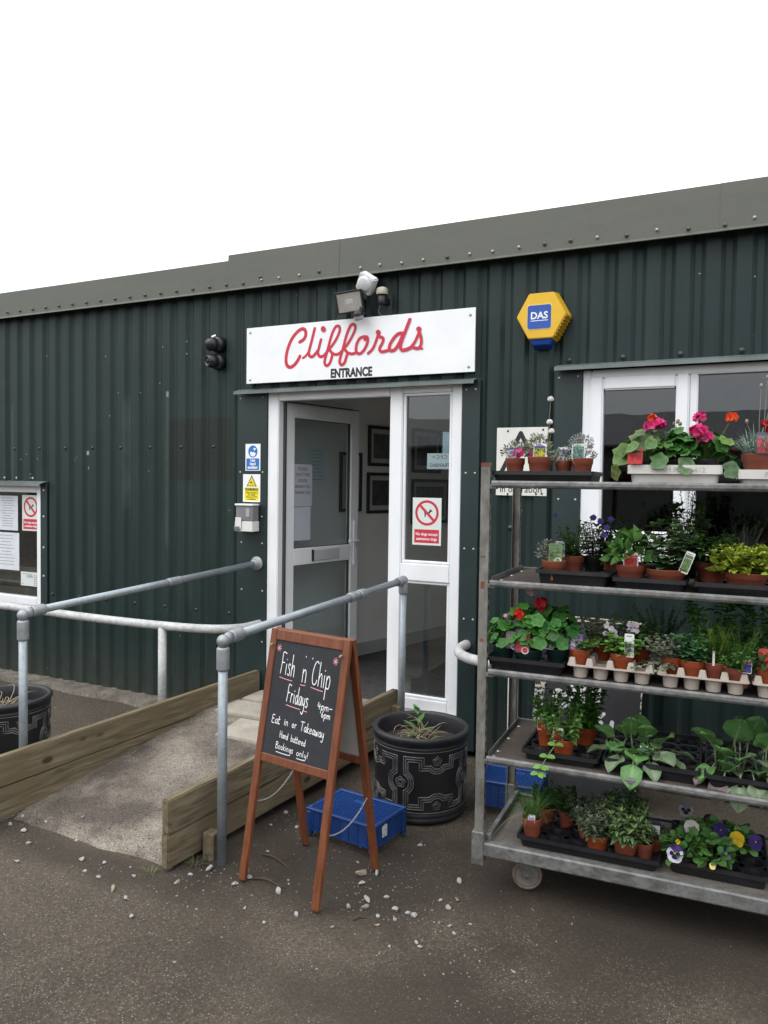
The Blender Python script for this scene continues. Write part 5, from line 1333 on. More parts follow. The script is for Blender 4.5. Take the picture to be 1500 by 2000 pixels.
# ================================================================== STONES
STM = mat('pale_stone', (.20, .20, .195), .85, col2=(.46, .45, .42), vs=18, bump=.4, bs=60)
STM2 = mat('tan_stone', (.22, .18, .12), .85, col2=(.36, .31, .24), vs=18, bump=.4, bs=60)
def stone_mesh(seed, lev=2):
    rn_ = random.Random(seed); bm = bmesh.new(); bmesh.ops.create_icosphere(bm, subdivisions=lev, radius=1)
    sx_, sy_, sz_ = rn_.uniform(.8, 1.25), rn_.uniform(.6, .9), rn_.uniform(.45, .7)
    cuts = [(rdir(rn_, -1, 1), rn_.uniform(.38, .72)) for _ in range(11)]
    for v in bm.verts:
        for d, k in cuts:
            e = v.co.dot(d) - k
            if e > 0: v.co -= d * e
        v.co += v.co * .05 * noise.noise(v.co * 2 + V((seed, 0, 0)))
        v.co = V((v.co.x * sx_, v.co.y * sy_, v.co.z * sz_))
    me = bpy.data.meshes.new('stone'); bm.to_mesh(me); bm.free(); return me
SMS = []
for i in range(7):
    me = stone_mesh(i * 3 + 1); me.materials.append(STM2 if i == 6 else STM); SMS.append(me)
ST = [(-2.15, -1.88, .028), (-1.97, -1.93, .026), (-1.95, -1.86, .020), (-1.78, -1.89, .022), (-2.71, -2.07, .024), (-2.53, -2.15, .018), (-2.40, -2.19, .022), (-2.30, -2.22, .022), (-2.18, -2.31, .020), (-3.29, -1.99, .022), (-3.28, -1.93, .016), (-3.05, -2.08, .020), (-3.18, -2.0, .026), (-1.54, -1.61, .036), (-1.48, -1.57, .022), (-1.50, -1.67, .024),
      (-1.46, -1.86, .022), (-1.42, -1.77, .024), (-1.36, -1.72, .020), (-1.28, -1.79, .028), (-1.40, -1.83, .024), (-1.45, -2.01, .014), (-1.23, -1.79, .020), (-1.20, -1.80, .022), (-1.14, -1.46, .020), (-1.15, -1.64, .016), (-1.42, -1.24, .020), (-1.09, -1.61, .014), (-1.10, -1.68, .018), (-2.18, -1.23, .024), (-2.16, -1.39, .016), (-2.30, -1.08, .018),
      (-2.04, -1.34, .018), (-2.19, -1.95, .020), (-2.20, -2.03, .018), (-2.40, -2.07, .016), (-2.47, -2.02, .012), (-2.60, -2.05, .016), (-2.62, -2.14, .012), (-1.33, -1.86, .016), (-1.26, -1.85, .014), (-1.30, -1.92, .013), (-1.05, -1.80, .016), (-1.02, -1.83, .014), (-.98, -1.75, .012), (-1.12, -1.95, .013), (-1.10, -1.97, .015), (-1.20, -2.02, .012),
      (-2.95, -2.22, .016), (-2.85, -1.98, .013), (-3.12, -1.92, .016), (-2.98, -1.82, .013), (-1.62, -2.0, .015), (-1.70, -2.10, .012), (-1.83, -2.05, .013), (-.75, -1.95, .012), (-1.60, -1.52, .016), (-2.02, -1.62, .014)]
rn_ = random.Random(21)
for k, (x, y, s_) in enumerate(ST):
    inr = rampx(0, y) < x < rampx(1, y) and y > -1.99
    o_ = bpy.data.objects.new('stone', SMS[k % 7]); COL.objects.link(o_); o_.location = (x, y, (rampz(y) if inr else hgt(x, y)) + s_ * .30); sc_ = s_ * .92; o_.scale = (sc_, sc_, sc_); o_.rotation_euler = (rn_.uniform(-.3, .3), rn_.uniform(-.3, .3), rn_.uniform(0, 6.28))
    hue = 'small tan stone' if k % 7 == 6 else ('pale grey stone' if s_ > .021 else 'small pale grey pebble')
    area = 'lying on the ramp surface' if inr else ('loose on the tarmac in front of the ramp' if x < -2.05 and y < -1.9 else ('beside the outer ramp edging' if x < -2.0 else ('near the feet of the chalkboard' if x < -1.58 else ('on the bare soil between chalkboard and trolley' if y > -1.9 else 'on the open tarmac before the trolley'))))
    tag(o_, hue + ' ' + area, 'stone', 'loose stones on the tarmac')
gr = MB(); g1 = [stone_mesh(90 + i, 1) for i in range(4)]; gd = [([v.co.copy() for v in me.vertices], [list(p.vertices) for p in me.polygons]) for me in g1]
def grit(x, y, s_, z):
    vs, fs = gd[rn_.randrange(4)]; a = rn_.uniform(0, 6.28); ca, sa = math.cos(a), math.sin(a)
    k = rn_.uniform(.07, .26); gr.col = (k, k * .96, k * .87)
    gr.add([(x + (v.x * ca - v.y * sa) * s_, y + (v.x * sa + v.y * ca) * s_, z + v.z * s_ + s_ * .2) for v in vs], fs)
cl = [(-1.35, -1.8, .30), (-2.35, -2.05, .35), (-3.1, -2.0, .3), (-1.2, -2.2, .4), (-2.1, -1.3, .2), (-2.2, -1.9, .2), (-1.1, -1.7, .35), (-1.9, -2.4, .6), (-2.9, -2.5, .6), (-1.5, -1.45, .3), (-.6, -2.3, .5)]
for k in range(2200):
    cx, cy, s_ = cl[rn_.randrange(len(cl))]; x, y = rn_.gauss(cx, s_ * .8), rn_.gauss(cy, s_ * .6)
    if y > -.6 or y < -3.4: continue
    if rampx(0, y) - .06 < x < rampx(1, y) + .06 and y > -2.03: continue
    grit(x, y, abs(rn_.gauss(.0020, .0020)) + .0014, hgt(x, y))
for k in range(1500):
    y = rn_.uniform(-1.95, -.35); u = rn_.choice((rn_.random(), rn_.random() ** 3, 1 - rn_.random() ** 3)); x = rampx(0, y) * (1 - u) + rampx(1, y) * u
    grit(x, y, abs(rn_.gauss(.0026, .002)) + .0015, rampz(y) + .010 * noise.noise(V((x * 2.5, y * 2.5, 9))) + .004 * noise.noise(V((x * 9, y * 9, 2))))
for k in range(500):
    x = rn_.uniform(-6, -3.4); y = rn_.uniform(-.6, -.02); grit(x, y, abs(rn_.gauss(.003, .002)) + .0015, hgt(x, y) if y < -.18 else .03)
GRM = leafmat('grit_stone', .9, 0., .2)
go = put('gravel', gr, GRM); tag(go, 'scatter of fine pale grit over the tarmac and ramp', 'gravel', kind='stuff')
# twigs
for k, (x, y, a, L_) in enumerate(((-1.93, -1.86, .1, .16), (-2.02, -1.66, -.2, .2), (-1.40, -1.93, .9, .06), (-1.88, -1.35, .6, .22))):
    m_ = MB(); m_.tube([V((x + math.cos(a) * L_ * u, y + math.sin(a) * L_ * u + .01 * math.sin(u * 5), hgt(x, y) + .006 + .006 * math.sin(u * 4))) for u in (0, .25, .5, .75, 1)], [.004, .0036, .003, .0026, .002], 6)
    m_.tube([V((x + math.cos(a) * L_ * .5, y + math.sin(a) * L_ * .5, hgt(x, y) + .01)), V((x + math.cos(a + .6) * L_ * .8, y + math.sin(a + .6) * L_ * .8, hgt(x, y) + .012))], [.0025, .0012], 5)
    o_ = put('twig', m_, mat('twig', (.07, .05, .035), .9)); tag(o_, ['thin dry twig between the chalkboard feet and the handrail post', 'dark thin twig behind the near handrail post', 'short twig stub among the stones', 'thin twig lying along the outer ramp edging'][k], 'twig')
# ================================================================== PLANT TROLLEY
RA = rad(3.036); RO = V((-1.040, -1.5, 0))
RX, RY = V((math.cos(RA), math.sin(RA), 0)), V((-math.sin(RA), math.cos(RA), 0))
def rk(u, v, z): return RO + RX * u + RY * v + V((0, 0, z))
TW, TD = 1.35, .565
TGAL = mat('trolley_galvanised', (.105, .105, .10), .55, metal=.3, col2=(.185, .185, .178), vs=11, bump=.3, bs=50, fine=.25, fs=45)
TPOST = mat('trolley_post', (.13, .122, .105), .6, metal=.3, col2=(.235, .225, .20), vs=7, bump=.3, bs=40, fine=.25, fs=35, stretch=(1, 1, .5))
PLY = mat('dirty_plywood', (.045, .034, .027), .7, col2=(.085, .066, .052), vs=5, bump=.2, bs=60, fine=.2, fs=70)
RUSTY = mat('rust', (.16, .055, .03), .9, var=.3, vs=30)
tr = thing('plant_trolley', 'galvanised steel plant trolley with four shelves of potted plants', 'trolley', RO, RA)
for i, (u, v) in enumerate(((0, 0), (0, TD), (TW, 0), (TW, TD))):
    sgn = 1 if u == 0 else -1; mb = MB(); w = .019
    mb.box(u - w, u + w, v - .002 if v == 0 else v - .001, v + .001 if v == 0 else v + .002, .135, 1.79)       # web
    f0, f1 = (v + .0012, v + .026) if v == 0 else (v - .026, v - .0012)
    mb.box(u - w, u - w + .003, f0, f1, .135, 1.79); mb.box(u + w - .003, u + w, f0, f1, .135, 1.79)
    po = put('post', mb.mesh('post', .0012), TPOST, tr)
    mb = MB()
    for k in range(34):
        z = .30 + k * .044; xx = u + sgn * (w + .0002); mb.box(min(xx, xx + sgn * .0008), max(xx, xx + sgn * .0008), f0 + .004, f0 + .016, z, z + .022)
    stuff(put('slots', mb, BLKP, po))
    mb = MB(); mb.box(u - .026, u + .026, v - .022, v + .022, .115, .255); put('socket', mb.mesh('socket', .004), TGAL, po)
    if i == 0:
        mb = MB()
        for z, h in ((1.40, .006), (1.27, .03), (1.05, .012)): mb.box(u - .012, u + .004, v - .0032, v - .0022, z, z + h)
        mb.box(u - .019, u + .019, v - .0032, v - .0022, 1.775, 1.79); put('rust_spot', mb, RUSTY, po)
def shelf(z, name='shelf', tilt=0.):
    mb = MB(); mb.box(.034, TW - .034, .014, TD - .014, z - .022, z - .010)
    sh = put(name, mb.mesh('shelf', .001), PLY, tr)
    for v0, s_, nm in ((0, -1, 'front_rail'), (TD, 1, 'rear_rail')):
        mb = MB(); y0 = v0 - s_ * -.0
        pr = [(0, 0), (.008, .001), (.014, -.006), (.015, -.018), (.010, -.027), (.0, -.029), (-.012, -.027), (-.012, -.0235), (-.002, -.0235), (-.002, -.0)]
        mb.prism([(v0 + s_ * a, z + b) for a, b in pr], .028, TW - .028, lambda a, b, h: V((h, a, b)))
        put(nm, mb.mesh(nm, .001), TGAL, sh)
    for u0, s_ in ((.030, 1), (TW - .030, -1)):
        mb = MB(); mb.box(min(u0, u0 + s_ * .003), max(u0, u0 + s_ * .003), .012, TD - .012, z - .026, z + .012); put('side_lip', mb, TGAL, sh)
        for v0 in (0, TD):
            mb = MB(); a, b = sorted((u0 - s_ * .012, u0 + s_ * .022)); mb.box(a, b, v0 - .009, v0 + .009, z - .034, z - .016); put('hook', mb.mesh('hook', .003), TGAL, sh)
    mb = MB()
    for u, v in ((.05, .10), (.05, .28), (.05, .47), (.16, .53), (.05, .03)): mb.lathe([(.009, 0), (.008, .002), (0, .003)], 12, Matrix.Translation(V((u, v, z - .010))))
    stuff(put('rivets', mb, mat('bright_rivet', (.5, .5, .5), .35, metal=.6), sh))
    return sh
SZ = [1.716, 1.308, .940, .576]
for z in SZ: shelf(z)
# base deck
DZ = .212
mb = MB(); mb.box(.034, TW - .034, .020, TD - .020, DZ - .026, DZ - .010); dk = put('base_deck', mb, mat('deck_board', (.085, .075, .062), .7, col2=(.15, .135, .115), vs=5, fine=.2, fs=60), tr)
for v0, s_ in ((0, -1), (TD, 1)):
    mb = MB(); mb.prism([(v0 + s_ * a, DZ + b) for a, b in ((-.016, 0), (.010, 0), (.016, -.006), (.016, -.052), (.012, -.058), (-.016, -.058), (-.016, -.054), (.010, -.054), (.010, -.004), (-.016, -.004))], .026, TW - .026, lambda a, b, h: V((h, a, b))); put('deck_rail', mb.mesh('deck_rail', .0008), TGAL, dk)
for u0 in (.030, TW - .03):
    mb = MB(); mb.box(u0 - .006, u0 + .014, .024, TD - .024, DZ - .05, DZ + .022); put('deck_rail', mb.mesh('deck_rail', .002), TGAL, dk)
WHT = mat('caster_tyre', (.13, .085, .07), .6, col2=(.2, .15, .12), vs=20); WHH = mat('caster_hub', (.16, .14, .115), .6, var=.25, vs=25)
for u, v, a in ((.185, .10, .25), (.185, .465, .4), (1.165, .10, -.3), (1.165, .465, .2)):
    Mw = Matrix.Translation(V((u, v, .0615))) @ Matrix.Rotation(a, 4, 'Z') @ Matrix.Rotation(rad(90), 4, 'X')
    mb = MB(); mb.lathe([(.050, -.016), (.058, -.016), (.0625, -.011), (.0625, .011), (.058, .016), (.050, .016)], 32, Mw, True, True); wh = put('wheel', mb, WHT, tr)
    mb = MB(); mb.lathe([(0, -.013), (.014, -.017), (.018, -.013), (.044, -.010), (.050, -.014), (.050, .014), (.044, .010), (.018, .013), (.014, .017), (0, .017)], 28, Mw); put('hub', mb, WHH, wh)
    mb = MB(); Mf = Matrix.Translation(V((u, v, 0))) @ Matrix.Rotation(a, 4, 'Z')
    for s_ in (-1, 1):
        mb.prism([(-.016, .055), (.016, .055), (.040, .150), (-.040, .150)], min(s_ * .020, s_ * .023), max(s_ * .020, s_ * .023), lambda x, y, h: Mf @ V((x, h, y)))
    mb.box(-.04, .04, -.024, .024, .1505, .156, Mf); mb.lathe([(0, -.026), (.008, -.026), (.008, .026), (0, .026)], 10, Mw); put('fork', mb, TGAL, wh)

# ================================================================== TRAYS
BTR = mat('black_tray', (.010, .010, .012), .38, var=.25, vs=14, bump=.08, bs=50)
GTR = mat('beige_carrier', (.40, .34, .29), .55, var=.10, vs=12)
WTR = mat('white_carrier', (.56, .54, .50), .5, var=.08, vs=10)
def tray(label, u0, u1, v0, v1, zs, nx_, ny_, style='black', h=.055, rot=0., dz=0., name='plant_tray', hole=.42):
    zs -= .0095
    w, d = u1 - u0, v1 - v0; c = rk((u0 + u1) / 2, (v0 + v1) / 2, zs + dz)
    t = thing(name, label, 'tray', c, RA + rot, 'plant trays on the trolley')
    m_ = {'black': BTR, 'beige': GTR, 'white': WTR}[style]
    cup = style == 'beige'
    mb = MB()
    # lip ring
    x1, y1 = w / 2, d / 2; r = min(.018, w * .1)
    outer = rrect(-x1, x1, -y1, y1, r, 3); e = .010
    inner = rrect(-x1 + e, x1 - e, -y1 + e, y1 - e, r - .004, 3); n = len(outer); dz_ = h - (.014 if style == 'black' else .004)
    skirt = .016 if style == 'black' else (.034 if style == 'white' else .006)
    vs = [V((x, y, h - skirt)) for x, y in outer] + [V((x * .995, y * .995, h)) for x, y in outer] + [V((x, y, h)) for x, y in inner] + [V((x, y, dz_)) for x, y in inner]
    fs = [(k * n + i, k * n + (i + 1) % n, (k + 1) * n + (i + 1) % n, (k + 1) * n + i) for k in range(3) for i in range(n)]
    mb.add(vs, fs)
    if not cup:       # tapering solid sides
        top = rrect(-x1 + .008, x1 - .008, -y1 + .008, y1 - .008, r, 3); bot = rrect(-x1 + .018, x1 - .018, -y1 + .018, y1 - .018, r, 3)
        mb.add([V((x, y, h - .006)) for x, y in top] + [V((x, y, .001)) for x, y in bot], [(i, (i + 1) % n, n + (i + 1) % n, n + i) for i in range(n)] + [tuple(n + i for i in range(n))])
    body = put('rim', mb, m_, t)
    mb = MB(); cx_, cy_ = (w - 2 * e) / nx_, (d - 2 * e) / ny_; R_ = min(cx_, cy_) * hole; sg_ = 16
    for i in range(nx_):
        for j in range(ny_):
            ox, oy = -x1 + e + cx_ * (i + .5), -y1 + e + cy_ * (j + .5)
            sq = []
            for k in range(sg_):
                a = 2 * math.pi * (k + .5) / sg_; q = max(abs(math.cos(a)), abs(math.sin(a))); sq.append(V((ox + math.cos(a) / q * cx_ / 2, oy + math.sin(a) / q * cy_ / 2, dz_)))
            ci = [V((ox + math.cos(2 * math.pi * (k + .5) / sg_) * R_, oy + math.sin(2 * math.pi * (k + .5) / sg_) * R_, dz_ - .002)) for k in range(sg_)]
            bo = [V((ox + math.cos(2 * math.pi * (k + .5) / sg_) * R_ * .84, oy + math.sin(2 * math.pi * (k + .5) / sg_) * R_ * .84, .004)) for k in range(sg_)]
            mb.add(sq + ci + bo, [(k, (k + 1) % sg_, sg_ + (k + 1) % sg_, sg_ + k) for k in range(sg_)] + [(sg_ + k, sg_ + (k + 1) % sg_, 2 * sg_ + (k + 1) % sg_, 2 * sg_ + k) for k in range(sg_)] + [tuple(2 * sg_ + k for k in range(sg_))])
    put('cells', mb, m_, t)['kind'] = 'stuff'
    if style == 'beige':      # raised corner pillars between the cells
        mb = MB()
        for i in range(nx_ + 1):
            for j in range(ny_ + 1):
                ox, oy = -x1 + e + cx_ * i, -y1 + e + cy_ * j; a, b = .016, .010
                ox = max(-x1 + a + .004, min(x1 - a - .004, ox)); oy = max(-y1 + a + .004, min(y1 - a - .004, oy))
                mb.add([V((ox + p * a, oy + q * a, h - .004)) for p, q in ((-1, -1), (1, -1), (1, 1), (-1, 1))] + [V((ox + p * b, oy + q * b, h + .026)) for p, q in ((-1, -1), (1, -1), (1, 1), (-1, 1))], [(4, 5, 6, 7), (0, 1, 5, 4), (1, 2, 6, 5), (2, 3, 7, 6), (3, 0, 4, 7)])
        stuff(put('pillars', mb.mesh('pillars', .003), m_, t))
    if style == 'white':
        me = text_mesh('FORM PACK 612', .026, Matrix(((1, 0, 0, .015), (0, 0, -1, -y1 - .0004), (0, 1, 0, h - .026), (0, 0, 0, 1))), ext=.0006, sx=1.0); put('lettering', me, mat('embossed', (.40, .385, .36), .5), t)
    return t
Z1, Z2, Z3, Z4, Z5 = [z - .0005 for z in SZ] + [DZ - .0005]
tray('black tray at the left of the top shelf', .008, .43, .03, .33, Z1, 4, 3, h=.052)
tray('white pot carrier of geraniums on the top shelf', .555, .895, .02, .32, Z1, 3, 3, 'white', h=.078, name='pot_carrier')
tray('white pot carrier at the right edge of the top shelf', .945, 1.28, .02, .32, Z1, 3, 3, 'white', h=.062, name='pot_carrier')
tray('black tray at the left of the second shelf', .200, .50, .05, .45, Z2, 3, 4, h=.06)
tray('black tray in the middle of the second shelf', .508, .785, .02, .42, Z2, 2, 3, h=.050)
tray('black tray at the right of the second shelf', .805, 1.10, .01, .41, Z2, 2, 3, h=.050)
tray('black tray of geraniums at the left of the third shelf', .004, .335, .02, .36, Z3, 3, 3, h=.056)
tray('beige pot carrier in the middle of the third shelf', .342, .676, .02, .33, Z3, 4, 4, 'beige', h=.058, name='pot_carrier')
tray('beige pot carrier right of centre on the third shelf', .683, 1.008, .02, .33, Z3, 4, 4, 'beige', h=.058, name='pot_carrier')
tray('beige pot carrier at the right edge of the third shelf', 1.014, 1.335, .02, .33, Z3, 4, 4, 'beige', h=.058, name='pot_carrier')
tray('black tray at the left of the fourth shelf', .16, .475, .04, .47, Z4, 3, 4, h=.045)
tray('black tray of cabbages in the middle of the fourth shelf', .485, .85, .04, .50, Z4, 4, 5, h=.058)
tray('black tray of cabbages at the right of the fourth shelf', .86, 1.22, .03, .49, Z4, 4, 5, h=.058)
tray('long black tray of herbs on the bottom deck', .150, .715, .03, .38, Z5, 6, 4, h=.050)
tray('black tray of pansies on the bottom deck', .735, 1.10, .06, .46, Z5, 4, 4, h=.055)

# ================================================================== POTS AND PLANTS
TERR = mat('terracotta_plastic', (.27, .075, .042), .5, var=.10, vs=9)
ORNG = mat('orange_plastic_pot', (.36, .072, .022), .45, var=.10, vs=9)
GPOT = mat('dark_green_pot', (.012, .035, .033), .45, var=.15, vs=9)
KPOT = mat('black_pot', (.012, .012, .013), .5)
PC = {}
def pot_mesh(r, h, m_):
    k = (round(r, 3), round(h, 3), m_.name)
    if k not in PC:
        b = MB(); b.lathe([(0, 0), (r * .70, 0), (r * .72, .003), (r * .88, h * .66), (r * .94, h * .68), (r * .97, h * .97), (r, h), (r * .96, h * 1.01), (r * .92, h * .97), (r * .90, h * .85)], 24)
        b.disc(r * .905, h * .86, 20)
        me = b.mesh('pot'); me.materials.append(m_)
        s_ = MB(); n = 18; s_.add([(0, 0, h * .90)] + [(r * .895 * math.cos(2 * math.pi * i / n), r * .895 * math.sin(2 * math.pi * i / n), h * .885) for i in range(n)], [(0, 1 + i, 1 + (i + 1) % n) for i in range(n)], True)
        sm = s_.mesh('soil'); sm.materials.append(SOIL); PC[k] = (me, sm)
    return PC[k]
def potted(label, u, v, zs, r=.043, h=.085, m_=TERR, cat='potted plant', lift=.012, name='potted_plant', rz=0.):
    t = thing(name, label, cat, rk(u, v, zs - .0095 + lift), RA + rz, 'potted plants on the trolley')
    if m_ is not None:
        a, b = pot_mesh(r, h, m_); p_ = put('pot', a, None, t); put('soil', b, None, p_)
    return t
def fol(t, mb, name='foliage', m_=LEAF, off=(0, 0, 0)):
    o_ = put(name, mb, m_, t); o_.location = off
    if name in ('foliage', 'flowers', 'leaves', 'buds', 'stems'): o_['kind'] = 'stuff'
    return o_
CARD = mat('label_card', (.66, .66, .64), .5)
def plabel(t, x, y, z, w, h, top, pic, lean=.15, yaw=0., base=None, spot=None, rollz=0.):
    """printed plant label: card with heading, picture panel and lines of print"""
    m4 = Matrix.Translation(V((x, y, z))) @ Matrix.Rotation(yaw, 4, 'Z') @ Matrix.Rotation(-lean, 4, 'X') @ Matrix.Rotation(rollz, 4, 'Y')
    f = lambda a, b, k: m4 @ V((a, -k, b))
    mb = MB(); mb.prism(rrect(-w / 2, w / 2, 0, h, w * .12, 2), 0, .0008, f); lab = put('plant_label', mb, base or CARD, t)
    mb = MB(); mb.prism([(-w * .42, h * .70), (w * .42, h * .70), (w * .42, h * .84), (-w * .42, h * .84)], .001, .0012, f); put('label_heading', mb, top, lab)
    mb = MB(); mb.prism([(-w * .42, h * .06), (w * .42, h * .06), (w * .42, h * .68), (-w * .42, h * .68)], .001, .0012, f); put('label_picture', mb, pic, lab)
    mb = MB(); mb.prism([(-w * .3, h * .88), (w * .25, h * .88), (w * .25, h * .91), (-w * .3, h * .91)], .001, .0012, f); put('label_print', mb, PRINT, lab)
    if spot:
        mb = MB(); mb.prism(ell(w * .2, h * .12, w * .24, w * .24, 16), .0016, .0020, f); mb2 = MB(); mb2.prism(ell(w * .2, h * .12, w * .18, w * .18, 16), .0022, .0024, f); put('label_spot', mb, CARD, lab); put('label_spot', mb2, spot, lab)
def pm(n, a, b, s=80): return mat('picture_' + n, a, .5, col2=b, vs=s, lo=.45, hi=.56)
P_YEL = pm('yellow', (.50, .45, .02), (.12, .18, .03)); P_PUR = pm('purple', (.20, .10, .26), (.45, .40, .48)); P_TEAL = pm('teal', (.03, .12, .10), (.15, .28, .24)); P_GREY = pm('grey', (.12, .13, .16), (.45, .45, .5))
P_RED = pm('red', (.55, .03, .02), (.30, .01, .01)); P_GRN = pm('green', (.05, .12, .03), (.16, .22, .08)); P_PINK = pm('pinkred', (.55, .05, .06), (.35, .02, .03)); P_MAUV = pm('mauve', (.25, .18, .22), (.10, .07, .09)); P_BW = pm('mono', (.62, .62, .6), (.03, .03, .03), 45)
H_BLUE = mat('heading_blue', (.05, .06, .32), .5); H_GRN = mat('heading_green', (.03, .26, .12), .5); H_RED = mat('heading_red', (.55, .05, .03), .5); H_PUR = mat('heading_purple', (.17, .06, .30), .5); H_BLK = mat('heading_black', (.02, .02, .02), .5); H_MAUV = mat('heading_mauve', (.17, .12, .17), .5); H_WHT = CARD
BASE_DK = mat('label_dark', (.04, .04, .05), .5); BASE_RED = mat('label_red', (.48, .02, .015), .5); BASE_GRN = mat('label_green', (.10, .17, .06), .5); BASE_MAUV = mat('label_mauve', (.14, .10, .13), .5)
R_ = random.Random
GRN, DGR, LGR, YGR, GREY, SAGE = (.075, .17, .035), (.040, .105, .030), (.11, .22, .05), (.30, .38, .045), (.20, .23, .17), (.12, .16, .085)
MAG, CRIM, RED_, ORA, PKW, VIO = (.55, .015, .14), (.38, .008, .02), (.62, .02, .012), (.70, .07, .012), (.62, .42, .45), (.09, .055, .30)

# ---------- top shelf
zt = Z1
t = potted('alpine with magenta flowers, leftmost pot on the top shelf', .098, .10, zt, .042, .075, TERR, lift=.030)
fol(t, g_mound(R_(1), .07, .055, .075, 150, .016, .006, (.17, .19, .14), 'lance')); plabel(t, -.004, -.022, .070, .050, .058, H_BLUE, P_PUR)
f_ = MB(); rn_ = R_(2)
for k in range(16): d = rdir(rn_, -.2, 1); floret(f_, (.024 + d.x * .020, -.040 + d.y * .01, .088 + d.z * .020), (d.x, -1, d.z), .010, (.60, .03, .17), rn_)
for k in range(6): floret(f_, (.075 + rn_.uniform(-.01, .01), -.02, .085 + rn_.uniform(-.012, .012)), (0, -1, .3), .010, (.50, .02, .13), rn_)
fol(t, f_, 'flowers')
t = potted('grey-green alpine with yellow picture label on the top shelf', .200, .09, zt, .048, .080, TERR, lift=.030)
fol(t, g_mound(R_(3), .075, .06, .10, 190, .020, .0055, (.20, .22, .15), 'lance', off=(-.01, .01))); fol(t, g_grass(R_(31), .08, .02, .10, 18, .003, (.30, .27, .25), .2, .3), 'stems'); plabel(t, .008, -.030, .073, .054, .062, H_BLUE, P_YEL)
t = potted('tall thrift with white button flowers on the top shelf', .180, .24, zt, .042, .075, TERR, lift=.030)
fol(t, g_mound(R_(4), .07, .05, .06, 110, .03, .004, (.16, .19, .12), 'lance')); s_ = MB(); hd = MB(); rn_ = R_(5)
for x, y, z in ((.028, .02, .335), (.028, .01, .235), (.040, -.01, .195)):
    stem(s_, (.012, .0, .07), (x, y, z), .0016, (.28, .24, .16), .003); hd.col = (.72, .70, .66)
    hd.ball((x, y, z), .013, 10, 6, (1.1, 1, .75)); hd.col = None
    for k in range(26): d = rdir(rn_, -.3, 1); floret(hd, V((x, y, z)) + d * .011, d, .006, (.72, .70, .66), rn_)
fol(t, s_, 'stems'); fol(t, hd, 'flowers')
t = potted('white-flowered trailing alpine, third pot on the top shelf', .292, .14, zt, .036, .070, TERR, lift=.026)
fol(t, g_mound(R_(6), .06, .05, .06, 110, .018, .006, (.15, .17, .12), 'lance')); fol(t, g_grass(R_(7), .07, .03, .07, 70, .0028, (.42, .40, .30), 1.2, .9), 'stems'); plabel(t, .004, -.012, .068, .048, .058, H_BLUE, P_GREY, rollz=.10)
t = potted('silver cushion alpine with green label, rightmost in the black tray', .374, .10, zt, .044, .075, TERR, lift=.030)
fol(t, g_mound(R_(8), .068, .055, .045, 90, .016, .0045, (.24, .26, .25), 'lance')); fol(t, g_mound(R_(9), .10, .052, .075, 230, .012, .004, (.27, .29, .28), 'lance', off=(-.01, .01))); plabel(t, -.014, -.026, .070, .052, .064, H_GRN, P_TEAL)
GER = (.062, .185, .035)
ROWS = [(.62, .09, 'magenta geranium at the left end of the white carrier'), (.73, .10, 'leafy geranium bud plant in the centre of the white carrier'), (.83, .10, 'magenta and orange geranium at the right end of the white carrier')]
for k, (u, v, lb) in enumerate(ROWS):
    t = potted(lb, u, v, zt, .05, .07, KPOT, lift=.03)
    gm = g_geran(R_(40 + k), .06, .105 if k != 1 else .085, .13, 48, .030, GER if k else (.10, .19, .045))
    fol(t, gm, 'foliage')
    if k == 0:
        for j, (p, c, n) in enumerate((((.045, -.03, .205), MAG, 20), ((.015, -.035, .197), MAG, 18), ((.018, -.03, .228), ORA, 7))):
            stem(s_ := MB(), (0, 0, .08), p, .0024, (.14, .17, .07), .01); fol(t, s_, 'stems'); fol(t, umbel(R_(50 + j), p, .020 if n > 10 else .012, n, .016, c), 'flowers')
        plabel(t, -.035, -.085, .050, .055, .062, BASE_DK, P_RED, base=BASE_RED)
        rr_ = MB(); roundleaf(rr_, (-.085, -.03, .085), (-.2, -.9, .3), .045, (.14, .22, .05), R_(3)); roundleaf(rr_, (-.02, -.05, .135), (.1, -.8, .5), .048, (.16, .20, .09), R_(4)); roundleaf(rr_, (-.105, -.06, .02), (-.7, -.6, -.1), .032, (.15, .17, .05), R_(5)); fol(t, rr_, 'foliage')
    if k == 1:
        stem(s_ := MB(), (0, 0, .08), (-.005, -.03, .20), .0022, (.16, .19, .08), .005); s_.col = (.22, .22, .11)
        for q in range(9): d = rdir(R_(q), -.2, 1); s_.ball(V((.0, -.03, .205)) + d * .013, .006, 6, 4, (.8, .8, 1.3))
        s_.col = None; fol(t, s_, 'buds')
        rr_ = MB(); roundleaf(rr_, (.035, -.075, .045), (.2, -.9, .3), .035, (.14, .22, .10), R_(6)); roundleaf(rr_, (-.06, -.08, .06), (-.1, -.9, .4), .035, (.09, .19, .06), R_(7)); fol(t, rr_, 'foliage')
    if k == 2:
        for j, (p, c, n, r0) in enumerate((((-.025, -.05, .175), MAG, 24, .030), ((.0, -.05, .150), MAG, 14, .026), ((-.022, -.02, .228), MAG, 11, .017), ((.090, -.03, .225), ORA, 13, .020))):
            stem(s_ := MB(), (0, 0, .08), p, .0024, (.16, .18, .09), .008); fol(t, s_, 'stems'); fol(t, umbel(R_(60 + j), p, r0, n, .017, c), 'flowers')
        rr_ = MB(); roundleaf(rr_, (.07, -.05, .135), (.3, -.5, .8), .030, (.15, .24, .05), R_(8)); roundleaf(rr_, (.09, -.06, .03), (.3, -.8, .2), .034, (.13, .20, .10), R_(9)); fol(t, rr_, 'foliage')
t = potted('silvery dianthus with crimson flowers at the right edge of the top shelf', 1.015, .10, zt, .062, .085, TERR, lift=.035)
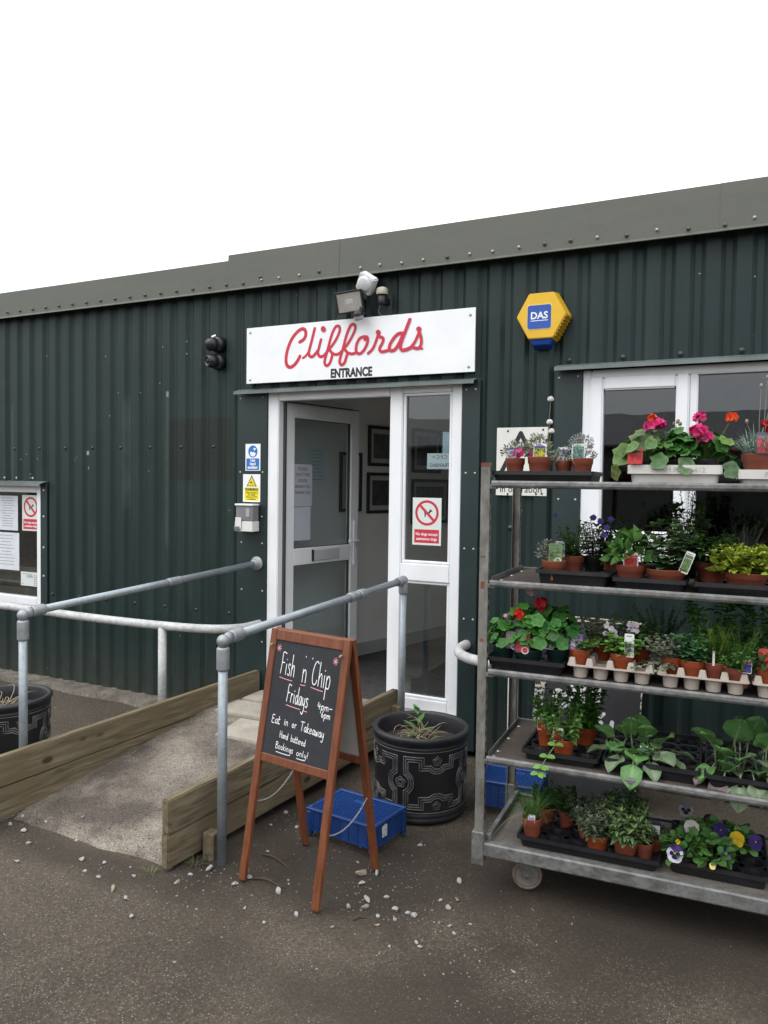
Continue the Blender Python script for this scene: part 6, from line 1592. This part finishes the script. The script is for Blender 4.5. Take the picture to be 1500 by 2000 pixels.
fol(t, g_grass(R_(70), .08, .05, .135, 210, .005, (.23, .30, .24), .5, 1.1)); s_ = MB(); bu = MB(); rn_ = R_(71)
for k, (x, z) in enumerate(((.00, .33), (.02, .36), (.045, .34), (.06, .28), (.03, .30), (-.045, .20), (.09, .31), (.07, .25))):
    stem(s_, (x * .3, .0, .09), (x, -.02, z), .0016, (.28, .30, .25), rn_.uniform(-.008, .008)); bu.col = (.27, .25, .21); bu.ball((x, -.02, z + .006), .0075, 8, 5, (.85, .85, 1.25)); bu.col = None
fol(t, s_, 'stems'); fol(t, bu, 'buds')
for j, p in enumerate(((.018, -.05, .195), (.035, -.05, .172))): fol(t, umbel(R_(75 + j), p, .014, 16, .013, CRIM, .5), 'flowers')
plabel(t, .020, -.066, .085, .068, .080, H_MAUV, P_PINK, base=mat('label_slate', (.07, .07, .085), .5))
t = potted('dianthus half out of frame at the right end of the top shelf', 1.14, .10, zt, .062, .085, TERR, lift=.035); fol(t, g_grass(R_(77), .08, .05, .13, 160, .005, (.23, .30, .24), .5, 1.0))

# ---------- second shelf
z = Z2
t = potted('thyme with green label, leftmost pot on the second shelf', .268, .10, z, .050, .080, TERR, lift=.015)
fol(t, g_mound(R_(80), .075, .062, .09, 280, .010, .005, (.20, .21, .16), 'ovate', off=(-.02, .01))); plabel(t, .010, -.030, .072, .056, .080, BASE_GRN, P_GRN, base=BASE_GRN, spot=P_GRN)
t = potted('bushy green herb behind the thyme on the second shelf', .325, .21, z, .048, .090, TERR, lift=.02)
fol(t, g_bush(R_(81), .08, .14, .085, .024, .013, GRN, 16, 7)); f_ = MB(); floret(f_, (-.075, .0, .255), (0, -1, .2), .011, VIO, R_(1)); stem(f_, (-.02, 0, .12), (-.075, 0, .25), .0012, (.1, .14, .05)); fol(t, f_, 'flowers'); plabel(t, -.045, -.05, .085, .04, .065, H_BLK, P_GREY)
t = potted('dark-leaved plant with violet flowers on the second shelf', .405, .27, z, .045, .085, KPOT, lift=.02)
fol(t, g_bush(R_(82), .08, .17, .09, .026, .012, (.045, .085, .035), 16, 6, 'ovate')); f_ = MB(); rn_ = R_(83)
for x, zz in ((.03, .235), (.055, .21), (.07, .245), (.0, .25), (.045, .18)): floret(f_, (x, -.05, zz), (rn_.uniform(-.3, .3), -1, .3), .015, VIO, rn_)
fol(t, f_, 'flowers')
t = potted('leggy dark seedling in the back of the second shelf', .47, .36, z, .045, .09, TERR, lift=.03)
fol(t, g_bush(R_(84), .08, .16, .09, .06, .024, (.05, .105, .035), 8, 3, 'ovate', .5))
t = potted('strawberry plant with red label on the second shelf', .573, .10, z, .062, .072, TERR, lift=.022)
fol(t, g_mound(R_(85), .07, .085, .12, 62, .055, .034, (.085, .20, .04), 'ovate', .35)); plabel(t, .002, -.052, .062, .056, .062, H_RED, P_RED, lean=.1)
t = potted('dark round-leaved mint in a wide pot on the second shelf', .703, .09, z, .078, .068, TERR, lift=.018)
fol(t, g_bush(R_(86), .06, .20, .105, .046, .036, (.10, .175, .070), 11, 5, 'round', .2, True, (.10, .05, .05))); plabel(t, .062, -.05, .060, .034, .085, BASE_GRN, P_GRN, lean=.05, rollz=.35)
t = potted('tall dark fern-leaved herb at the back of the second shelf', .77, .33, z, .05, .09, KPOT, lift=.03)
fol(t, g_bush(R_(87), .08, .25, .11, .055, .028, (.055, .13, .03), 12, 6, 'ovate', .3)); fol(t, g_feather(R_(88), .15, .10, .22, 14, (.035, .085, .03), .03))
t = potted('leafy green herb behind the golden herb on the second shelf', .862, .22, z, .06, .09, TERR, lift=.02)
fol(t, g_bush(R_(89), .08, .13, .10, .042, .02, (.065, .16, .03), 14, 6, 'ovate', .4))
t = potted('golden-leaved marjoram in a wide pot on the second shelf', .985, .10, z, .080, .070, TERR, lift=.018)
fol(t, g_bush(R_(90), .06, .115, .125, .036, .020, YGR, 34, 5, 'ovate', .2, True, None, (0, 0), .15)); fol(t, g_mound(R_(91), .055, .115, .10, 130, .034, .018, YGR, 'ovate', .2, .35, .18))
t = potted('wispy grey rosemary behind the golden herb', .975, .34, z, .05, .09, KPOT, lift=.02)
fol(t, g_grass(R_(92), .09, .05, .22, 90, .003, (.17, .19, .16), .6, .7)); fol(t, g_feather(R_(93), .09, .08, .17, 14, (.07, .10, .06), .022))

# ---------- third shelf
z = Z3
GL1 = (.075, .225, .040)
t = potted('pale pink geranium with mauve label, leftmost on the third shelf', .062, .10, z, .050, .085, GPOT, lift=.012)
fol(t, g_geran(R_(100), .075, .075, .13, 40, .026, GL1)); plabel(t, .050, -.055, .080, .052, .070, H_MAUV, P_MAUV, base=BASE_MAUV, spot=P_PUR); plabel(t, .056, -.01, .135, .050, .055, H_MAUV, P_MAUV, base=BASE_MAUV)
stem(s_ := MB(), (0, 0, .1), (.018, -.03, .205), .002, (.2, .2, .1)); stem(s_, (.018, -.03, .205), (.035, -.03, .225), .0013, (.25, .18, .13)); fol(t, s_, 'stems'); fol(t, umbel(R_(101), (.018, -.035, .208), .010, 6, .012, PKW), 'flowers')
t = potted('red and pink geranium with red label on the third shelf', .172, .09, z, .060, .080, GPOT, lift=.012)
fol(t, g_geran(R_(102), .07, .10, .22, 75, .027, GL1)); plabel(t, -.012, -.062, .070, .062, .095, H_RED, P_PINK, base=BASE_DK, spot=P_PINK)
for j, (p, c, n, r0) in enumerate((((-.030, -.05, .225), RED_, 14, .020), ((.050, .0, .275), CRIM, 16, .022), ((.055, .01, .255), CRIM, 10, .018), ((-.01, .03, .315), PKW, 8, .012), ((.008, .03, .313), PKW, 8, .013))):
    stem(s_ := MB(), (0, 0, .09), p, .002, (.13, .18, .07), .01); fol(t, s_, 'stems'); fol(t, umbel(R_(105 + j), p, r0, n, .016, c), 'flowers')
t = potted('dark green geranium with frilly leaves at the right of its tray', .288, .13, z, .050, .085, GPOT, lift=.012)
fol(t, g_geran(R_(103), .08, .105, .19, 80, .029, (.050, .16, .030))); plabel(t, -.03, -.052, .085, .040, .062, H_WHT, P_BW)
t = potted('viola with purple label in an orange pot on the third shelf', .385, .082, z, .044, .072, ORNG, lift=.042)
fol(t, g_bush(R_(110), .065, .05, .07, .024, .015, LGR, 12, 4, 'ovate', .2, True, None, (.035, 0))); plabel(t, -.012, -.030, .066, .052, .068, H_PUR, P_PUR, base=mat('label_violet', (.10, .05, .16), .5))
t = potted('variegated nemesia with white flowers behind the viola', .455, .20, z, .044, .075, ORNG, lift=.042)
fol(t, g_bush(R_(111), .07, .14, .10, .022, .018, (.17, .21, .11), 16, 6, 'round', .2)); f_ = MB(); rn_ = R_(112)
for k in range(9): floret(f_, (rn_.uniform(-.03, .09), -.09, .10 + rn_.uniform(0, .10)), (0, -1, .3), .012, (.62, .55, .60), rn_)
fol(t, f_, 'flowers')
t = potted('light green bedding plant with black and white label', .548, .085, z, .049, .075, ORNG, lift=.036)
fol(t, g_bush(R_(113), .065, .085, .075, .036, .024, (.13, .27, .05), 12, 4, 'spoon', .3)); plabel(t, .030, -.042, .068, .036, .092, H_WHT, P_BW, lean=.05)
t = potted('dark leafy bedding plant behind the black and white label', .605, .19, z, .044, .080, ORNG, lift=.042)
fol(t, g_bush(R_(114), .07, .14, .085, .034, .022, (.055, .12, .03), 14, 6, 'spoon', .3)); f_ = MB()
for k in range(6): floret(f_, (-.035 + .014 * (k % 3), -.075, .155 + .022 * (k // 3)), (0, -1, .3), .012, (.55, .47, .52), R_(k))
fol(t, f_, 'flowers')
t = potted('soft dark ferny seedling at the back of the third shelf', .68, .30, z, .044, .08, KPOT, lift=.042)
fol(t, g_feather(R_(115), .07, .12, .16, 26, (.030, .085, .025), .024))
t = potted('grey trailing helichrysum spilling over the beige carrier', .735, .10, z, .043, .078, ORNG, lift=.036)
fol(t, g_bush(R_(116), .07, .10, .085, .020, .016, (.20, .24, .16), 16, 6, 'round', .2, True, (.35, .33, .27), (-.03, -.03))); fol(t, g_bush(R_(117), .06, -.01, .12, .018, .014, (.20, .25, .17), 5, 5, 'round', .2, True, (.4, .38, .32), (-.05, -.06), .2, .2)); plabel(t, .012, -.01, .12, .036, .03, H_RED, P_GREY)
t = potted('blue-green nasturtium in an orange pot right of centre', .807, .084, z, .047, .075, ORNG, lift=.036)
fol(t, g_bush(R_(118), .065, .12, .075, .034, .024, (.075, .19, .075), 13, 5, 'ovate', .25))
t = potted('feathery marigold in a brown pot on the third shelf', .888, .095, z, .047, .080, TERR, lift=.030)
fol(t, g_feather(R_(119), .07, .075, .15, 22, (.15, .26, .04), .024)); plabel(t, -.006, -.045, .072, .008, .055, CARD, CARD, lean=.05)
t = potted('sprawling marigold with red and blue label on the third shelf', .965, .086, z, .054, .075, TERR, lift=.026)
fol(t, g_bush(R_(120), .065, .10, .11, .028, .012, (.085, .20, .045), 15, 6, 'lance', .3)); fol(t, g_feather(R_(121), .07, .10, .16, 16, (.10, .20, .04), .022)); plabel(t, .030, -.048, .062, .032, .050, H_RED, H_BLUE, lean=.05, rollz=.05)
t = potted('tall broad-leaved seedling at the back right of the third shelf', .90, .27, z, .044, .08, ORNG, lift=.042)
fol(t, g_bush(R_(122), .07, .29, .13, .062, .034, (.08, .22, .03), 7, 6, 'ovate', .45))
t = potted('orange pot with dark red label at the right edge of the third shelf', 1.075, .075, z, .052, .085, ORNG, lift=.030)
fol(t, g_mound(R_(123), .075, .06, .06, 60, .03, .018, DGR)); plabel(t, -.005, -.03, .078, .075, .075, H_RED, P_RED, base=BASE_RED)
t = potted('leafy plant behind the dark red label at the right edge', 1.03, .24, z, .046, .08, ORNG, lift=.042); fol(t, g_bush(R_(124), .07, .20, .12, .045, .022, (.05, .12, .03), 12, 6, 'ovate', .4))

# ---------- fourth shelf
z = Z4
t = potted('sweet pea in an orange pot with red label, front of the fourth shelf', .325, .10, z, .046, .085, ORNG, lift=.012)
fol(t, g_bush(R_(130), .075, .17, .10, .036, .016, (.10, .21, .05), 9, 6, 'ovate', .3)); plabel(t, -.018, -.034, .076, .042, .055, H_RED, P_RED, lean=.1, yaw=.1)
tr_ = MB(); rn_ = R_(131); pts = [V((.0, -.03, .085)), V((-.02, -.07, .075)), V((-.045, -.105, .035)), V((-.065, -.125, -.005)), V((-.075, -.13, -.03))]
tr_.col = (.16, .22, .09); tr_.tube(pts, .002, 6); tr_.col = None
for k, p in enumerate(pts[1:]):
    for q in (-1, 1, .3): leaf(tr_, p, (q, -.35, .2 - .3 * k * .3), (0, -.6, .8), .034, .020, jit((.14, .30, .05), rn_, .12), 'round', .2, .2, 0, rn_)
fol(t, tr_, 'trailing_stem')
t = potted('tall orange pot with red label at the left of the fourth shelf', .235, .20, z, .042, .100, ORNG, lift=.012)
fol(t, g_bush(R_(132), .09, .17, .08, .035, .016, (.065, .185, .025), 11, 6, 'ovate', .35)); plabel(t, -.018, -.036, .085, .032, .05, H_RED, P_RED, lean=.1)
t = potted('dark bushy sweet pea in an orange pot, back of the fourth shelf', .385, .28, z, .050, .085, ORNG, lift=.02)
fol(t, g_bush(R_(133), .075, .20, .105, .038, .018, (.055, .165, .022), 16, 7, 'ovate', .35))
CABM = leafmat('cabbage_leaf', .45, .18, .5)
CAB_ME = {}
def cab_leaf(col, L_, W_, seed):
    """large cabbage leaf with midrib, veins and a frilled rim"""
    rn_ = R_(seed); mb = MB(); ns, nw = 9, 6; vs = []; cs = []
    ph = rn_.uniform(0, 6)
    for i in range(ns + 1):
        t = i / ns; prof = (math.sin(math.pi * min(1, .10 + .90 * t) ** .8)) ** .75 * (1 if t > .15 else .35 + t * 4.3)
        for j in range(-nw, nw + 1):
            s_ = j / nw; w = W_ / 2 * max(.05, prof)
            zz = .10 * L_ * abs(s_) ** 1.4 + .045 * L_ * math.sin(9 * t + 5 * abs(s_) + ph) * abs(s_) ** 2 - .32 * L_ * t * t
            x = s_ * w * (1 + .05 * math.sin(14 * t + ph)); vs.append(V((x, L_ * t * (1 - .10 * t) + abs(s_) * .04 * L_, zz)))
            vein = math.exp(-(s_ * 9) ** 2) + .5 * math.exp(-((math.fmod(t * 5 + abs(s_) * 1.6 + 10, 1) - .5) * 7) ** 2) * (1 - abs(s_)); k = 1 + .45 * vein
            cs.append((min(.6, col[0] * k * 1.05), min(.6, col[1] * k), min(.6, col[2] * k * 1.1)))
    W2 = 2 * nw + 1
    fs = [(i * W2 + j, i * W2 + j + 1, (i + 1) * W2 + j + 1, (i + 1) * W2 + j) for i in range(ns) for j in range(2 * nw)]
    mb.add(vs, fs, True); mb.c = cs
    mb.col = (.28, .32, .20); mb.tube([V((0, -.035 * 1.0, .01)), V((0, 0, -.002)), V((0, L_ * .5, -.085 * L_)), V((0, L_ * .85, -.235 * L_))], [.0030, .0028, .0016, .0006], 6); mb.col = None
    me = mb.mesh('leaf'); me.materials.append(CABM); return me
CABL = {c: [cab_leaf(k, .095, .078, 10 * i + s_) for s_ in range(3)] for i, (c, k) in enumerate({'green': (.105, .245, .065), 'grey': (.16, .235, .12), 'purple': (.14, .10, .09)}.items())}
def cabbage(where, u, v, spec, h0=.055):
    """a clump of young cabbages: each plant is a thing with its own leaves"""
    rq = R_(int(u * 1000)); spec = list(spec) + [(rq.uniform(-.10, .10), rq.uniform(-.08, .06), rq.uniform(.02, .09), rq.uniform(100, 260), rq.uniform(10, 60), rq.uniform(.6, .9), rq.choice(('green', 'green', 'grey'))) for _ in range(12)]
    for b_, (lo_, hi_, wd) in enumerate(((-9, -.035, 'leftmost'), (-.035, .04, 'middle'), (.04, 9, 'rightmost'))):
        mine = [(k, q) for k, q in enumerate(spec) if lo_ <= q[0] < hi_]
        bx = (-.075, 0, .08)[b_]; by = -.02
        t = potted('%s young cabbage %s' % (wd, where), u + bx, v + by, Z4, .03, .05, None, 'cabbage', .03, 'cabbage')
        sm_ = MB()
        for k, (x, y, zz, az, tilt, sc_, c) in mine:
            x, y = x - bx, y - by; zz *= .78; sc_ *= 1.08
            o_ = put('leaf', CABL[c][k % 3], None, t); o_.location = (x, y, zz); o_.rotation_euler = (rad(tilt), rad((k * 37) % 30 - 15), rad(az)); o_.scale = (sc_, sc_, sc_)
            sm_.col = (.13, .19, .08); sm_.tube([V((x * .3, y * .3, .0)), V((x * .75, y * .75, zz * .6)), V((x, y, zz))], [.004, .0034, .003], 6); sm_.col = None
        fol(t, sm_, 'stems')
# az: 0 points back (+v), 180 points to the viewer; tilt raises the blade
cabbage('in the middle tray of the fourth shelf', .605, .16, [
    (-.07, -.05, .07, 170, 25, 1.0, 'green'), (.0, -.06, .06, 190, 10, 1.1, 'green'), (.0, -.13, .03, 178, -42, 1.0, 'green'), (-.10, -.03, .05, 110, 5, .95, 'grey'), (.09, -.06, .06, 215, 15, 1.05, 'grey'), (.11, -.05, .05, 245, -5, 1.0, 'grey'),
    (-.04, .0, .11, 165, 55, 1.05, 'green'), (.04, .0, .11, 185, 60, 1.1, 'green'), (.09, .0, .10, 225, 50, 1.05, 'green'), (-.09, .02, .09, 80, 40, .9, 'green'), (.02, .04, .12, 20, 60, .95, 'green'), (.06, -.09, .03, 200, -20, .85, 'grey'), (-.05, -.09, .04, 150, -10, .95, 'grey'), (.13, .0, .06, 270, 10, .9, 'grey'), (-.02, -.02, .14, 175, 70, 1.0, 'green')])
cabbage('in the right-hand tray of the fourth shelf', .985, .16, [
    (-.02, .0, .16, 175, 72, 1.35, 'green'), (.03, .02, .17, 200, 75, 1.3, 'green'), (-.09, .0, .12, 140, 55, 1.15, 'green'), (.08, .0, .14, 215, 60, 1.2, 'green'), (-.10, -.06, .04, 150, -5, .95, 'green'), (-.06, -.10, .0, 165, -50, .95, 'purple'), (.0, -.11, .0, 180, -55, 1.0, 'grey'), (.05, -.10, .02, 200, -40, .95, 'grey'),
    (.0, -.05, .09, 180, 35, 1.15, 'green'), (.05, -.05, .09, 195, 30, 1.1, 'grey'), (-.05, -.05, .10, 165, 45, 1.2, 'green'), (.10, -.08, .06, 220, 5, 1.05, 'green'), (.0, .05, .15, 10, 60, 1.1, 'green'), (-.09, .04, .12, 80, 45, 1.0, 'green'), (.09, -.03, .16, 205, 65, 1.25, 'green'), (-.12, -.09, .03, 140, -25, .7, 'purple'), (.10, -.11, .0, 200, -50, 1.0, 'grey')])
plt_ = thing('plant_label', 'green and white label standing among the cabbages', 'label', rk(.640, .085, Z4 + .055), RA)
plabel(plt_, 0, 0, 0, .030, .05, H_GRN, P_TEAL, lean=.05)

# ---------- bottom deck
z = Z5
t = potted('chives in a brown pot, leftmost on the bottom deck', .200, .11, z, .042, .095, TERR, lift=.008)
fol(t, g_grass(R_(140), .085, .025, .20, 130, .0032, (.085, .20, .035), .45, .45)); fol(t, g_grass(R_(141), .085, .03, .15, 14, .003, (.33, .32, .17), .9, .7), 'stems'); plabel(t, .004, -.036, .085, .030, .032, H_WHT, P_PUR)
t = potted('small green herb behind the chives on the bottom deck', .225, .27, z, .042, .085, TERR, lift=.008); fol(t, g_bush(R_(142), .075, .12, .07, .028, .016, (.05, .12, .03), 10, 5))
t = potted('dark mint in a brown pot at the back of the bottom deck', .318, .27, z, .040, .085, TERR, lift=.008); fol(t, g_bush(R_(143), .075, .11, .065, .028, .02, (.045, .11, .03), 12, 6))
t = potted('grey sage in a brown pot at the back left of the herb tray', .405, .22, z, .040, .08, TERR, lift=.008); fol(t, g_bush(R_(144), .07, .13, .075, .034, .011, (.12, .15, .09), 12, 7, 'lance', .3))
t = potted('grey sage in an orange pot, front of the herb tray', .468, .098, z, .048, .072, ORNG, lift=.018); fol(t, g_bush(R_(145), .06, .14, .085, .036, .012, (.11, .145, .085), 13, 7, 'lance', .3, True, (.16, .12, .12)))
t = potted('tall green sage in a brown pot, front centre of the herb tray', .578, .098, z, .050, .082, TERR, lift=.010); fol(t, g_bush(R_(146), .07, .17, .095, .046, .014, (.13, .20, .075), 13, 7, 'lance', .3, True, (.12, .08, .09)))
t = potted('purple-stemmed sage behind the tall sage', .565, .22, z, .044, .08, TERR, lift=.008); fol(t, g_bush(R_(147), .07, .17, .10, .042, .016, (.055, .11, .04), 14, 6, 'ovate', .3))
t = potted('small thyme right of the tall sage on the bottom deck', .648, .12, z, .038, .075, TERR, lift=.008); fol(t, g_bush(R_(148), .065, .08, .05, .014, .007, (.11, .15, .07), 16, 7, 'ovate', .2))
t = potted('thyme with white dotted card at the right end of the herb tray', .690, .19, z, .040, .075, TERR, lift=.008); fol(t, g_bush(R_(149), .065, .06, .05, .012, .006, (.15, .18, .12), 16, 6, 'ovate', .2)); plabel(t, -.008, -.02, .085, .050, .060, H_BLK, mat('dotted_card', (.66, .66, .64), .5, col2=(.1, .1, .1), vs=160, lo=.62, hi=.66), lean=.05, base=BASE_DK)
def pansy(mb_p, mb_b, mb_y, c, n, R__, main, side, rn_, face=(.012, .006, .03)):
    n = V(n).normalized(); a = n.cross(V((0, 0, 1))).normalized(); b = a.cross(n) * -1 if a.cross(n).z < 0 else a.cross(n)
    for k, (an, r, w, col, hh) in enumerate(((60, 1.0, .75, side, 0), (120, 1.0, .75, side, .0006), (185, .95, .62, main, .0012), (-5, .95, .62, main, .0018), (270, 1.05, .85, main, .0024))):
        d = a * math.cos(rad(an)) + b * math.sin(rad(an)); s2 = n.cross(d); c0 = V(c) + n * hh; out = [c0]
        for i in range(9):
            t_ = -1 + 2 * i / 8; out.append(c0 + d * R__ * r * (.55 + .45 * math.sqrt(max(0, 1 - t_ * t_)) + .03 * math.sin(7 * t_ + k)) + s2 * t_ * R__ * w + n * R__ * .12 * (1 - abs(t_)))
        mb_p.col = jit(col, rn_, .10); mb_p.add(out, [(0, i, i + 1) for i in range(1, 9)], True); mb_p.col = None
        if k >= 2 and face:
            o2 = [c0 + n * .0016]
            for i in range(7): t_ = -1 + 2 * i / 6; o2.append(c0 + n * (.0016 + R__ * .07) + d * R__ * r * (.38 + .25 * math.sqrt(max(0, 1 - t_ * t_))) + s2 * t_ * R__ * w * .42)
            mb_b.col = face; mb_b.add(o2, [(0, i, i + 1) for i in range(1, 7)], True); mb_b.col = None
    mb_y.col = (.70, .55, .03); mb_y.ball(V(c) + n * .006, R__ * .10, 8, 5); mb_y.col = None
PETM = leafmat('petal', .55, .25, .2)
def pansies(label, u, v, flowers, seed, rx=.07):
    t = potted(label, u, v, Z5, .04, .05, KPOT, 'pansy', .010, 'pansy_plant'); rn_ = R_(seed)
    fol(t, g_mound(rn_, .04, rx, .10, 75, .036, .024, (.075, .18, .042), 'round', .25))
    a, b, y = MB(), MB(), MB()
    for p, n, r, m1, m2, fc in flowers:
        p = (p[0], p[1], p[2] * .80)
        stem(a, (p[0] * .3, p[1] * .3, .05), V(p) - V((0, -.006, .004)), .0016, (.1, .17, .05)); pansy(a, b, y, p, n, r, m1, m2, rn_, fc)
    fol(t, a, 'flowers', PETM)
    if b.v: fol(t, b, 'flowers', PETM)
    fol(t, y, 'flowers', PETM)
WHI, PURP, YELF, DPU = (.60, .57, .60), (.07, .03, .17), (.66, .45, .02), (.03, .016, .12)
pansies('white and purple faced pansy at the front left of the pansy tray', .795, .105, [((-.028, -.065, .105), (-.15, -1, .25), .032, WHI, (.09, .04, .22), (.012, .008, .05)), ((-.02, -.05, .155), (0, -1, .4), .009, YELF, YELF, None)], 150)
pansies('white pansy at the back left of the pansy tray', .84, .24, [((-.02, -.05, .165), (.1, -1, .6), .030, WHI, (.55, .52, .56), None), ((-.045, .06, .20), (0, -1, .2), .030, (.30, .29, .32), (.20, .19, .23), (.01, .01, .02))], 151)  # rear flower's white dimmed: deck shade put into the petal colour
pansies('pansy with a cream bud in the front of the tray', .90, .115, [((.0, -.07, .075), (0, -1, .5), .012, (.68, .62, .25), (.68, .62, .25), None), ((.045, -.03, .12), (.3, -1, .2), .024, PURP, DPU, None)], 152)
pansies('yellow pansy at the right of the pansy tray', .99, .25, [((-.005, -.07, .155), (-.1, -1, .25), .028, YELF, YELF, None), ((.06, -.05, .145), (.3, -1, .4), .028, DPU, PURP, None)], 153, .06)
pansies('deep purple pansy at the back of the pansy tray', .905, .27, [((.02, -.06, .17), (.2, -1, .3), .028, DPU, DPU, None), ((.03, -.08, .12), (.1, -1, .3), .026, PURP, DPU, None), ((-.02, .03, .165), (0, -1, .2), .024, (.10, .012, .03), (.06, .01, .03), None)], 154)

# ================================================================== WEEDS AT THE RAMP FOOT
for k, (x, y, n, h, lb) in enumerate(((-2.235, -1.86, 40, .055, 'tuft of grass at the foot of the near handrail post'), (-2.36, -2.02, 26, .04, 'small tuft of dry grass at the end of the ramp edging'), (-2.01, -.28, 30, .05, 'weed growing beside the planter under the ramp edging'))):
    m_ = g_grass(R_(200 + k), 0, .03, h, n, .0028, (.13, .15, .05), .6, 1.0); o_ = put('grass_tuft', m_, LEAF); o_.location = (x, y, hgt(x, y)); tag(o_, lb, 'grass tuft')
